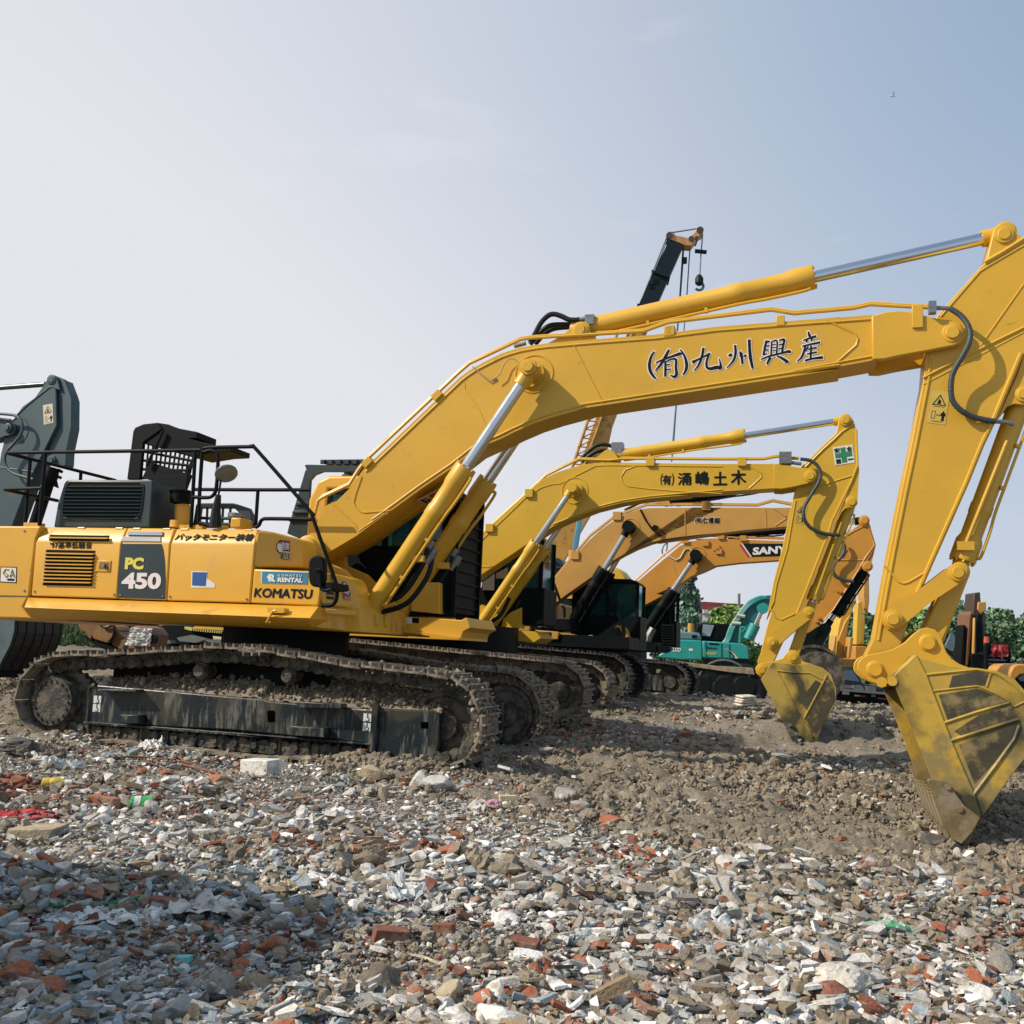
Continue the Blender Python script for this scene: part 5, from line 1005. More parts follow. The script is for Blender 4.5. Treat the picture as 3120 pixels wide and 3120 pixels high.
def m4():
    f=Fr(26.5,TH,u0=1.); root=empty('excavator',f.O,-TH,'orange excavator with a black SANY sign on its boom, fourth in the row','excavator',GROUP)
    m=ORG; BW=.22
    bp=G("1135,1525 1240,1440 1500,1220 1620,1120 1700,1085 1800,1070 1932,1063")+H("330,1222 500,1215 700,1225 1080,1238 1400,1250 1560,1268 1605,1310 1570,1370 1400,1398 1040,1397 700,1420 500,1445 400,1492 290,1535 210,1592 0,1682")+G("1500,1482 1350,1560 1185,1655 1160,1600")
    bo=boomset(root,f,BW,bp,m)
    b=MB(); c=f.P(H("345,1355")[0],-BW); bead(b,circ(c,f.m(H("345,1355")[0],-BW,24)),-BW,.014,True); bead(b,f.uz(G("1260,1440 1345,1500"),-BW),-BW,.008); bead(b,f.uz(G("1575,1250 1600,1340"),-BW),-BW,.008); b.build('weld_seam',m,bo)
    b=MB()
    for w,dz in((-.18,0),(-.06,.03)): b.tube([f.P(p,w)+Vector((0,0,dz)) for p in G("1145,1500 1260,1405 1500,1190 1640,1085 1760,1050 1932,1045")+H("400,1195 700,1210 1080,1220")],.022,6)
    each(b,'oil_pipe',m,bo); b=MB()
    for p in H("730,1215 545,1200 415,1258 505,1298 525,1325")+G("1662,1080"): c=f.P(p,-BW); b.box(c[0]-.08,c[0]+.08,-.27,-.1,c[2]-.07,c[2]+.07)
    each(b,'pipe_clamp',m,bo)
    b=MB(); b.tube([f.P(p,-BW-.02) for p in H("100,1360 165,1400 200,1380 240,1310 270,1300 305,1330")],.018,6); b.build('grease_line',CRM,bo)
    o=decal('brand_plate',f,H("722,1258 1180,1262 1180,1362 802,1372"),-BW-.001,INK,bo); decal('brand_plate',f,H("712,1263 724,1258 803,1372 790,1372"),-BW-.003,WHT,bo); decal('brand_plate',f,H("697,1270 714,1262 792,1372 764,1372"),-BW-.005,RED,bo)
    ftext(f,"SANY","808,1356 1100,1340 812,1292",-BW-.005,WHT,bo,cropf=H,bold=.045)
    pb=f.P(PX("1940,1962")[0],-.4); pt=f.P(G("1740,1190")[0],-.45); hd=f.P(G("1560,1440")[0],-.4)
    for w,sd in((-.4,-1),(.4,1)): ram(root,pb,pt,hd,w,.13,.07,BLK,flare=1.15,side=sd,eye=.12)
    b=MB(); b.cyl((pt[0],-.58,pt[2]),(pt[0],.58,pt[2]),.15,n=24); b.build('pin_boss',BLK,bo)
    ram(root,f.P(H("560,1190")[0],0),f.P(H("1745,1065")[0],0),f.P(H("1090,1145")[0],0),0,.12,.075,BLK,'arm_cylinder',eye=.11,flare=1.1)
    ap=H("1712,1060 1745,1038 1780,1058 1800,1115 1845,1270 1835,1300 1750,1440 1700,1485")+S("600,1000 520,1090 480,1180 330,1400 210,1530 112,1612 60,1560 0,1500 60,1200 200,900 330,830 400,790 480,735 540,690 560,650")
    b=MB(); b.ext(f.uz(ap,-.2),-.2,.2); ar=b.build('arm',m,root,bevel=.01)
    b=MB(); bead(b,f.uz(S("400,800 500,740 590,698 625,715 675,860 600,960 545,1060 330,1400 210,1535"),-.2),-.2,.02); bead(b,f.uz(S("365,985 580,985"),-.2),-.2,.02); b.build('weld_seam',m,ar)
    b=MB(); q=f.uz(S("685,860 640,1050 610,1062 570,1055 540,1090 560,1040 640,930"),-.15); b.ext(q,-.17,.17); b.build('lug',m,ar); b=MB()
    for t,w in(("588,652",-.24),("615,1035",-.2)): c=f.P(S(t)[0],w); pin(b,c,.09,w-.04,w+.02)
    for t in("365,1240","385,1250","205,1470","185,1500"): c=f.P(S(t)[0],-.2); b.cyl((c[0],-.32,c[2]),(c[0],-.2,c[2]),.04)
    each(b,'pin',m,ar)
    ram(root,f.P(S("612,1038")[0],0),f.P(S("262,1560")[0],0),f.P(S("340,1440")[0],0),0,.135,.06,BLK,'bucket_cylinder',eye=.12)
    b=MB(); b.tube(cr([f.P(p,-.35) for p in S("400,820 425,880 400,950 340,1010 325,1070 350,1120 420,1150 500,1165")],5),.045,8); b.build('hose',bpy.data.materials['sleeved_hose'],root)
    b=MB(); c0=f.P(S("262,1560")[0],-.2)
    for t in("95,1660","165,1740"): b.ext(dogbone(c0,.14,f.P(S(t)[0],-.2),.12),-.28,-.2)
    each(b,'side_link',BLK,root); b=MB(); q=[f.P(PX(f"{2500+40*math.cos(a)},{2090+50*math.sin(a)}")[0],-.5) for a in[k*.4 for k in range(-8,8)]]; b.ext(q,-.6,.6); b.build('bucket',MUDS,root,bevel=.03)
    undercarriage(root,f,(2094,2068),1.36,1.22,.45,5.6,-1.45,1.45,m=SHOE_SHADE)
    uf=f.P(PX("2012,1975")[0],-1.2)[0]; zt=f.P(PX("2000,1975")[0],-1.2)[2]
    b=MB(); b.box(uf-6.3,uf-.1,-1.2,1.4,zt-.1,zt+.15); b.build('revolving_frame',BLK,root,bevel=.01)
    b=MB(); b.box(uf-6.3,uf-2.8,-1.2,1.35,zt+.16,zt+1.1); b.build('engine_housing',ORG,root,bevel=.05)
    quickcab(root,f,(1866,1768),(2060,1972),.35,1.4,BLK)
    b=MB(); b.ext(f.uz(V("370,645 490,650 492,870 375,860"),-1.0),-1.0,-.95)
    for k in range(8): p=[f.P(q,-1.02) for q in V(f"372,{665+k*25} 490,{670+k*25}")]; b.tube(p,.02,6)
    b.build('ladder_rail',BLK,root); b=MB(); b.ext(f.uz(V("345,862 440,858 465,900 400,925 340,915"),-1.2),-1.3,-.6); b.build('side_step',BLK,root)
    b=MB(); b.tube(cr([f.P(p,-.7) for p in U("1900,690 1860,760 1840,820 1790,850 1760,850")],5),.1,8); b.build('hose',STL,root)
    b=MB(); ov=[V(f"{483+22*math.cos(2*PI*k/16)},{520+50*math.sin(2*PI*k/16)}")[0] for k in range(16)]; b.ext(f.uz(ov,.2),.15,.25); b.tube([f.P(p,.3) for p in V("440,500 470,800")],.05,6); b.build('wing_mirror',BLK,root)
    decal('sheet_on_glass',f,U("1700,575 1730,555 1782,555 1782,602 1698,602"),.33,GRN,root)
    return root
def m0():
    f=Fr(16.6,TH,u0=-9.5); root=empty('excavator',f.O,-TH,'dark teal excavator arm and bucket standing behind the left end of the counterweight','excavator')
    m=DKA; AW=.18
    ap=Z0("600,58 640,46 680,75 722,230 665,215 680,655 540,940 340,1330 150,1850 60,2100 -200,3000 -500,3000 -330,2300 -60,1500 10,1000 60,800 130,620 205,520 270,430 420,320 520,180 560,110")
    b=MB(); b.ext(f.uz(ap,-AW),-AW,AW); ar=b.build('arm',m,root,bevel=.008)
    b=MB(); bead(b,f.uz(Z0("210,525 330,410 430,330 600,195 640,192 672,240 680,655 540,940 340,1330 150,1850"),-AW),-AW,.018); c=f.P(Z0("210,720")[0],-AW); bead(b,circ(c,f.m(Z0("210,720")[0],-AW,40)),-AW,.012,True); bead(b,f.uz(Z0("-50,1150 410,1215"),-AW),-AW,.015); b.build('weld_seam',m,ar)
    b=MB(); b.ext(f.uz(Z0("660,70 780,110 838,265 862,340 858,680 800,960 790,1130 760,1150 620,1130 560,1080 680,660 690,230"),-.1),-.12,.14); c=f.P(Z0("615,1078")[0],-.15); pin(b,c,.07,-.2,-.12); c=f.P(Z0("620,105")[0],-AW); pin(b,c,.07,-AW-.03,-AW); b.build('lug',m,ar,bevel=.008)
    warn_label(f,Z0("517,412 632,392 642,622 527,648"),-AW-.001,ar,CRM)
    b=MB(); b.ext(f.uz(Z0("-600,560 0,560 50,600 115,612 165,640 187,695 165,750 120,775 60,780 0,805 -600,900"),-.26),-.26,-.2); q=f.P(Z0("115,692")[0],-.26); b.lathe((q[0],-.26,q[2]),(q[0],-.36,q[2]),[(0,.1),(.06,.1),(.07,.09),(.07,.06),(.1,.055)],24); bo=b.build('boom_fork',m,root,bevel=.008); e2=MB(); e2.ext(f.uz(Z0("-600,560 0,560 -60,800 -600,900"),-.2),-.2,.2); e2.build('boom',m,bo)
    b=MB(); b.tube([f.P(p,0) for p in Z0("-300,225 545,162")],.055,12); b.build('rod',mat('dark_rod',(.06,.075,.07),.3,metal=.6),root)
    b=MB(); b.tube(cr([f.P(p,-.35) for p in Z0("-60,515 60,520 190,540 250,600 270,690 240,780 170,870 90,960 55,1050 75,1150 160,1230 300,1275 400,1300")],6),.03,8); b.tube([f.P(p,-.3) for p in Z0("-100,565 130,590")],.025); each(b,'hose',bpy.data.materials['sleeved_hose'],root)
    b=MB(); a=f.P(Z0("640,1160")[0],0); c=f.P(Z0("400,1900")[0],0); b.lathe(a,c,[(0,.13),(.2,.15),(.3,.15),(.35,.12),((c-a).length,.12)],20); b.build('bucket_cylinder',BLK,root); b=MB()
    for t in("700,1190 745,1215","695,1270 730,1285","660,1300 640,1370 690,1400 670,1330"): b.tube([f.P(p,0) for p in Z0(t)],.035,6)
    c=f.P(Z0("420,1540")[0],-.1); b.box(c[0]-.08,c[0]+.08,-.15,-.05,c[2]-.04,c[2]+.04); each(b,'pipe_bracket',BLK,root)
    bk=empty('bucket',(0,0,0)); bk.parent=root; bw=.62
    pl=PX("52,1760 48,1885 46,1925 34,1965 10,2010 -4,2040"); b=MB(); b.shell(f.uz(pl,-bw),-bw,bw,-.04); b.build('shell',mat('bucket_black',(.016,.018,.017),.6,bump=.3,var=.4),bk)
    b=MB(); b.ext(f.uz(pl+PX("-4,2052 -70,2060 -110,1960 -60,1800"),-bw),-bw-.03,-bw); sp_=b.build('side_plate',mat('bucket_slate',(.06,.09,.1),.6,bump=.3,var=.3),bk)
    b=MB(); p=f.uz(PX("-4,2036 -4,2064 -40,2064 -40,2040"),-bw); b.ext(p,-bw,bw); b.build('cutting_edge',BLK,bk)
    b=MB()
    for k in range(6): w=-bw+.02+(2*bw-.04)*k/5; b.tube([Vector((v[0]+.03,w,v[2])) for v in f.uz(pl,-bw)],.022,6)
    each(b,'rib',BLK,bk)
    b=MB(); q=f.P(PX("-160,1500")[0],-.3); b.box(q[0]-7,q[0]-4.,-1.5,1.5,.9,2.6); b.build('upper_body',m,root,bevel=.1); undercarriage(root,f,(-330,2000),1.3,1.3,.5,5,-1.6,1.5,m=MUDS)
    return root
# ------------------------------------------------------------------ light and sky
def world():
    w=bpy.data.worlds.new('World'); SC.world=w; w.use_nodes=True; nt=w.node_tree; bg=nt.nodes['Background']
    d=SUND=-(F1.d*1.0+F1.n*.62+Vector((0,0,-.92))).normalized()   # towards the sun
    el=math.asin(d.z); az=math.atan2(d.x,d.y)
    sky=nd(nt,'ShaderNodeTexSky',sky_type='NISHITA'); sky.sun_disc=False; sky.sun_elevation=el; sky.sun_rotation=az; sky.air_density=1.0; sky.dust_density=2.2; sky.ozone_density=1.6; sky.altitude=50
    tc=nd(nt,'ShaderNodeTexCoord'); 
    dp=nd(nt,'ShaderNodeVectorMath',operation='DOT_PRODUCT'); dp.inputs[1].default_value=(-.86,.50,.12); nt.links.new(tc.outputs['Generated'],dp.inputs[0])
    mr=nd(nt,'ShaderNodeMapRange',interpolation_type='SMOOTHSTEP'); mr.inputs[1].default_value=-.12; mr.inputs[2].default_value=1.02; nt.links.new(dp.outputs['Value'],mr.inputs[0])
    sx=nd(nt,'ShaderNodeSeparateXYZ'); nt.links.new(tc.outputs['Generated'],sx.inputs[0])
    hz=nd(nt,'ShaderNodeMapRange',interpolation_type='SMOOTHSTEP'); hz.inputs[1].default_value=.62; hz.inputs[2].default_value=-.05; nt.links.new(sx.outputs['Z'],hz.inputs[0])
    mx=nd(nt,'ShaderNodeMath',operation='MULTIPLY_ADD'); mx.inputs[1].default_value=.5; nt.links.new(hz.outputs[0],mx.inputs[0]); nt.links.new(mr.outputs[0],mx.inputs[2])
    cl=nd(nt,'ShaderNodeMath',operation='MINIMUM'); cl.inputs[1].default_value=1; nt.links.new(mx.outputs[0],cl.inputs[0])
    # thin wisps of cloud
    mp=nd(nt,'ShaderNodeMapping'); mp.inputs['Scale'].default_value=(1.6,1.6,5.5); nt.links.new(tc.outputs['Generated'],mp.inputs['Vector'])
    n=nd(nt,'ShaderNodeTexNoise'); n.inputs['Scale'].default_value=2.3; n.inputs['Detail'].default_value=8; n.inputs['Roughness'].default_value=.6; nt.links.new(mp.outputs[0],n.inputs['Vector'])
    cr2=nd(nt,'ShaderNodeMapRange'); cr2.inputs[1].default_value=.60; cr2.inputs[2].default_value=.82; cr2.inputs[3].default_value=0; cr2.inputs[4].default_value=.3; nt.links.new(n.outputs['Fac'],cr2.inputs[0])
    hzc=nd(nt,'ShaderNodeMix',data_type='RGBA'); nt.links.new(cl.outputs[0],hzc.inputs[0]); bl=nd(nt,'ShaderNodeMix',data_type='RGBA'); bl.inputs[0].default_value=.72; nt.links.new(sky.outputs[0],bl.inputs[6]); bl.inputs[7].default_value=(3.0,4.35,6.15,1); nt.links.new(bl.outputs[2],hzc.inputs[6]); hzc.inputs[7].default_value=HAZE
    cx=nd(nt,'ShaderNodeMix',data_type='RGBA'); nt.links.new(cr2.outputs[0],cx.inputs[0]); nt.links.new(hzc.outputs[2],cx.inputs[6]); cx.inputs[7].default_value=tuple(v*1.12 for v in HAZE[:3])+(1,)
    nt.links.new(cx.outputs[2],bg.inputs['Color']); bg.inputs['Strength'].default_value=SKYS
    l=bpy.data.lights.new('sun','SUN'); l.energy=SUNE; l.angle=math.radians(.6); l.color=(1,.90,.76); o=bpy.data.objects.new('sun',l); COL.objects.link(o)
    o.rotation_euler=d.to_track_quat('Z','Y').to_euler()
    SC.view_settings.view_transform='Standard'; SC.view_settings.look='None'; SC.view_settings.exposure=EXPO; SC.view_settings.gamma=1
HAZE=(7.1,7.15,7.6,1); SKYS=.11; SUNE=4.9; EXPO=0
world()
# ================================================================== ground, rubble, litter
def colmat(name,rough=.9,bump=.5,bscale=90,var=.3,scale=40,dust=None,dl=.55,trans=False):
    m,nt,b=newmat(name); a=nd(nt,'ShaderNodeVertexColor'); a.layer_name='Col'; tc=nd(nt,'ShaderNodeTexCoord'); n=nd(nt,'ShaderNodeTexNoise'); n.inputs['Scale'].default_value=scale; n.inputs['Detail'].default_value=5
    nt.links.new(tc.outputs['Object'],n.inputs['Vector']); mr=nd(nt,'ShaderNodeMapRange'); mr.inputs[1].default_value=.3;mr.inputs[2].default_value=.7;mr.inputs[3].default_value=1-var;mr.inputs[4].default_value=1+var; nt.links.new(n.outputs['Fac'],mr.inputs[0])
    vm=nd(nt,'ShaderNodeVectorMath',operation='SCALE'); nt.links.new(a.outputs['Color'],vm.inputs[0]); nt.links.new(mr.outputs[0],vm.inputs['Scale']); out=vm.outputs[0]
    if dust:
        n2=nd(nt,'ShaderNodeTexNoise'); n2.inputs['Scale'].default_value=14; n2.inputs['Detail'].default_value=7; nt.links.new(tc.outputs['Object'],n2.inputs['Vector']); r=nd(nt,'ShaderNodeMapRange'); r.inputs[1].default_value=dl-.05;r.inputs[2].default_value=dl+.1;r.inputs[4].default_value=.75; nt.links.new(n2.outputs['Fac'],r.inputs[0])
        mx=nd(nt,'ShaderNodeMix',data_type='RGBA'); nt.links.new(r.outputs[0],mx.inputs[0]); nt.links.new(out,mx.inputs[6]); mx.inputs[7].default_value=tuple(dust)+(1,); out=mx.outputs[2]
    nt.links.new(out,b.inputs['Base Color']); b.inputs['Roughness'].default_value=rough; b.inputs['Specular IOR Level'].default_value=.3
    if bump:
        nb=nd(nt,'ShaderNodeTexNoise'); nb.inputs['Scale'].default_value=bscale; nb.inputs['Detail'].default_value=7; nt.links.new(tc.outputs['Object'],nb.inputs['Vector']); bp=nd(nt,'ShaderNodeBump'); bp.inputs['Strength'].default_value=bump; bp.inputs['Distance'].default_value=.01; nt.links.new(nb.outputs['Fac'],bp.inputs['Height']); nt.links.new(bp.outputs[0],b.inputs['Normal'])
    return m
def fast(name,V_,F_,cols=None,m=None,smooth=False):
    V_=np.ascontiguousarray(V_,dtype=np.float32);F_=np.ascontiguousarray(F_,dtype=np.int32); me=bpy.data.meshes.new(name); nf,k=F_.shape
    me.vertices.add(len(V_)); me.vertices.foreach_set('co',V_.ravel()); me.loops.add(nf*k); me.loops.foreach_set('vertex_index',F_.ravel()); me.polygons.add(nf); me.polygons.foreach_set('loop_start',np.arange(nf,dtype=np.int32)*k)
    me.update(calc_edges=True); me.polygons.foreach_set('use_smooth',np.full(nf,smooth))
    if cols is not None:
        a=me.color_attributes.new('Col','FLOAT_COLOR','POINT'); c=np.ones((len(V_),4),np.float32); c[:,:3]=cols; a.data.foreach_set('color',c.ravel())
    if m: me.materials.append(m)
    o=bpy.data.objects.new(name,me); COL.objects.link(o); return o
def ico(sub):
    import bmesh
    b=bmesh.new(); bmesh.ops.create_icosphere(b,subdivisions=sub,radius=1); v=np.array([x.co[:] for x in b.verts]); f=np.array([[q.index for q in x.verts] for x in b.faces]); b.free(); return v,f
def templates():
    import bmesh
    out={'rock':[],'hi':[],'chip':[],'clod':[]}; v1,f1=ico(1); v2,f2=ico(2)
    for k in range(14):
        v=v1*(1+rng.uniform(-.38,.34,(len(v1),1))); v=v*rng.uniform(.75,1.25,3); out['rock'].append((v,f1))
    for k in range(10):                    # faceted stones: a sphere cut by random planes
        v=v2.copy()*1.05
        for _ in range(11):
            n=rng.normal(size=3); n/=np.linalg.norm(n); d=rng.uniform(.55,.85); e=np.maximum(v@n-d,0); v=v-e[:,None]*n
        v=v*(1+rng.uniform(-.035,.035,(len(v),1))); out['hi'].append((v*1.25,f2))
    for k in range(8):
        v=v2*(1+.5*np.array([mn.noise(Vector(x)*1.9+Vector((k*9,0,0))) for x in v2])[:,None]-.45*np.array([abs(mn.noise(Vector(x)*3.7+Vector((0,k*5,0)))) for x in v2])[:,None]+rng.uniform(-.16,.16,(len(v2),1))); out['clod'].append((v*rng.uniform(.85,1.2,3),f2))
    for k in range(12):                    # flat shards
        n=5; a=np.sort(rng.uniform(0,2*PI,n)) if False else (np.arange(n)+rng.uniform(-.3,.3,n))*2*PI/n; r=rng.uniform(.6,1.2,n); t=rng.uniform(.12,.3)
        p=np.stack([r*np.cos(a),r*np.sin(a)*rng.uniform(.32,.85)],1); v=np.concatenate([np.c_[p,np.full(n,t)],np.c_[p*1.03,np.full(n,-t)]]); f=[]
        for i in range(1,n-1): f.append([0,i,i+1]); f.append([n,n+i+1,n+i])
        for i in range(n): j=(i+1)%n; f+= [[i,n+i,n+j],[i,n+j,j]]
        out['chip'].append((v,np.array(f)))
    return out
TPL=templates()
def scatter(X,Y,S,kind,cols,flat,sink=.25,tilt=.5):
    """vectorised copies of the templates; returns verts, faces, colours"""
    n=len(X); Z=terr(X,Y); tl=TPL[kind]; pick=rng.integers(0,len(tl),n); Vs=[];Fs=[];Cs=[];off=0
    for k,(v,f_) in enumerate(tl):
        ix=np.nonzero(pick==k)[0]
        if not len(ix): continue
        m_=len(ix); s=S[ix][:,None,None]; sc=np.stack([rng.uniform(.8,1.35,m_),rng.uniform(.6,1.1,m_),rng.uniform(*flat,m_)],1)[:,None,:]
        P=v[None]*sc*s*.5; a=rng.uniform(0,2*PI,m_); b=rng.normal(0,tilt,m_); c=rng.normal(0,tilt,m_)
        def rot(P,ang,i,j):
            q=P.copy(); co=np.cos(ang)[:,None];si=np.sin(ang)[:,None]; q[:,:,i]=P[:,:,i]*co-P[:,:,j]*si; q[:,:,j]=P[:,:,i]*si+P[:,:,j]*co; return q
        P=rot(rot(rot(P,b,0,2),c,1,2),a,0,1); P[:,:,0]+=X[ix][:,None];P[:,:,1]+=Y[ix][:,None];P[:,:,2]+=(Z[ix]+S[ix]*(.5*np.mean(flat)-sink*.5)+rng.uniform(0,.25,m_)*S[ix])[:,None]
        nv=len(v); Vs.append(P.reshape(-1,3)); Fs.append((f_[None]+(np.arange(m_)*nv)[:,None,None]+off).reshape(-1,3)); Cs.append(np.repeat(cols[ix],nv,0)); off+=m_*nv
    return np.concatenate(Vs),np.concatenate(Fs),np.concatenate(Cs)
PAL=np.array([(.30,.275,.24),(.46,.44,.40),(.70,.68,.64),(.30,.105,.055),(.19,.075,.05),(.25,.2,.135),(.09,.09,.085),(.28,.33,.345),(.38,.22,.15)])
def soilmask(x,y):
    """1 where the photograph shows bare clods, 0 where it shows rubble (image position of a ground point)"""
    xs=np.array([0,500,900,1150,1450,1600,1800,2100,2600,3120,3600]);lo=np.array([2235,2275,2330,2350,2375,2420,2495,2575,2650,2725,2760])
    w=np.interp(x,xs,lo); m=1-sstep(-25,30,y-w+30*fbm(x/140,y/60,2))
    m=np.maximum(m,.8*sstep(.18,.42,fbm(x/170+3,y/75+8,3))); m=m*(1-.85*np.exp(-((x-2600)/160)**2-((y-2330)/38)**2))*(1-.75*np.exp(-((x-2230)/330)**2-((y-2225)/30)**2))*(1-.6*np.exp(-((x-1830)/230)**2-((y-2235)/45)**2))
    for cx,cy,rx,ry in((1170,2690,130,45),(2700,2830,420,40),(1280,2930,160,60),(2450,2700,300,30)): m=np.maximum(m,.75*np.exp(-((x-cx)/rx)**2-((y-cy)/ry)**2))
    return m
def ground():
    rows=np.concatenate([np.geomspace(1.2,40,470),np.geomspace(42,1500,40)]); cols=np.linspace(-1,1,520); cols=np.sign(cols)*np.abs(cols)**1.25
    Yg,Cg=np.meshgrid(rows,cols,indexing='ij'); Xg=Cg*(.78*Yg+9)+.0; Zg=terr(Xg,Yg); far=sstep(60,110,Yg); Zg=Zg*(1-far)
    px_,py_=proj(Xg,Yg,Zg); s=soilmask(px_,py_); rough=(.022+.085*s)*sstep(44,14,Yg)
    rid=np.abs(fbm(Xg*9+5,Yg*9,4,.6)); Zg=Zg+rough*(1.2*fbm(Xg*5,Yg*5,4,.6)+.8*rid-.25)+.05*s*np.maximum(fbm(Xg*2.6+30,Yg*2.6,3),0)*sstep(30,14,Yg)+.05*s*(.45-np.abs(fbm(Xg*4.5+60,Yg*4.5,4,.62)))*sstep(26,12,Yg)+.028*s*fbm(Xg*15,Yg*15,4,.65)*sstep(20,9,Yg)
    # wheel and track ruts running off to the right
    c=Xg*math.sin(TH)+Yg*math.cos(TH); u=Xg*math.cos(TH)-Yg*math.sin(TH)
    for cc in(16.3,18.6,24.0): Zg-=.05*np.exp(-((c-cc-.15*np.sin(u*.5))/.28)**2)*sstep(2.5,5,u)
    Vt=np.stack([Xg,Yg,Zg],-1).reshape(-1,3); R_,C_=Yg.shape; i=np.arange(R_-1)[:,None]*C_+np.arange(C_-1)[None]; F_=np.stack([i,i+1,i+C_+1,i+C_],-1).reshape(-1,4)
    g=fbm(Xg*1.3,Yg*1.3,4)[...,None]; base=np.array([.20,.17,.125])*(1+.22*g)*s[...,None]+np.array([.21,.19,.16])*(1+.25*g)*(1-s[...,None]); damp=sstep(.15,.5,fbm(Xg*.5+9,Yg*.5,3))[...,None]; base=base*(1-.35*damp)
    gr=(sstep(27,34,Yg)*sstep(-7,-12,Xg)+sstep(60,80,Yg))[...,None]; base=base*(1-np.clip(gr,0,1))+np.array([.06,.09,.03])*np.clip(gr,0,1)
    o=fast('ground',Vt,F_,base.reshape(-1,3),colmat('soil_and_dust',.95,.9,45,.35,30),True); tag(o,'rough ground of dry clods and crushed rubble',None,None,'structure'); return o
def rubble():
    n=290000; x=rng.uniform(-350,3500,n); x=np.where(rng.random(n)<.09,rng.uniform(-1500,4700,n),x); y=2070+rng.uniform(0,1,n)**1.22*1185
    d=_F[:,None]*0 if False else None
    fx=(x-1560)/FPX; fy=(1560-y)/FPX; D=np.array(_F)[None]+fx[:,None]*np.array(_R)[None]+fy[:,None]*np.array(_U)[None]
    t=CH/np.maximum(-D[:,2],.03)
    for _ in range(5): X=D[:,0]*t;Y=D[:,1]*t; t=t+((CH+D[:,2]*t)-terr(X,Y,False))/np.maximum(-D[:,2],.06)*.7; t=np.clip(t,2,60)
    X=D[:,0]*t;Y=D[:,1]*t; ok=(Y>1.6)&(Y<40); X,Y,x,y=X[ok],Y[ok],x[ok],y[ok]; s=soilmask(x,y); n=len(X)
    med=(4.4+(y-2150)/950*6.4)*np.exp(.75*fbm(X*.8+60,Y*.8-30,3)); S=np.exp(rng.normal(0,.62,n))*med; S=np.minimum(S,med*5)*Y/FPX*1.05
    soil=rng.random(n)<s*.9; S=np.where(soil,S*.92,S)
    # larger clods thrown up in ridges
    k_=16000; i2=rng.choice(np.nonzero((s>.6)&(Y>5.5)&(Y<24))[0],k_); rid=np.abs(fbm(X[i2]*1.6+5,Y[i2]*1.6,3)); i2=i2[rng.random(k_)<sstep(.22,.04,rid)]; BX2,BY2=X[i2]+rng.normal(0,.05,len(i2)),Y[i2]+rng.normal(0,.05,len(i2)); BS2=np.exp(rng.normal(-2.9,.4,len(i2)))
    i3=rng.choice(np.nonzero((s<.3)&(Y>3)&(Y<13))[0],420); GX,GY=X[i3]+.02,Y[i3]+.02; GS=np.exp(rng.normal(-2.55,.38,420)); GC=PAL[rng.choice([0,1,2,3,4,5,7],420,p=[.22,.26,.14,.12,.06,.1,.1])]*rng.uniform(.8,1.15,(420,1))
    # rubble colours, in drifts of brick and pale plaster
    nb=fbm(X*1.1+40,Y*1.1,3); nw=fbm(X*.9-20,Y*.9+7,3); P=np.tile(np.array([.23,.24,.14,.045,.04,.19,.05,.05,.015]),(n,1)); 
    P[:,2]*=1+1.6*np.exp(-((x-900)/700)**2-((y-2500)/160)**2); P[:,7]*=1+7*sstep(1300,500,x)*sstep(2600,2750,y); P[:,3]*=np.exp(3.4*nb);P[:,4]*=np.exp(2.5*nb);P[:,2]*=np.exp(2.6*nw);P[:,1]*=np.exp(1.2*nw)  # extra blue-grey stones lower left: the shadow's bluish tint put into stone colour
    bc=np.exp(-((x-2600)/200)**2-((y-2335)/40)**2)+np.exp(-((x-560)/260)**2-((y-2290)/28)**2)*.8+np.exp(-((x-150)/250)**2-((y-2420)/35)**2)+.9*np.exp(-((x-1400)/200)**2-((y-2605)/14)**2)+.6*np.exp(-((x-1690)/170)**2-((y-2215)/30)**2); P[:,3]*=1+7*bc; P[:,4]*=1+3*bc
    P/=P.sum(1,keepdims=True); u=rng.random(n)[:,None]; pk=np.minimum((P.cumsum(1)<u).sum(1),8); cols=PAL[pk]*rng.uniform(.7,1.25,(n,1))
    cl=np.array([.24,.2,.145])*rng.uniform(.7,1.25,(n,1)); cols=np.where(soil[:,None],cl,cols)
    big=S*FPX/Y>22; r=rng.random(n); parts={'soil_clods':[('clod',soil&(S*FPX/Y>11),(.6,1.),.45,.9),('rock',soil&~(S*FPX/Y>11),(.5,1.0),.4,.9)],'rubble':[('hi',~soil&big&(r<.5),(.4,.85),.35,.4),('rock',~soil&~big&(r<.38),(.4,.85),.3,.5),('chip',~soil&((~big&(r>=.38))|(big&(r>=.5))),(.5,1.),-.15,.30)]}
    RM=colmat('broken_masonry',.9,.6,110,.22,60,dust=(.25,.21,.155),dl=.56); CM=colmat('clod_earth',.95,.8,70,.3,40)
    for nm,lst in parts.items():
        Vs=[];Fs=[];Cs=[];off=0
        for kd,mk,fl,sk,tl in lst:
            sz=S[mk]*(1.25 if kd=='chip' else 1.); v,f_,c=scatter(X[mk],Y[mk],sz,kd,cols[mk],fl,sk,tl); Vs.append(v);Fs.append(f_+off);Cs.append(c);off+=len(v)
        if nm=='rubble': v,f_,c=scatter(GX,GY,GS,'hi',GC,(.4,.8),.5,.35); Vs.append(v);Fs.append(f_+off);Cs.append(c);off+=len(v)
        if nm=='soil_clods': v,f_,c=scatter(BX2,BY2,BS2,'clod',np.array([.225,.19,.14])*rng.uniform(.7,1.2,(len(BX2),1)),(.6,1.),.5,.9); Vs.append(v);Fs.append(f_+off);Cs.append(c);off+=len(v)
        o=fast(nm,np.concatenate(Vs),np.concatenate(Fs),np.concatenate(Cs),RM if nm=='rubble' else CM)
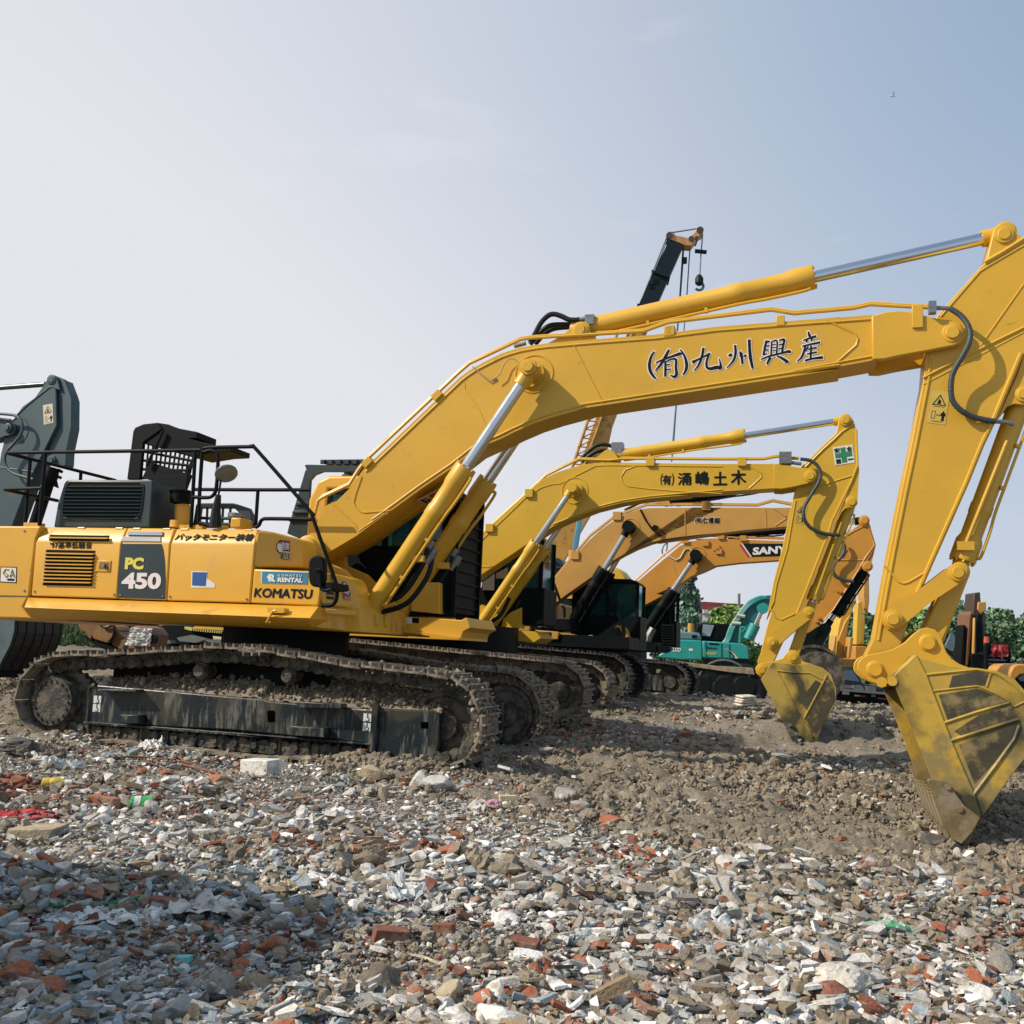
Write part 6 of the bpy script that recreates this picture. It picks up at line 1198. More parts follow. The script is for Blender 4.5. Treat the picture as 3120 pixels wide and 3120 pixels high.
        tag(o,{'rubble':'broken brick, concrete, tile and plaster strewn over the yard','soil_clods':'dry crumbled earth clods pushed up between the tracks and buckets'}[nm],'rubble' if nm=='rubble' else 'soil',None,'stuff')
    # mud caked on the front of the nearest belt and the one beyond it
    P=[]; 
    for p in SHOEPTS: P.append(p)
    P=np.array(P); n=2600; ix=rng.integers(0,len(P),n); wv=np.array(F1.n); dv=np.array(F1.d); Q_=P[ix]+wv[None]*rng.uniform(.02,.6,(n,1))+dv[None]*rng.normal(0,.05,(n,1))+np.array([0,0,1])*rng.normal(.0,.03,(n,1)); Vs=[];Fs=[];Cs=[];off=0
    for i in range(n):
        v,f_=TPL['rock'][i%14]; s=math.exp(rng.normal(-3.75,.45)); Vs.append(v*s*.6+Q_[i]);Fs.append(f_+off);off+=len(v);Cs.append(np.tile(np.array([.25,.21,.155])*rng.uniform(.65,1.2),(len(v),1)))
    o=fast('caked_mud',np.concatenate(Vs),np.concatenate(Fs),np.concatenate(Cs),CM); tag(o,'mud caked between the shoes on the front curve of the nearest belts','mud',None,'stuff')
    # loose earth lying on the track frame
    pts=[p for i,p in enumerate(MUDPTS) if i%10>0]; n=3800; ix=rng.integers(0,len(pts),n); P=np.array([pts[i][:] for i in ix])+rng.normal(0,.02,(n,3)); tl=TPL['rock']; Vs=[];Fs=[];Cs=[];off=0
    for i in range(n):
        v,f_=tl[i%len(tl)]; s=math.exp(rng.normal(-3.9,.5)); Vs.append(v*s*.7+P[i]);Fs.append(f_+off);off+=len(v);Cs.append(np.tile(np.array([.26,.215,.155])*rng.uniform(.65,1.2),(len(v),1)))
    o=fast('mud_crumbs',np.concatenate(Vs),np.concatenate(Fs),np.concatenate(Cs),CM); tag(o,'crumbled dry mud heaped on the nearest track frame','mud',None,'stuff')
C1=crop(0,2200,1.932);C2=crop(1000,2200,1.932);C3=crop(2000,2200,1.725)
LM={}
def lmat(k):
    if k in LM: return LM[k]
    D={'brick':((.36,.125,.065),.9,(.30,.25,.18)),'dbrick':((.2,.075,.045),.9,(.25,.2,.15)),'conc':((.33,.32,.29),.9,(.25,.21,.155)),'pale':((.52,.50,.46),.9,(.3,.26,.2)),'white':((.74,.73,.70),.6,(.5,.47,.4)),'tan':((.42,.34,.22),.9,(.25,.2,.15)),'dark':((.09,.085,.08),.9,(.2,.17,.13)),
       'wood':((.27,.2,.12),.8,(.2,.16,.11)),'red':((.45,.03,.035),.8,(.3,.1,.08)),'purple':((.12,.06,.16),.8,(.2,.15,.14)),'pink':((.5,.28,.32),.8,(.4,.3,.26)),'cloth':((.6,.56,.48),.9,(.35,.3,.22)),'slate':((.11,.13,.17),.85,(.2,.18,.15)),'black':((.015,.015,.017),.7,(.1,.09,.07)),
       'yellow':((.6,.45,.05),.5,(.4,.35,.15)),'green':((.05,.42,.12),.35,(.4,.5,.3)),'teal':((.1,.5,.5),.4,(.3,.45,.4)),'pole':((.02,.19,.09),.4,(.2,.25,.15)),'rust':((.2,.08,.035),.8,(.15,.08,.05)),'rope':((.5,.46,.36),.9,(.3,.26,.2)),'cream':((.6,.5,.3),.8,(.35,.3,.2))}
    if k=='film':
        m=mat('litter_film',(.62,.66,.66),.25,var=.1,alpha=.72,bump=.3,bscale=60)
    elif k=='gfilm': m=mat('litter_green_film',(.10,.33,.17),.4,var=.35,scale=30,dirt=(.35,.42,.33),dlev=.5,dscale=18)
    else:
        c,r,d=D[k]; m=mat('litter_'+k,c,r,var=.18,scale=12,bump=.5,bscale=55,dirt=d,dlev=.57,dscale=8)
    LM[k]=m; return m
ITEMS=[]
def litter(name,label,cat,p,build,group=None,yaw=None,lift=0):
    g=gp(*p); s=g.y/FPX/1.5; lift+=5; b=MB(); build(b,s); o=b.build(name,None or build.m,None,bevel=getattr(build,'bv',0)*s,smooth=getattr(build,'sm',False)); 
    o.location=(g.x,g.y,hg(g.x,g.y)+lift*s); o.rotation_euler=(random.uniform(-.1,.1),random.uniform(-.12,.12),random.uniform(-.5,.5) if yaw is None else yaw); tag(o,label,cat,group); ITEMS.append(o); return o
def mk(fn,m,bv=0,sm=False): fn.m=lmat(m);fn.bv=bv;fn.sm=sm; return fn
def stone(w,h,m,d=None,cuts=12,seed=None):
    v2,f2=ico(3); r=np.random.default_rng(seed if seed is not None else int(w*131+h*17)); v=v2*1.1
    for _ in range(cuts):
        n=r.normal(size=3); n/=np.linalg.norm(n); dd=r.uniform(.55,.85); v=v-np.maximum(v@n-dd,0)[:,None]*n
    v=v*(1+.03*np.array([mn.noise(Vector(x)*5) for x in v2])[:,None])
    def f(b,s):
        q=v*np.array([w*s/2.15,(d or w*.8)*s/2.15,h*s*.72]); q[:,2]+=h*s*.33; b.add(q.tolist(),f2.tolist())
    return mk(f,m)
def brick(w,h,m,d=None):
    def f(b,s):
        n=6; dd=(d or w*.5)*s/2; r=random.Random(int(w*7+h)); top=[];bot=[]
        pts=[(-1,-1),(0,-1.08),(1,-.9),(1.05,.1),(.9,1),(-.2,1.05),(-1.02,.85)]; pts=[(x*(1+r.uniform(-.12,.08)),y*(1+r.uniform(-.15,.1))) for x,y in pts]
        b.prism([Vector((x*w*s/2,y*dd,-h*s*.25)) for x,y in pts],(r.uniform(-.06,.06)*w*s,r.uniform(-.06,.06)*w*s,h*s*1.15))
    return mk(f,m,3)
def sheet(w,d,h,m,n=26,seed=1,th=False):
    def f(b,s):
        vs=[];o=Vector((seed*7.3,seed*3.1,0))
        for i in range(n):
            for j in range(n):
                u=i/(n-1)*2-1;v=j/(n-1)*2-1; e=1+.25*mn.noise(Vector((u*1.5,v*1.5,9))+o); q=Vector((u*w*s/2*e,v*d*s/2*e,0)); z=abs(mn.noise(Vector((u*2.2,v*2.2,0))+o))*1.3+abs(mn.noise(Vector((u*6,v*6,4))+o))*.6+.15*mn.noise(Vector((u*16,v*16,4))+o); z*=(1-.6*max(abs(u),abs(v))**3)
                q.z=z*h*s; q.x+=.18*w*s*mn.noise(Vector((u*4,v*4,2))+o); q.y+=.18*d*s*mn.noise(Vector((u*4,v*4,7))+o); vs.append(q)
        b.add(vs,[[i*n+j,(i+1)*n+j,(i+1)*n+j+1,i*n+j+1] for i in range(n-1) for j in range(n-1)],True)
    return mk(f,m,0,False)
def lump(w,h,m,seed=3,d=None):
    def f(b,s):
        v2,f2=ico(4); vs=[]
        for x in v2: p=Vector(x); k=1+.35*mn.noise(p*1.6+Vector((seed,0,0)))-.28*abs(mn.noise(p*4+Vector((0,seed,0))))-.1*abs(mn.noise(p*11)); vs.append(Vector((p.x*w*s/2*k,p.y*(d or w*.7)*s/2*k,(p.z*k+.75)*h*s/1.9)))
        b.add(vs,f2.tolist(),True)
    return mk(f,m,0,True)
def stick(w,r_,m,h=None,d=None,tilt=0):
    def f(b,s): b.obox((0,0,r_*s+tilt*w*s*.5),(w*s/2,0,tilt*w*s*.5),(0,r_*s,0),(-tilt*r_*s,0,r_*s))
    return mk(f,m,1.5)
def cable(label,name,cat,pts,r,m,lift=4):
    q=[]; 
    for p in pts:
        g=gp(*p); q.append(Vector((g.x,g.y,hg(g.x,g.y)+lift*g.y/FPX+.01)))
    q=cr(q,8); s=q[0].y/FPX; o0=q[0].copy(); b=MB(); b.tube([v-o0+Vector((0,0,.008*mn.noise(v*3))) for v in q],r*s,8); o=b.build(name,lmat(m)); o.location=o0; tag(o,label,cat); return o
def litter_all():
    L1=[
    ('slab','white flat-topped slab of broken concrete below the front of the nearest track frame','slab',C1,1535,300,brick(160,62,'white',100)),
    ('slab','tan flat slab lying below the red cloth, near the left edge','slab',C1,205,670,brick(205,40,'tan',190)),
    ('sack','rounded olive-grey sack below the rear sprocket at the left edge','sack',C1,110,195,lump(160,80,'dark',5)),
    ('cloth','white crumpled cloth on a stone right under the track rollers','cloth',C1,905,165,sheet(110,100,60,'white',seed=2)),
    ('plastic_bag','grey-white plastic bag left of centre among shards under the sprocket','plastic bag',C1,365,270,sheet(170,160,55,'film',seed=3)),
    ('cloth','bright red crumpled cloth at the left edge','cloth',C1,145,565,sheet(230,170,34,'red',seed=4)),
    ('shoe_sole','black flat shoe sole topped by a pale folded rag','shoe sole',C1,1290,505,lump(190,26,'black',8,110)),
    ('rag','pale pinkish folded rag on the black sole','rag',C1,1250,480,sheet(150,90,30,'cloth',seed=8)),
    ('plastic_bag','small white and pink crumpled bag above the black sole','plastic bag',C1,1130,415,lump(80,40,'pink',4)),
    ('plastic_bag','spread of milky plastic film beside the green pole','plastic bag',C1,420,1200,sheet(360,300,50,'film',seed=5)),
    ('plastic_bag','white peaked scrap of film to the right of the spread film','plastic bag',C1,810,1185,sheet(300,200,60,'white',seed=6)),
    ('plastic_sheet','wide pale plastic sheet with a draped wrinkled surface, right of the green pole','plastic sheet',C1,1240,1100,sheet(300,330,60,'pale',seed=7)),
    ('tile_shard','white pointed tile shard standing left of a second one','tile',C1,1578,1080,brick(60,46,'white',20)),
    ('tile_shard','white angular tile shard standing right of the pointed one','tile',C1,1655,1145,brick(90,60,'white',20)),
    ('soap_packet','small turquoise packet lying alone on grey rubble','packet',C1,1065,1430,brick(85,36,'teal',55)),
    ('tile_shard','long white shard at lower left near the bottom edge','tile',C1,475,1648,brick(155,16,'white',90)),
    ('brick','dusty half brick touching the tip of the green pole','brick',C1,980,1100,brick(150,44,'dbrick',90)),
    ('brick','dark brown broken brick left of the turquoise packet','brick',C1,320,1455,stone(130,48,'dbrick')),
    ('brick','orange brick fragment between wood strips and the dotted sheet','brick',C1,1320,1262,stone(100,32,'brick')),
    ('stone','grey upright boulder at the bottom edge, left of centre','stone',C1,1055,1770,stone(190,110,'conc')),
    ('stone','cream-tan rounded stone at the bottom edge beside the grey boulder','stone',C1,1770,1765,stone(140,62,'tan')),
    ('stone','square pale block touching the cream-tan stone','stone',C1,1655,1760,brick(110,52,'pale',90)),
    ('foam_block','long white foam block cut by the bottom edge','foam block',C1,1360,1790,brick(285,34,'white',80)),
    ('plastic_bag','black shiny bag crumpled at the bottom left','plastic bag',C1,1245,1690,lump(130,70,'black',2)),
    ('plastic_bag','heap of shredded clear film at the bottom left','plastic bag',C1,850,1700,sheet(270,260,60,'film',seed=9)),
    ('brick','reddish brick chunk above the wide pale plastic sheet','brick',C1,1280,375,stone(150,50,'brick')),
    ('stone','pale pitted boulder above the tan slab, left of centre','stone',C1,560,610,stone(150,48,'pale')),
    ('stone','brown-orange boulder beside the green cup','stone',C1,870,625,stone(130,36,'brick')),
    ('plank','narrow grey plank lying under the shredded film','plank',C1,610,1740,stick(200,14,'wood')),
    ('plastic_sheet','dirty beige sheet draped over soil left of centre','plastic sheet',C1,1630,990,sheet(240,200,50,'tan',seed=11)),
    ('plastic_bag','white lacy heap of film left of centre on brown soil','plastic bag',C2,430,985,sheet(220,420,70,'film',seed=12)),
    ('cloth','cream crumpled cloth above the lacy heap','cloth',C2,575,820,lump(130,48,'cloth',6)),
    ('tile_shard','white rectangular tile lying flat in the middle of the rubble','tile',C2,812,925,brick(122,22,'white',50)),
    ('switch_plate','square white switch plate lying in the centre','switch plate',C2,1020,1165,brick(95,10,'white',130)),
    ('rag','dark purple rag beside brown stones','rag',C2,452,1085,sheet(90,90,32,'purple',seed=13)),
    ('rag','second purple rag, below the first one','rag',C2,500,1135,sheet(90,70,26,'purple',seed=14)),
    ('brick','large dusty brick below the purple rags','brick',C2,360,1305,brick(150,66,'dbrick',100)),
    ('brick','upright dark brick right of the large dusty brick','brick',C2,690,1262,brick(90,54,'dbrick',60)),
    ('brick','reddish brick block beside white tiles, lower centre','brick',C2,1150,1342,brick(130,48,'dbrick',80)),
    ('brick','brick with cream plaster on its face at the bottom','brick',C2,705,1690,stone(150,120,'tan')),
    ('brick','orange-brown rounded brick at the bottom, right of the plastered one','brick',C2,925,1715,stone(150,88,'brick')),
    ('brush','brown bristly brush head at the bottom','brush',C2,1820,1690,lump(190,70,'dbrick',9)),
    ('wood_post','weathered square post leaning at the bottom beside the brush','post',C2,1610,1740,stick(210,22,'wood',tilt=.7)),
    ('slab','white wedge-shaped block in the lower middle','slab',C2,1170,1412,brick(125,38,'white',80)),
    ('slab','long white strip in the lower right middle','slab',C2,1605,1250,brick(160,28,'white',60)),
    ('slab','pale lumpy plaster mass at the bottom edge','slab',C2,740,1765,stone(160,50,'white')),
    ('stone','tan block in front of the nearest idler mud heap','stone',C2,255,348,stone(140,66,'tan')),
    ('stone','wide pale concrete block below the front end of the nearest track','stone',C2,645,400,stone(160,60,'pale')),
    ('stone','upright pale concrete piece left of the wide pale block','stone',C2,530,395,stone(95,84,'pale')),
    ('stone','grey stone on bare soil at the edge of the shaded strip','stone',C2,1385,460,stone(125,52,'conc')),
    ('stone','smaller grey stone below and right of the one on bare soil','stone',C2,1480,525,stone(100,46,'conc')),
    ('brick','rust-coloured flat brick right of the two grey stones','brick',C2,1670,608,stone(135,40,'brick')),
    ('foam_piece','pink foam piece beside a cream shard','foam piece',C2,975,515,lump(70,44,'pink',7)),
    ('tile_shard','cream pointed shard above the pink foam','tile',C2,1065,475,brick(85,30,'cream',30)),
    ('plastic_tube','short red tube lying near the bottom','tube',C2,1105,1680,stick(14,7,'red',tilt=0)),
    ('plastic_bag','crumpled pale bag on dark soil below the lacy heap','plastic bag',C2,640,1105,sheet(200,170,60,'pale',seed=15)),
    ('net_bag','white bag with holes near the lower right middle','bag',C2,1700,1560,sheet(250,150,50,'white',seed=16)),
    ('stone','white shard lying alone on grey soil between the two buckets','stone',C3,800,752,brick(62,26,'white',50)),
    ('stone','large pale round boulder in the middle distance','stone',C3,378,792,stone(125,72,'pale')),
    ('plastic_bag','white bag half buried below the largest bucket','plastic bag',C3,1505,885,lump(92,50,'white',3)),
    ('stone','pale stone left of the crushed green bottle','stone',C3,745,1135,stone(95,56,'pale')),
    ('stone','pale stone just left of the crushed green bottle','stone',C3,965,1115,stone(72,42,'pale')),
    ('rag','slate-grey rag at the right edge','rag',C3,1850,1195,sheet(190,160,40,'slate',seed=17)),
    ('brick','red brick shard right of the dirty white sack','brick',C3,1340,1275,stone(100,26,'brick')),
    ('plank','short pale board right of the dirty white sack','plank',C3,1665,1315,stick(150,12,'wood')),
    ('sack','big dirty white and black sack in the right foreground','sack',C3,965,1430,lump(290,135,'cloth',11)),
    ('plastic_bag','clear crumpled bag at the foot of a dark stick, right of centre','plastic bag',C3,290,1120,sheet(260,200,70,'film',seed=18)),
    ('plastic_bag','pale pinkish film over stones in the right foreground','plastic bag',C3,560,1240,sheet(280,220,60,'film',seed=19)),
    ('slate_shard','dark triangular shard standing right of the clear bag','shard',C3,408,1055,brick(70,60,'conc',20)),
    ('stone','white round stone at the bottom right','stone',C3,1060,1572,stone(125,72,'white')),
    ('stone','brown wedge of packed earth against the teeth of the largest bucket','stone',C3,1450,652,stone(125,52,'dark')),
    ('brick','ribbed orange brick at the lower right of centre','brick',C3,45,1235,brick(90,48,'brick',60)),
    ('brick','orange brick pieces left of the white round stone','brick',C3,660,1440,stone(90,50,'brick')),
    ('brick','red brick at the very bottom, right of centre','brick',C3,200,1560,stone(120,50,'dbrick')),
    ('rag','small yellow rag right of the yellowish shards','rag',C2,1665,1500,sheet(70,60,30,'yellow',seed=21)),
    ('stone','grey block leaning on rubble at the left middle','stone',C1,1385,600,stone(110,36,'conc')),
    ('ribbed_brick','ribbed orange brick left of the green cup','brick',C1,625,490,brick(130,36,'brick',70)),
    ]
    for nm,lab,cat,cf,x,y,bl in L1:
        litter(nm,lab,cat,cf(f"{x},{y}")[0],bl)
    # crushed green bottle, yellow bottle, green cup, tyre
    def bottle(b,s): b.lathe((-60*s,0,24*s),(60*s,0,26*s),[(0,8*s),(6*s,25*s),(30*s,26*s),(36*s,24*s),(42*s,26*s),(76*s,26*s),(96*s,13*s),(104*s,10*s),(118*s,10*s),(120*s,9*s)],20)
    o=litter('bottle','yellow plastic bottle with pale cap end lying on red rubble at the left','bottle',C1("325,412")[0],mk(bottle,'yellow'),yaw=.2)
    b=MB(); s=o.location.y/FPX/1.5; b.cyl((38*s,0,26*s),(66*s,0,26*s),17*s,14*s); b.build('cap',lmat('white'),o)
    def gb(b,s): 
        lump(200,80,'gfilm',13,100)(b,s)
    o=litter('bottle','crushed green bottle lying on bare soil at the right','bottle',C3("1235,1140")[0],mk(gb,'gfilm')); s=o.location.y/FPX/1.5; b=MB(); sheet(110,70,40,'film',seed=23)(b,s); q=b.build('torn_label',lmat('film'),o); q.location=(0,0,48*s)
    def cup(b,s): b.lathe((-45*s,0,34*s),(45*s,0,30*s),[(0,22*s),(2*s,30*s),(60*s,38*s),(86*s,40*s),(88*s,36*s)],24)
    o=litter('paper_cup','green and white cup lying on its side at the left','cup',C1("818,535")[0],mk(cup,'green'),yaw=.35); s=o.location.y/FPX/1.5; b=MB(); b.lathe((-45*s,0,34*s),(45*s,0,30*s),[(14*s,32.5*s),(40*s,36.2*s)],24); b.build('band',lmat('white'),o); b=MB(); b.lathe((-47*s,0,34*s),(45*s,0,30*s),[(0,10*s),(1.5*s,10*s)],20); b.build('base_mark',lmat('pole'),o)
    def tyre(b,s): b.tube([Vector((48*s*math.cos(a),48*s*math.sin(a),10*s)) for a in[2*PI*k/28 for k in range(28)]],14*s,10,True)
    litter('tyre','small worn tyre ring lying between the two yellow buckets','tyre',C3("1218,262")[0],mk(tyre,'dark'))
    def stk(b,s):
        for k in range(4): b.obox((random.uniform(-3,3)*s,0,(6+k*11)*s),((46-k*3)*s,0,random.uniform(-2,2)*s),(0,30*s,0),(0,0,4.6*s))
    litter('folded_sacks','folded pale sacks stacked by the trailer wheel','sacks',PX("2272,2150")[0],mk(stk,'cloth',4))
    cable('thin rusty rod bent across the stones under the track rollers','rod','rod',C1("660,232 780,225 950,235 1100,265 1290,325"),3,'rust',8)
    cable('long pale rope curving through the right foreground','rope','rope',C2("420,1400 560,1420 700,1470 860,1475 1080,1450 1300,1425 1500,1455 1640,1452 1760,1400 1835,1320 1845,1240"),5,'rope',9)
    cable('white curved strap in the lower right foreground','strap','strap',C3("170,1330 190,1390 240,1450 320,1510 370,1580"),6,'white',14)
    cable('dark green pole lying at the left edge','pole','pole',C1("-60,1130 200,1118 430,1108 640,1095 860,1070"),8,'pole',8)
    cable('brown stick lying right of centre above the clear bag','stick','stick',C3("-40,880 80,940 190,975"),6,'wood',8)
    cable('rusty hoop of wire at the left, under the track rollers','wire','wire',C1("1290,215 1180,190 1080,195 1065,235 1130,265 1250,255 1300,225"),3,'rust',8)
# ================================================================== background
def seesky(*a): pass
LEAF=None
def leafmat():
    global LEAF
    if LEAF: return LEAF
    LEAF=colmat('foliage',.6,0,1,.25,3); return LEAF
def tree(px,ytop,ybot,wpx,Y,label,cone=0.,nclump=22,nleaf=9000,col=(.05,.085,.035),leaf=.16,gx=0):
    """tapered trunk with limbs and a crown of leaf faces; px,ybot = foot in the picture, at distance Y"""
    fr=Fr(Y,0.); base=fr.P((px,ybot),0); top=fr.P((px,ytop),0); gz=hg(base[0],Y) if Y<60 else 0.; base=Vector((base[0],0,min(base[2],gz) if Y<60 else 0.)); Hh=top[2]-base[2]; Wd=fr.m((px,ybot),0,wpx)/2
    root=empty('tree',fr.O+Vector((base[0],0,base[2])),0,label,'tree','trees beyond the yard'); r=np.random.default_rng(int(px*3+Y))
    b=MB(); b.tube([Vector((0,0,-.2)),Vector((.05,0,Hh*.3)),Vector((-.08,.05,Hh*.6)),Vector((0,0,Hh*.9))],lambda t:Hh*.022*(1-t)+.03,8); ends=[]
    cl=[]
    for k in range(nclump):
        z=r.uniform(.22,.97); a=r.uniform(0,2*PI); prof=(math.sin(PI*min(1,(z-.1)/.95)**.8)**.6)*(1-cone)+cone*(1.12-z)*1.1; rr=r.uniform(.15,.8)*Wd*prof; c=Vector((rr*math.cos(a),rr*math.sin(a),z*Hh)); s=Wd*r.uniform(.26,.44)*(.5+.7*prof); cl.append((c,s))
        if k<9: b.tube([Vector((0,0,max(.15*Hh,c.z-.25*Hh))),c*.5+Vector((0,0,c.z*.35)),c],lambda t:.06*(1-t)*Hh*.2+.02,5)
    b.build('trunk',mat('bark',(.09,.07,.05),.9,bump=.4) if 'bark' not in bpy.data.materials else bpy.data.materials['bark'],root)
    n=nleaf; ci=r.integers(0,nclump,n); C=np.array([c[0][:] for c in cl])[ci]; S_=np.array([c[1] for c in cl])[ci]; d=r.normal(size=(n,3)); d/=np.linalg.norm(d,axis=1,keepdims=True); rad=r.uniform(.35,1.,n)**.6*(1+.25*r.normal(size=n)); P=C+d*(S_*rad)[:,None]*np.array([1,1,.85])
    e1=r.normal(size=(n,3)); e1/=np.linalg.norm(e1,axis=1,keepdims=True); e2=np.cross(e1,d+r.normal(size=(n,3))*.6); e2/=np.maximum(np.linalg.norm(e2,axis=1,keepdims=True),1e-6); sz=leaf*r.uniform(.6,1.4,n)[:,None]
    V_=np.stack([P-e1*sz-e2*sz*.6,P+e1*sz*.2-e2*sz,P+e1*sz+e2*sz*.5,P-e1*sz*.3+e2*sz],1).reshape(-1,3); F_=np.arange(4*n).reshape(-1,4); c=np.array(col)*r.uniform(.6,1.5,(n,1))*(np.array([1,1,1])+r.normal(0,.08,(n,3))); c=c*(.8+.8*r.random(nclump)[ci])[:,None]*1.5+.014  # leaf colours raised and slightly greyed: distance haze put into the colour
    o=fast('crown',V_,F_,np.repeat(np.clip(c,0,1),4,0),leafmat()); o.parent=root; return root
def pbox(b,fr,t,w0,w1): b.ext(fr.uz(t,w0),w0,w1); return b
def crane():
    f=Fr(46,math.radians(4)); root=empty('mobile_crane',f.O,-f.th,'tall telescopic crane with a dark upper boom, its hook hanging against the sky','crane'); 
    CO=mat('crane_orange',(.46,.24,.04),.5,var=.15,scale=1,dirt=(.25,.12,.05),dlev=.6); CD=mat('crane_slate',(.007,.016,.019),.5,var=.1,spec=.2); RP=mat('wire_rope',(.05,.12,.15),.5)
    b=MB(); pbox(b,f,PX("2040,728 2082,746 1985,965 1938,945"),-.35,.35); pbox(b,f,W("380,835 395,760 530,795 500,850")+[],-.4,.4); bo=b.build('upper_boom',CD,root)
    b=MB()
    for t in("513,472 532,478 662,515 668,540 640,535 520,490","392,757 405,760 535,797 535,806 410,775"): pbox(b,f,W(t),-.5,.5)
    each(b,'boom_collar',CD,bo); b=MB()
    for t in("548,575","512,615"): c=f.P(W(t)[0],-.36); b.box(c[0]-.1,c[0]+.1,-.38,-.35,c[2]-.12,c[2]+.12)
    b.build('boom_holes',BLK,bo)
    b=MB(); pbox(b,f,PX("1938,940 1988,962 1868,1290 1812,1545 1700,1740 1640,1740 1745,1480 1822,1255"),-.5,.5); lb=b.build('lower_boom',CO,root)
    b=MB(); 
    p=PX("1790,1282 1737,1440"); q=PX("1832,1272 1775,1430"); a0,a1=[f.P(x,-.7) for x in p]; c0,c1=[f.P(x,-.7) for x in q]
    for e0,e1 in((a0,a1),(c0,c1),(a0+Vector((0,.5,0)),a1+Vector((0,.5,0)))): b.tube([e0.lerp(e1,-2.),e0.lerp(e1,1.15)],.06,5)
    for k in range(-9,8): t=k/6; t2=(k+.5)/6; b.tube([a0.lerp(a1,t),c0.lerp(c1,t2)],.035,4); b.tube([c0.lerp(c1,t2),a0.lerp(a1,t+1/6)],.035,4)
    b.build('lattice_jib',CO,root)
    b=MB(); pbox(b,f,W("640,165 665,155 700,165 720,185 830,205 850,180 880,150 895,120 925,115 948,130 945,170 915,185 895,215 850,270 790,268 740,245 655,215 642,195"),-.35,.35); jt=b.build('boom_head',mat('boom_head_orange',(.5,.24,.09),.5,var=.3,scale=3),root,bevel=.03)
    b=MB()
    for t,r_ in(("662,185",.16),("920,140",.17),("845,212",.13),("890,205",.09)): c=f.P(W(t)[0],-.4); b.cyl((c[0],-.42,c[2]),(c[0],.42,c[2]),r_)
    each(b,'sheave',mat('sheave_dark',(.05,.04,.035),.5),jt)
    b=MB()
    for t,w in(("650,160 695,160 900,128",0),("640,195 530,470 415,750",-.3),("648,200 600,330 540,470",-.1)): b.tube([f.P(p,w) for p in W(t)],.035,4)
    for t in("781,285 775,420 750,750 730,990","775,290 745,750 725,990","836,262 805,740 783,990"): b.tube([f.P(p,0) for p in W(t)],.03,4)
    for t in("1595,80 1590,150 1575,360 1560,500","1593,85 1583,200 1570,360","1530,1090 1500,1120 1490,1160 1500,1195","1530,1090 1525,1150 1503,1195"): b.tube([f.P(p,0) for p in G(t)],.035,4)
    b.tube([f.P(p,-.1) for p in W("941,170 936,240 928,320 920,470 915,545")],.03,4)
    each(b,'wire_rope',RP,root)
    b=MB(); c=f.P(W("925,318")[0],-.1); b.cyl(c-Vector((.28,0,0)),c+Vector((.28,0,-.05)),.1); b.build('rope_guard',CD,root); b=MB(); c=f.P(W("787,397")[0],0); b.box(c[0]-.12,c[0]+.12,-.1,.1,c[2]-.14,c[2]+.14); b.build('limit_weight',CD,root)
    c=f.P(W("912,568")[0],-.1); b=MB(); b.lathe(c+Vector((0,0,.32)),c-Vector((0,0,.3)),[(0,.06),(.05,.12),(.2,.2),(.45,.2),(.55,.1)],16); hk=b.build('hook_block',CD,root); b=MB(); h=f.P(W("911,612")[0],-.1); b.tube([h+Vector((.2*math.cos(a),0,.2*math.sin(a))) for a in[x*.35 for x in range(-7,8)]],.07,8); b.build('hook',RP,hk)
    b=MB(); b.cyl(f.P(G("885,920")[0],-1.2),f.P(G("845,1175")[0],-1.2),.14); b.cyl(f.P(G("872,925")[0],-1.3),f.P(G("832,1175")[0],-1.3),.04); b.build('rod',mat('blue_chrome',(.15,.35,.42),.25,metal=.7),root); b=MB(); c=f.P(G("842,1185")[0],-1.2); b.cyl(c-Vector((0,0,2.)),c+Vector((0,0,.2)),.25); b.build('rod_collar',CO,root)
    g=hg(f.O.x+f.P(PX("1690,2000")[0],0)[0],46); x0=f.P(PX("1600,2000")[0],0)[0]; b=MB(); b.box(x0-3,x0+5,-1.3,1.3,.9,1.7); b.box(x0+1.0,x0+3.4,-1.1,1.1,1.7,4.2); b.box(x0-2.8,x0+.5,-1.1,1.1,1.7,3.3); b.build('carrier',CD,root,bevel=.08); b=MB()
    for k in range(4):
        for w in(-1.25,1.25): b.cyl((x0-2.2+k*2,w-.18,.5+g*0),(x0-2.2+k*2,w+.18,.5),.5,n=20)
    each(b,'wheel',RUB,root)
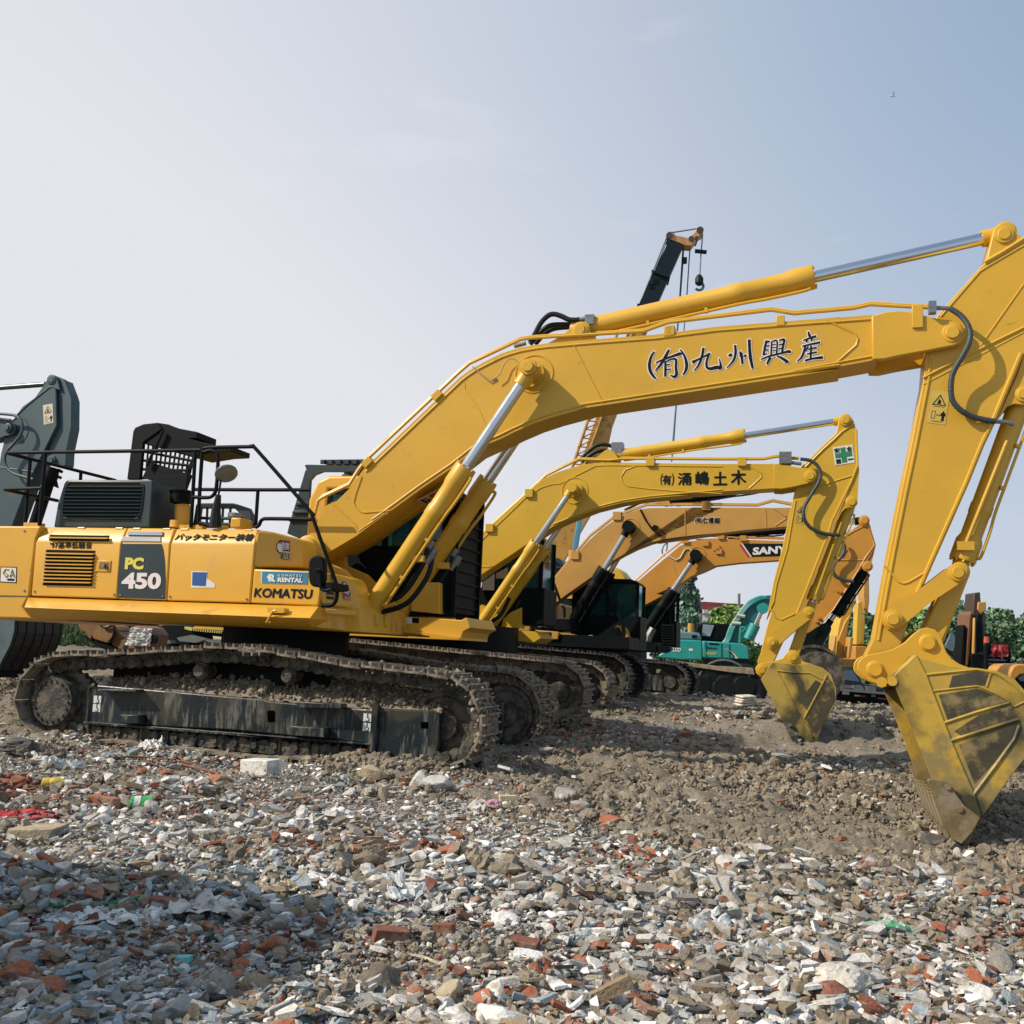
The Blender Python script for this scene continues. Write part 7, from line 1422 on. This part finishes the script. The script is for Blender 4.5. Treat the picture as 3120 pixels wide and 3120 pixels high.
def teal():
    f=Fr(38,math.radians(10)); root=empty('excavator',f.O,-f.th,'teal green excavator standing on the flatbed trailer in the background','excavator'); z=f
    b=MB(); pbox(b,f,V("490,795 560,800 680,805 770,810 775,1000 560,1000 345,975 342,950 380,930 440,880 490,860"),-1.3,1.3); cw=b.build('counterweight',TEA,root,bevel=.08)
    b=MB(); pbox(b,f,V("770,812 1160,838 1225,870 1238,1000 775,978"),-1.3,1.3); bd=b.build('body',TEA,root,bevel=.05)
    b=MB(); pbox(b,f,V("490,718 600,722 750,735 765,790 760,812 490,795"),-1.1,1.); b.build('engine_hood',mat('hood_grey_teal',(.12,.2,.22),.4,var=.1),root,bevel=.06); b=MB(); pbox(b,f,V("672,755 718,758 716,785 670,783"),-1.15,-1.1); b.build('vent',BLK,bd)
    b=MB(); c=f.P(V("660,735")[0],-.5); b.cyl(c,c+Vector((0,0,.35)),.12); b.build('exhaust',TAN,root)
    for t in("805,818 808,980","958,835 960,990","1035,845 1037,995"): b=MB(); p=[f.P(q,-1.31) for q in V(t)]; b.tube(p,.02,4); b.build('door_seam',mat('teal_seam',(.01,.1,.1),.5) if 'teal_seam' not in bpy.data.materials else bpy.data.materials['teal_seam'],bd)
    b=MB(); pbox(b,f,V("835,832 935,838 932,852 840,848"),-1.32,-1.3); b.build('slot',BLK,bd)
    ftext(f,"KOBELCO","385,912 562,922 388,872",-1.31,WHT,cw,cropf=V,bold=.05); decal('plate',f,V("640,888 680,890 680,912 640,910"),-1.31,WHT,cw)
    ftext(f,"Sakaki","815,890 918,897 815,868",-1.31,NAV,bd,cropf=V,bold=.02); ftext(f,"SK350D","812,948 908,950 812,925",-1.31,LYE,bd,cropf=V,bold=.02)
    sw=V("975,885 1030,900 1090,940 1125,985 1080,985 1068,945 1020,905"); decal('swoosh',f,sw,-1.31,CRM,bd); decal('swoosh',f,V("1000,895 1060,925 1085,960 1092,985 1080,985 1066,945 1030,910"),-1.315,BLK,bd)
    # cab
    b=MB(); pbox(b,f,V("700,730 720,660 770,640 1030,645 1050,665 1040,820 760,810 700,760"),-.2,1.1); cb=b.build('cab',BLK,root,bevel=.05); b=MB(); pbox(b,f,V("778,650 888,660 850,768 768,765"),-.25,-.2); b.build('window_glass',mat('pale_glass',(.2,.27,.3),.1),cb)
    # boom with pipes, rising to the right
    b=MB(); pbox(b,f,V("985,820 1050,690 1110,590 1180,500 1230,445 1300,400 1360,372 1430,365 1500,380 1480,480 1390,500 1330,560 1260,680 1150,840 1060,835"),-.35,.35); bo=b.build('boom',mat('teal_boom',(.012,.12,.12),.45,var=.1),root,bevel=.03)
    b=MB()
    for k,dx in enumerate((-35,-22,-8,6)): b.tube(cr([f.P((V(f"{x+dx},{y}")[0]),-.42) for x,y in((1010,830),(1040,790),(1075,690),(1130,600),(1190,510),(1250,440+k*4),(1330,395+k*4),(1400,375+k*6))],4),.05,6)
    each(b,'oil_pipe',TEA,bo); b=MB()
    for t in("1060,640 1150,645","1110,560 1190,575"): b.tube([f.P(p,-.45) for p in V(t)],.07,6)
    each(b,'pipe_clamp',CRM,bo)
    b=MB(); b.tube(cr([f.P(p,-1.0) for p in V("1138,830 1148,700 1160,682 1200,690 1150,730")],4),.04,6); b.build('handrail',TEA,root)
    b=MB(); b.cyl(f.P(V("1365,495")[0],-.6),f.P(V("1290,660")[0],-.6),.09); b.build('rod',CHR,bo); b=MB(); b.cyl(f.P(V("1290,655")[0],-.6),f.P(V("1225,800")[0],-.6),.2); c=f.P(V("1365,495")[0],-.6); b.cyl((c[0],-.75,c[2]),(c[0],-.3,c[2]),.2); b.build('boom_cylinder',TEA,root)
    b=MB(); pbox(b,f,V("770,990 1240,1000 1250,1085 1000,1070 800,1040"),-1.3,1.3); b.build('undercarriage',BLK,root)
    # trailer
    f2=Fr(37.,math.radians(10)); tr=empty('flatbed_trailer',f2.O,-f2.th,'dark flatbed trailer with plank deck carrying the teal excavator','trailer')
    b=MB(); pbox(b,f2,V("345,1012 520,1012 700,1035 900,1060 1270,1078 1290,1150 1060,1125 700,1075 500,1045"),-1.4,-.1); b.build('plank_deck',WOOD,tr,bevel=.02)
    b=MB(); pbox(b,f2,V("500,1048 700,1078 1060,1128 1420,1175 1420,1260 1110,1240 1100,1170 870,1150 800,1220 600,1190 500,1100"),-1.2,1.); b.build('chassis',mat('trailer_frame',(.03,.035,.035),.6,dirt=(.12,.1,.08),dlev=.6),tr)
    for i,(x,dx) in enumerate(((985,0),(740,0),(1180,0))):
        c=f2.P(V(f"{x},{1270 if i==0 else 1262}")[0],-1.1); b=MB(); b.lathe((c[0],-1.35,c[2]),(c[0],-.9,c[2]),[(0,.35),(.04,.44),(.04,.5),(0,.62),(.03,.74),(.1,.8),(.38,.8),(.45,.7)],30); w=b.build('wheel',RUB,tr); b=MB(); b.lathe((c[0],-1.3,c[2]),(c[0],-1.2,c[2]),[(.0,.1),(.0,.2),(.06,.22),(.08,.38)],20); b.build('hub',mat('hub_grey',(.07,.07,.07),.5),w)
        if i==0: b=MB(); b.tube([Vector((c[0]+.95*math.cos(a),-1.3,c[2]+.95*math.sin(a))) for a in[PI*k/12 for k in range(0,13)]],.04,6); b.build('mudguard',STL,tr)
    for t,m in(("1232,1205 1272,1208 1270,1230 1230,1227",mat('plate_blue',(.15,.35,.45),.5)),("1285,1228 1320,1232 1320,1244 1285,1240",WHT),("1335,1235 1385,1240 1385,1252 1335,1248",RED)): decal('marker_plate',f2,V(t),-1.21,m,tr)
def extras():
    f=Fr(24,0.)
    # dark lorry with flatbed, seen between the buckets
    fr=Fr(30,0.); root=empty('lorry',fr.O,0,'dark lorry with a wide windscreen and loaded flatbed, seen between the two yellow buckets','lorry')
    b=MB(); pbox(b,fr,T("375,370 470,375 520,410 560,455 575,500 700,525 760,540 760,575 375,560"),-.2,2.2); cb=b.build('cab',mat('lorry_black',(.02,.024,.028),.25,var=.1),root,bevel=.06); b=MB(); pbox(b,fr,T("398,390 490,395 545,480 545,488 405,470"),-.24,-.2); b.build('windscreen',mat('windscreen',(.04,.1,.16),.08,spec=.8),cb)
    b=MB(); pbox(b,fr,T("330,540 800,580 800,600 330,560"),-.5,2.); b.build('bed_edge',STL,root); b=MB(); pbox(b,fr,T("330,562 810,602 860,800 330,705"),-.2,2.); b.build('chassis',BLK,root); b=MB(); pbox(b,fr,T("375,515 470,520 495,545 375,545"),-.4,.3); pbox(b,fr,T("500,520 570,520 600,570 500,560"),-.4,.3); pbox(b,fr,T("610,525 680,530 690,570 620,565"),-.4,.3); each(b,'load',mat('load_grey',(.12,.13,.13),.7),root)
    for t,m in(("405,565 465,570 462,598 402,595",PNK),("650,597 682,600 680,618 648,615",bpy.data.materials['plate_blue']),("505,598 550,602 550,612 505,610",WHT),("550,602 600,606 600,618 550,614",RED),("700,620 780,630 780,642 700,632",RED)): decal('marker_plate',fr,T(t),-.21,m,root)
    # long pale plank behind
    b=MB(); pbox(b,fr,T("330,705 860,770 870,790 330,725"),-1.8,-1.2); o=b.build('timber_beam',WOOD); o.location=fr.O; tag(o,'long timber beam on the ground in front of the dark lorry','timber')
    # yellow excavators seen head-on behind the nearest arm
    Yb=34
    def headon(label,parts,Y,m,group='excavators seen head-on in the background'):
        fr=Fr(Y,0.); root=empty('excavator',fr.O,0,label,'excavator',group)
        for nm,cf,t,w0,w1,mm in parts: b=MB(); pbox(b,fr,cf(t),w0,w1); b.build(nm,mm or m,root,bevel=.03)
        return root,fr
    r,fr=headon('yellow excavator with a curved boom facing the camera, left of the nearest arm',[('boom',J,"365,95 385,30 410,0 450,-90 495,-160 500,-60 460,60 430,150 405,300 400,440 325,440 330,300 345,180",-.4,.4,YEL2),('boom_underside',J,"405,120 455,60 430,190 405,330 395,440 330,440 345,280",-.5,-.4,ORG),('cylinder',J,"318,240 338,245 325,420 290,440 270,430 300,350",-.9,-.5,TAN),('cylinder',J,"445,255 480,260 455,430 430,440 430,400",-.9,-.5,TAN),('body',J,"130,385 245,390 250,420 290,440 560,445 560,520 130,500",.5,3,TAN),('cab',J,"120,310 200,300 280,325 285,395 130,385",.5,2.2,DKG)],34,YEL2)
    o=decal('sticker',fr,S("455,1335 520,1310 520,1355 460,1370"),-.41,CRM,r.children[0]); ftext(fr,"KATO","460,1362 516,1348 463,1338",-.42,INK,r.children[0],cropf=S,bold=.03)
    headon('yellow excavator arm standing upright right beside the nearest arm',[('arm',J,"570,-320 610,-320 615,-60 600,60 575,20 560,-100",-.3,.3,TAN),('cylinder',J,"512,-40 545,-60 560,100 555,300 535,320 500,320 505,120",-.7,-.3,YEL2),('cylinder',J,"555,60 580,70 570,320 548,320",-.7,-.3,TAN),('body',J,"490,330 590,335 590,460 495,455",0,2.5,ORG)],36,YEL2)
    r,fr=headon('black and yellow excavator with raised arm facing the camera at the right',[('arm',J,"1505,-120 1560,-130 1568,-20 1600,40 1612,100 1600,200 1585,380 1520,400 1480,300 1490,100 1500,-20",-.3,.3,mat('dark_brown',(.05,.028,.014),.5)),('arm_plate',S and J,"1540,-45 1612,-45 1612,20 1570,60 1535,20",-.36,-.3,TAN),('cylinder',J,"1530,60 1580,60 1590,380 1535,385",-.8,-.4,BLK),('pipe',J,"1505,90 1522,90 1518,400 1495,400",-.9,-.8,TAN),('boom',J,"1465,60 1490,30 1500,90 1460,500 1432,500",-.5,.3,mat('rust_black',(.15,.07,.025),.5)),('cylinder',J,"1408,150 1440,155 1430,500 1395,500",-.5,0,BLK),('bracket',J,"1480,400 1600,405 1595,440 1585,520 1490,520",-.6,.6,BLK)],30,BLK)
    fr=Fr(31,0.); root=empty('cab_cage',fr.O,0,'barred cab cage draped with a red cloth at the right','cab'); b=MB(); pbox(b,fr,J("1600,325 1820,335 1812,345 1812,590 1800,590 1605,500"),.1,1.6); c=b.build('cab_shell',BLK,root); b=MB(); pbox(b,fr,J("1622,400 1795,405 1795,560 1625,490"),.06,.1); b.build('window_glass',mat('cage_glass',(.12,.17,.22),.15,var=.4,scale=8),c); b=MB()
    for k in range(6): b.tube([fr.P(p,.0) for p in J(f"1610,{395+k*34} 1805,{400+k*36}")],.035,5)
    for x in(1612,1808): b.tube([fr.P(p,0) for p in J(f"{x},330 {x},590")],.05,5)
    each(b,'cage_bar',BLK,root)
    b=MB(); n=14; a=fr.P(J("1650,345")[0],-.1); c=fr.P(J("1795,350")[0],-.1); vs=[]
    for i in range(n):
        for j in range(8): u=i/(n-1);v=j/7; p=a.lerp(c,u); vs.append(Vector((p.x,-.12-.1*mn.noise(Vector((u*6,v*3,1))),p.z+.1-v*.85*(.35+.5*abs(mn.noise(Vector((u*4,0,5))))))))
    b.add(vs,[[i*8+j,(i+1)*8+j,(i+1)*8+j+1,i*8+j+1] for i in range(n-1) for j in range(7)],True); o=b.build('red_cloth',RED); o.location=fr.O; tag(o,'red cloth hanging over the top of the barred cab cage','cloth')
    b=MB(); c=fr.P(J("1607,305")[0],.3); b.cyl(c,c+Vector((0,0,.2)),.1); o=b.build('beacon',bpy.data.materials['beacon_red'],root)
    headon('orange curved hood cut off at the right edge, beside the barred cage',[('hood',J,"1812,620 1815,560 1840,510 1880,488 1990,485 1990,560 1900,575 1850,620",-.3,1,ORG),('window',J,"1870,600 1932,560 2000,560 2000,660 1900,650",0,.9,GLS),('body',J,"1820,620 2000,640 2000,760 1840,700",-.2,1.5,BLK)],26,ORG,None)
    fr=Fr(33,0.); b=MB(); pbox(b,fr,J("1265,325 1310,228 1365,262 1325,380 1270,345"),0,.1); o=b.build('leaning_panel',mat('corrugated_panel',(.12,.17,.2),.5,var=.3,scale=6)); o.location=fr.O; tag(o,'grey corrugated panel leaning behind the largest bucket','panel')
    # dark row of machine bodies closing the gap below the trees
    # building with red upper storey
    fb=Fr(95,0.); rb=empty('building',fb.O,0,'white building with a red upper storey and balconies behind the trees','building')
    b=MB(); pbox(b,fb,V("738,520 780,530 1000,550 1200,560 1200,760 738,760"),0,14); w=b.build('wall',mat('white_render',(.55,.55,.54),.8),rb); b=MB(); pbox(b,fb,V("735,442 782,428 1030,445 1200,455 1200,555 1000,545 780,505 738,515"),-.3,13); b.build('upper_storey',mat('red_brick_render',(.22,.035,.035),.8,var=.15),rb)
    b=MB(); pbox(b,fb,V("782,505 925,510 925,545 790,540"),-1.2,-.3); pbox(b,fb,V("775,610 900,618 900,632 775,628"),-1.2,-.0); each(b,'balcony',mat('pale_render',(.45,.46,.47),.8),rb)
    for t in("855,565 925,570 922,610 850,605","915,475 1000,480 1000,520 915,515"): o=decal('window',fb,V(t),-.31,GLS,rb,.05); b=MB(); p=fb.uz(V(t),-.4); b.tube([p[0].lerp(p[1],.5),p[3].lerp(p[2],.5)],.1,4); b.tube([p[0].lerp(p[3],.5),p[1].lerp(p[2],.5)],.1,4); b.build('frame',WHT,o)
    b=MB()
    for k in range(14): b.tube([fb.P(p,-1.3) for p in V(f"{835+k*9},508 {835+k*9},540")],.05,4)
    b.tube([fb.P(p,-1.3) for p in V("830,508 960,512")],.06,4); b.build('railing',STL,rb)
    fp=Fr(70,0.)
    for lab,t,r_ in(('pale pole with a red top in front of the white building',"755,650 756,490 758,470",.12),('thin grey mast rising behind the round bush',"1133,470 1133,350",.1)):
        b=MB(); p=[fp.P(q,0) for q in V(t)]; g=Vector((p[0][0],0,0)); b.tube([g]+p,r_,6); o=b.build('pole',STL); o.location=fp.O; tag(o,lab,'pole')
    fb=Fr(120,0.)
    for lab,t in(('grey many-windowed block seen between the machine arms at the right',"2528,1880 2548,1868 2560,1885 2560,1960 2528,1960"),('low grey block left of the many-windowed one',"2505,1905 2526,1900 2526,1965 2505,1965")):
        b=MB(); q=fb.uz(PX(t),0); b.ext(q,0,12); o=empty('building',fb.O,0,lab,'building'); b.build('wall',mat('grey_render',(.3,.33,.36),.8) if 'grey_render' not in bpy.data.materials else bpy.data.materials['grey_render'],o); b=MB(); x0=min(v[0] for v in q);x1=max(v[0] for v in q);z0=min(v[2] for v in q);z1=max(v[2] for v in q)
        for i in range(3):
            for j in range(4): x=x0+(x1-x0)*(i+.3)/3; z=z0+(z1-z0)*(j+.3)/4; b.box(x,x+(x1-x0)*.14,-.1,0,z,z+(z1-z0)*.1)
        each(b,'window',BLK,o)
    # rounded yellow cabin top between the third and fourth machine
    fy=Fr(31,TH); o=empty('road_roller',fy.O,-TH,'yellow rounded machine cabin showing above a dark roof in mid-picture','machine'); b=MB(); pbox(b,fy,U("1440,90 1530,90 1575,110 1640,190 1640,240 1500,260 1430,250"),0,1.4); b.build('cabin_roof',YEL2,o,bevel=.1); b=MB(); q=fy.P(U("1520,240")[0],0); b.box(q[0]-1.3,q[0]+.9,0.05,1.35,.6,q[2]); b.build('body',BLK,o)
    # things under the nearest body: attachment, wrapped engine, striped panel
    fa=Fr(19,TH); o=empty('breaker_bracket',fa.O,-TH,'rusty orange attachment bracket lying behind the nearest track, left of the wrapped unit','attachment'); m_=mat('rusty_orange',(.2,.1,.025),.6,var=.25,scale=4,dirt=(.1,.06,.03),dlev=.6)
    b=MB(); pbox(b,fa,Y2("1130,215 1420,225 1640,270 1690,330 1640,480 1570,530 1380,470 1350,430 1330,480 1290,440 1250,370 1170,340"),-.3,.3); b.build('plate',m_,o,bevel=.02); b=MB(); pbox(b,fa,Y2("1650,470 1720,350 1932,520 2030,650 1820,650 1640,560"),-.2,.35); b.build('beam',m_,o,bevel=.02); b=MB(); pbox(b,fa,Y2("1200,400 1340,460 1840,660 1600,650 1400,560 1260,470"),-.25,.3); b.build('skid',BLK,o); b=MB(); b.tube(cr([fa.P(p,-.35) for p in Y2("1480,240 1520,290 1600,290 1660,260 1690,330 1660,440 1610,490")],4),.03,6); b.build('hose',RUB,o)
    b=MB(); q=[fa.P(p,-.1) for p in L("975,230 1000,150 1060,135 1130,150 1165,200 1150,290 1030,300")]; 
    o=empty('wrapped_unit',fa.O,-TH,'engine unit wrapped in clear plastic, with a round dark eye, behind the nearest track','machine part'); b.ext(q,-.3,.3); b.build('core',mat('core_orange',(.16,.07,.03),.6),o,bevel=.03); c=fa.P(L("1120,235")[0],-.35); b=MB(); b.cyl((c[0],-.36,c[2]),(c[0],-.28,c[2]),.1); b.build('port',BLK,o); b=MB(); n=20; a=fa.P(L("975,150")[0],-.36); c=fa.P(L("1110,290")[0],-.36); vs=[]
    for i in range(n):
        for j in range(n): u=i/(n-1);v=j/(n-1); vs.append(Vector((a.x+(c.x-a.x)*u-(v*.15*(1-u)),-.36-.12*abs(mn.noise(Vector((u*5,v*7,2)))),a.z+(c.z-a.z)*v)))
    b.add(vs,[[i*n+j,(i+1)*n+j,(i+1)*n+j+1,i*n+j+1] for i in range(n-1) for j in range(n-1)]); b.build('plastic_wrap',lmat('film'),o)
    fa=Fr(20.5,TH); o=empty('panel_stack',fa.O,-TH,'stack of dark panels with a yellow and black striped edge under the nearest machine','panels'); b=MB(); pbox(b,fa,L("830,140 1360,135 1780,150 1780,290 1200,290 840,170"),.1,1.); b.build('dark_core',BLK,o)
    b=MB(); pbox(b,fa,L("1300,225 1400,205 1520,235 1440,262 1320,250"),-.2,.05); pbox(b,fa,L("1160,250 1240,240 1260,262 1190,275"),-.2,.05); pbox(b,fa,L("1500,240 1600,235 1700,262 1560,275"),-.2,.05); each(b,'panel',mat('panel_grey_green',(.11,.13,.12),.6),o)
    b=MB(); pbox(b,fa,L("1358,143 1400,150 1772,185 1772,208 1400,172 1358,160"),-.1,.1); st=b.build('striped_edge',mat('stripe_lemon',(.5,.5,.12),.6),o); b=MB()
    for k in range(22): x=1412+k*17; y=155+k*1.65; pbox(b,fa,L(f"{x},{y} {x+6},{y+.5} {x+10},{y+9} {x+5},{y+18} {x-1},{y+17} {x+4},{y+9}"),-.105,-.1)
    b.build('chevrons',BLK,st); b=MB(); pbox(b,fa,L("1565,212 1700,225 1820,245 1818,278 1700,262 1572,238"),-.1,.1); b.build('pale_strip',CRM,o)
    # unseen tipper truck, added left of the frame to cast the lower-left shadow
    bx=empty('shadow_caster_truck',(-7.3,3.3,0),math.radians(-18),'unseen tipper truck added outside the frame on the left to cast a shadow','truck'); b=MB(); b.ext([Vector((-2.6,0,1.1)),Vector((2.1,0,1.1)),Vector((2.45,0,3.3)),Vector((-2.7,0,3.3))],-1.45,1.45); b.build('tipper_body',YEL2,bx,bevel=.03); b=MB(); b.box(-4.9,-2.9,-1.15,1.15,.8,2.7); b.build('cab',YEL2,bx,bevel=.15); b=MB(); b.box(-4.7,2.2,-.5,.5,.6,1.08); b.build('chassis',BLK,bx); b=MB()
    for x in(-4.,-.2,1.2):
        for y in(-1.05,1.05): b.cyl((x,y-.15,.5),(x,y+.15,.5),.5)
    each(b,'wheel',RUB,bx)
def greenery():
    D=(.035,.075,.035)
    tree(2085,1738,2060,135,62,'tall slim poplar with blue-green leaves behind the fourth boom',cone=.55,nclump=60,nleaf=26000,col=(.06,.11,.075),leaf=.12)
    tree(2040,1830,2060,110,64,'low dark tree at the foot of the poplar, on its left',nclump=20,nleaf=7000,col=D)
    tree(2235,1852,2060,190,66,'round yellow-green bush tree in front of the white building',nclump=40,nleaf=22000,col=(.09,.15,.035),leaf=.12)
    tree(2150,1900,2060,90,60,'small dark bush between the poplar and the white building',nclump=14,nleaf=5000,col=D)
    X=[(2530,1930,120,(.04,.07,.035),'narrow dark tree behind the head-on yellow excavators'),(2640,1880,150,(.04,.08,.035),'dark tree hidden behind the arm of the nearest machine'),(2800,1858,170,(.075,.135,.04),'bright green tree just right of the nearest arm'),(2905,1850,150,(.045,.085,.045),'dark tree between the bucket cylinder and the black upright arm'),(2985,1870,120,(.04,.075,.04),'dark tree directly behind the black upright arm'),(3050,1868,150,(.05,.09,.045),'broad tree right of the black upright arm'),(3135,1880,150,(.05,.095,.05),'tree cut off by the right edge')]
    for x,yt,w,c,l in X: tree(x,yt,2110,w*1.25,58,l,nclump=46,nleaf=26000,col=tuple(v*1.15 for v in c),leaf=.115)
    tree(430,1990,2060,60,60,'small shrub far behind the nearest undercarriage',nclump=8,nleaf=1500,col=D)
    # grass on the bank at the left and tufts by the dark bucket
    r=np.random.default_rng(5); n=16000; X_=r.uniform(-17,-9,n);Y_=r.uniform(28.5,36,n); n2=1500; g=gp(30,2085); X_=np.r_[X_,r.normal(g.x-.3,.45,n2)];Y_=np.r_[Y_,r.normal(g.y,.3,n2)]; Z=terr(X_,Y_); n=len(X_); h=np.r_[r.uniform(.08,.26,n-n2),r.uniform(.08,.35,n2)]; a=r.uniform(0,2*PI,n); w=.018+.02*(Y_>20); l=r.normal(0,.35,(n,2))*h[:,None]
    V_=np.stack([np.c_[X_-w*np.cos(a),Y_-w*np.sin(a),Z-.02],np.c_[X_+w*np.cos(a),Y_+w*np.sin(a),Z-.02],np.c_[X_+l[:,0],Y_+l[:,1],Z+h]],1).reshape(-1,3); c=np.array([.06,.10,.035])*r.uniform(.6,1.5,(n,1)); o=fast('grass',V_,np.arange(3*n).reshape(-1,3),np.repeat(c,3,0),leafmat()); tag(o,'tufts of grass on the bank behind the dark teal bucket','grass',None,'stuff')

    fb=Fr(90,0.); c=fb.P((2720,293),0); b=MB(); b.lathe(c-Vector((.3,0,0)),c+Vector((.3,0,0)),[(0,.02),(.2,.1),(.45,.08),(.6,.01)],8); b.prism([c+Vector((-.1,0,0)),c+Vector((.12,0,0)),c+Vector((.0,-.5,.2)),c+Vector((-.1,-.5,.2))],(0,0,.02)); b.prism([c+Vector((-.1,0,0)),c+Vector((.12,0,0)),c+Vector((.0,.5,.2)),c+Vector((-.1,.5,.2))],(0,0,.02)); o=b.build('bird',WHT); o.location=fb.O; tag(o,'tiny bird alone in the upper right sky','bird')
for p,r_,h in(((1080,2315),.55,.16),((880,2315),.55,-.1),((1330,2350),.5,.08),((250,2240),.6,.1),((1700,2175),.8,.1)):
    g=gp(*p); MOUNDS.append((g.x,g.y-.1,r_,h))
g=gp(2446,2310); MOUNDS.append((g.x,g.y,.7,-.14))
g=gp(3050,2600); MOUNDS.append((g.x,g.y,.5,.12))
m1();m2();m3();m4();m0()
ground();rubble();litter_all();crane();teal();extras();greenery()
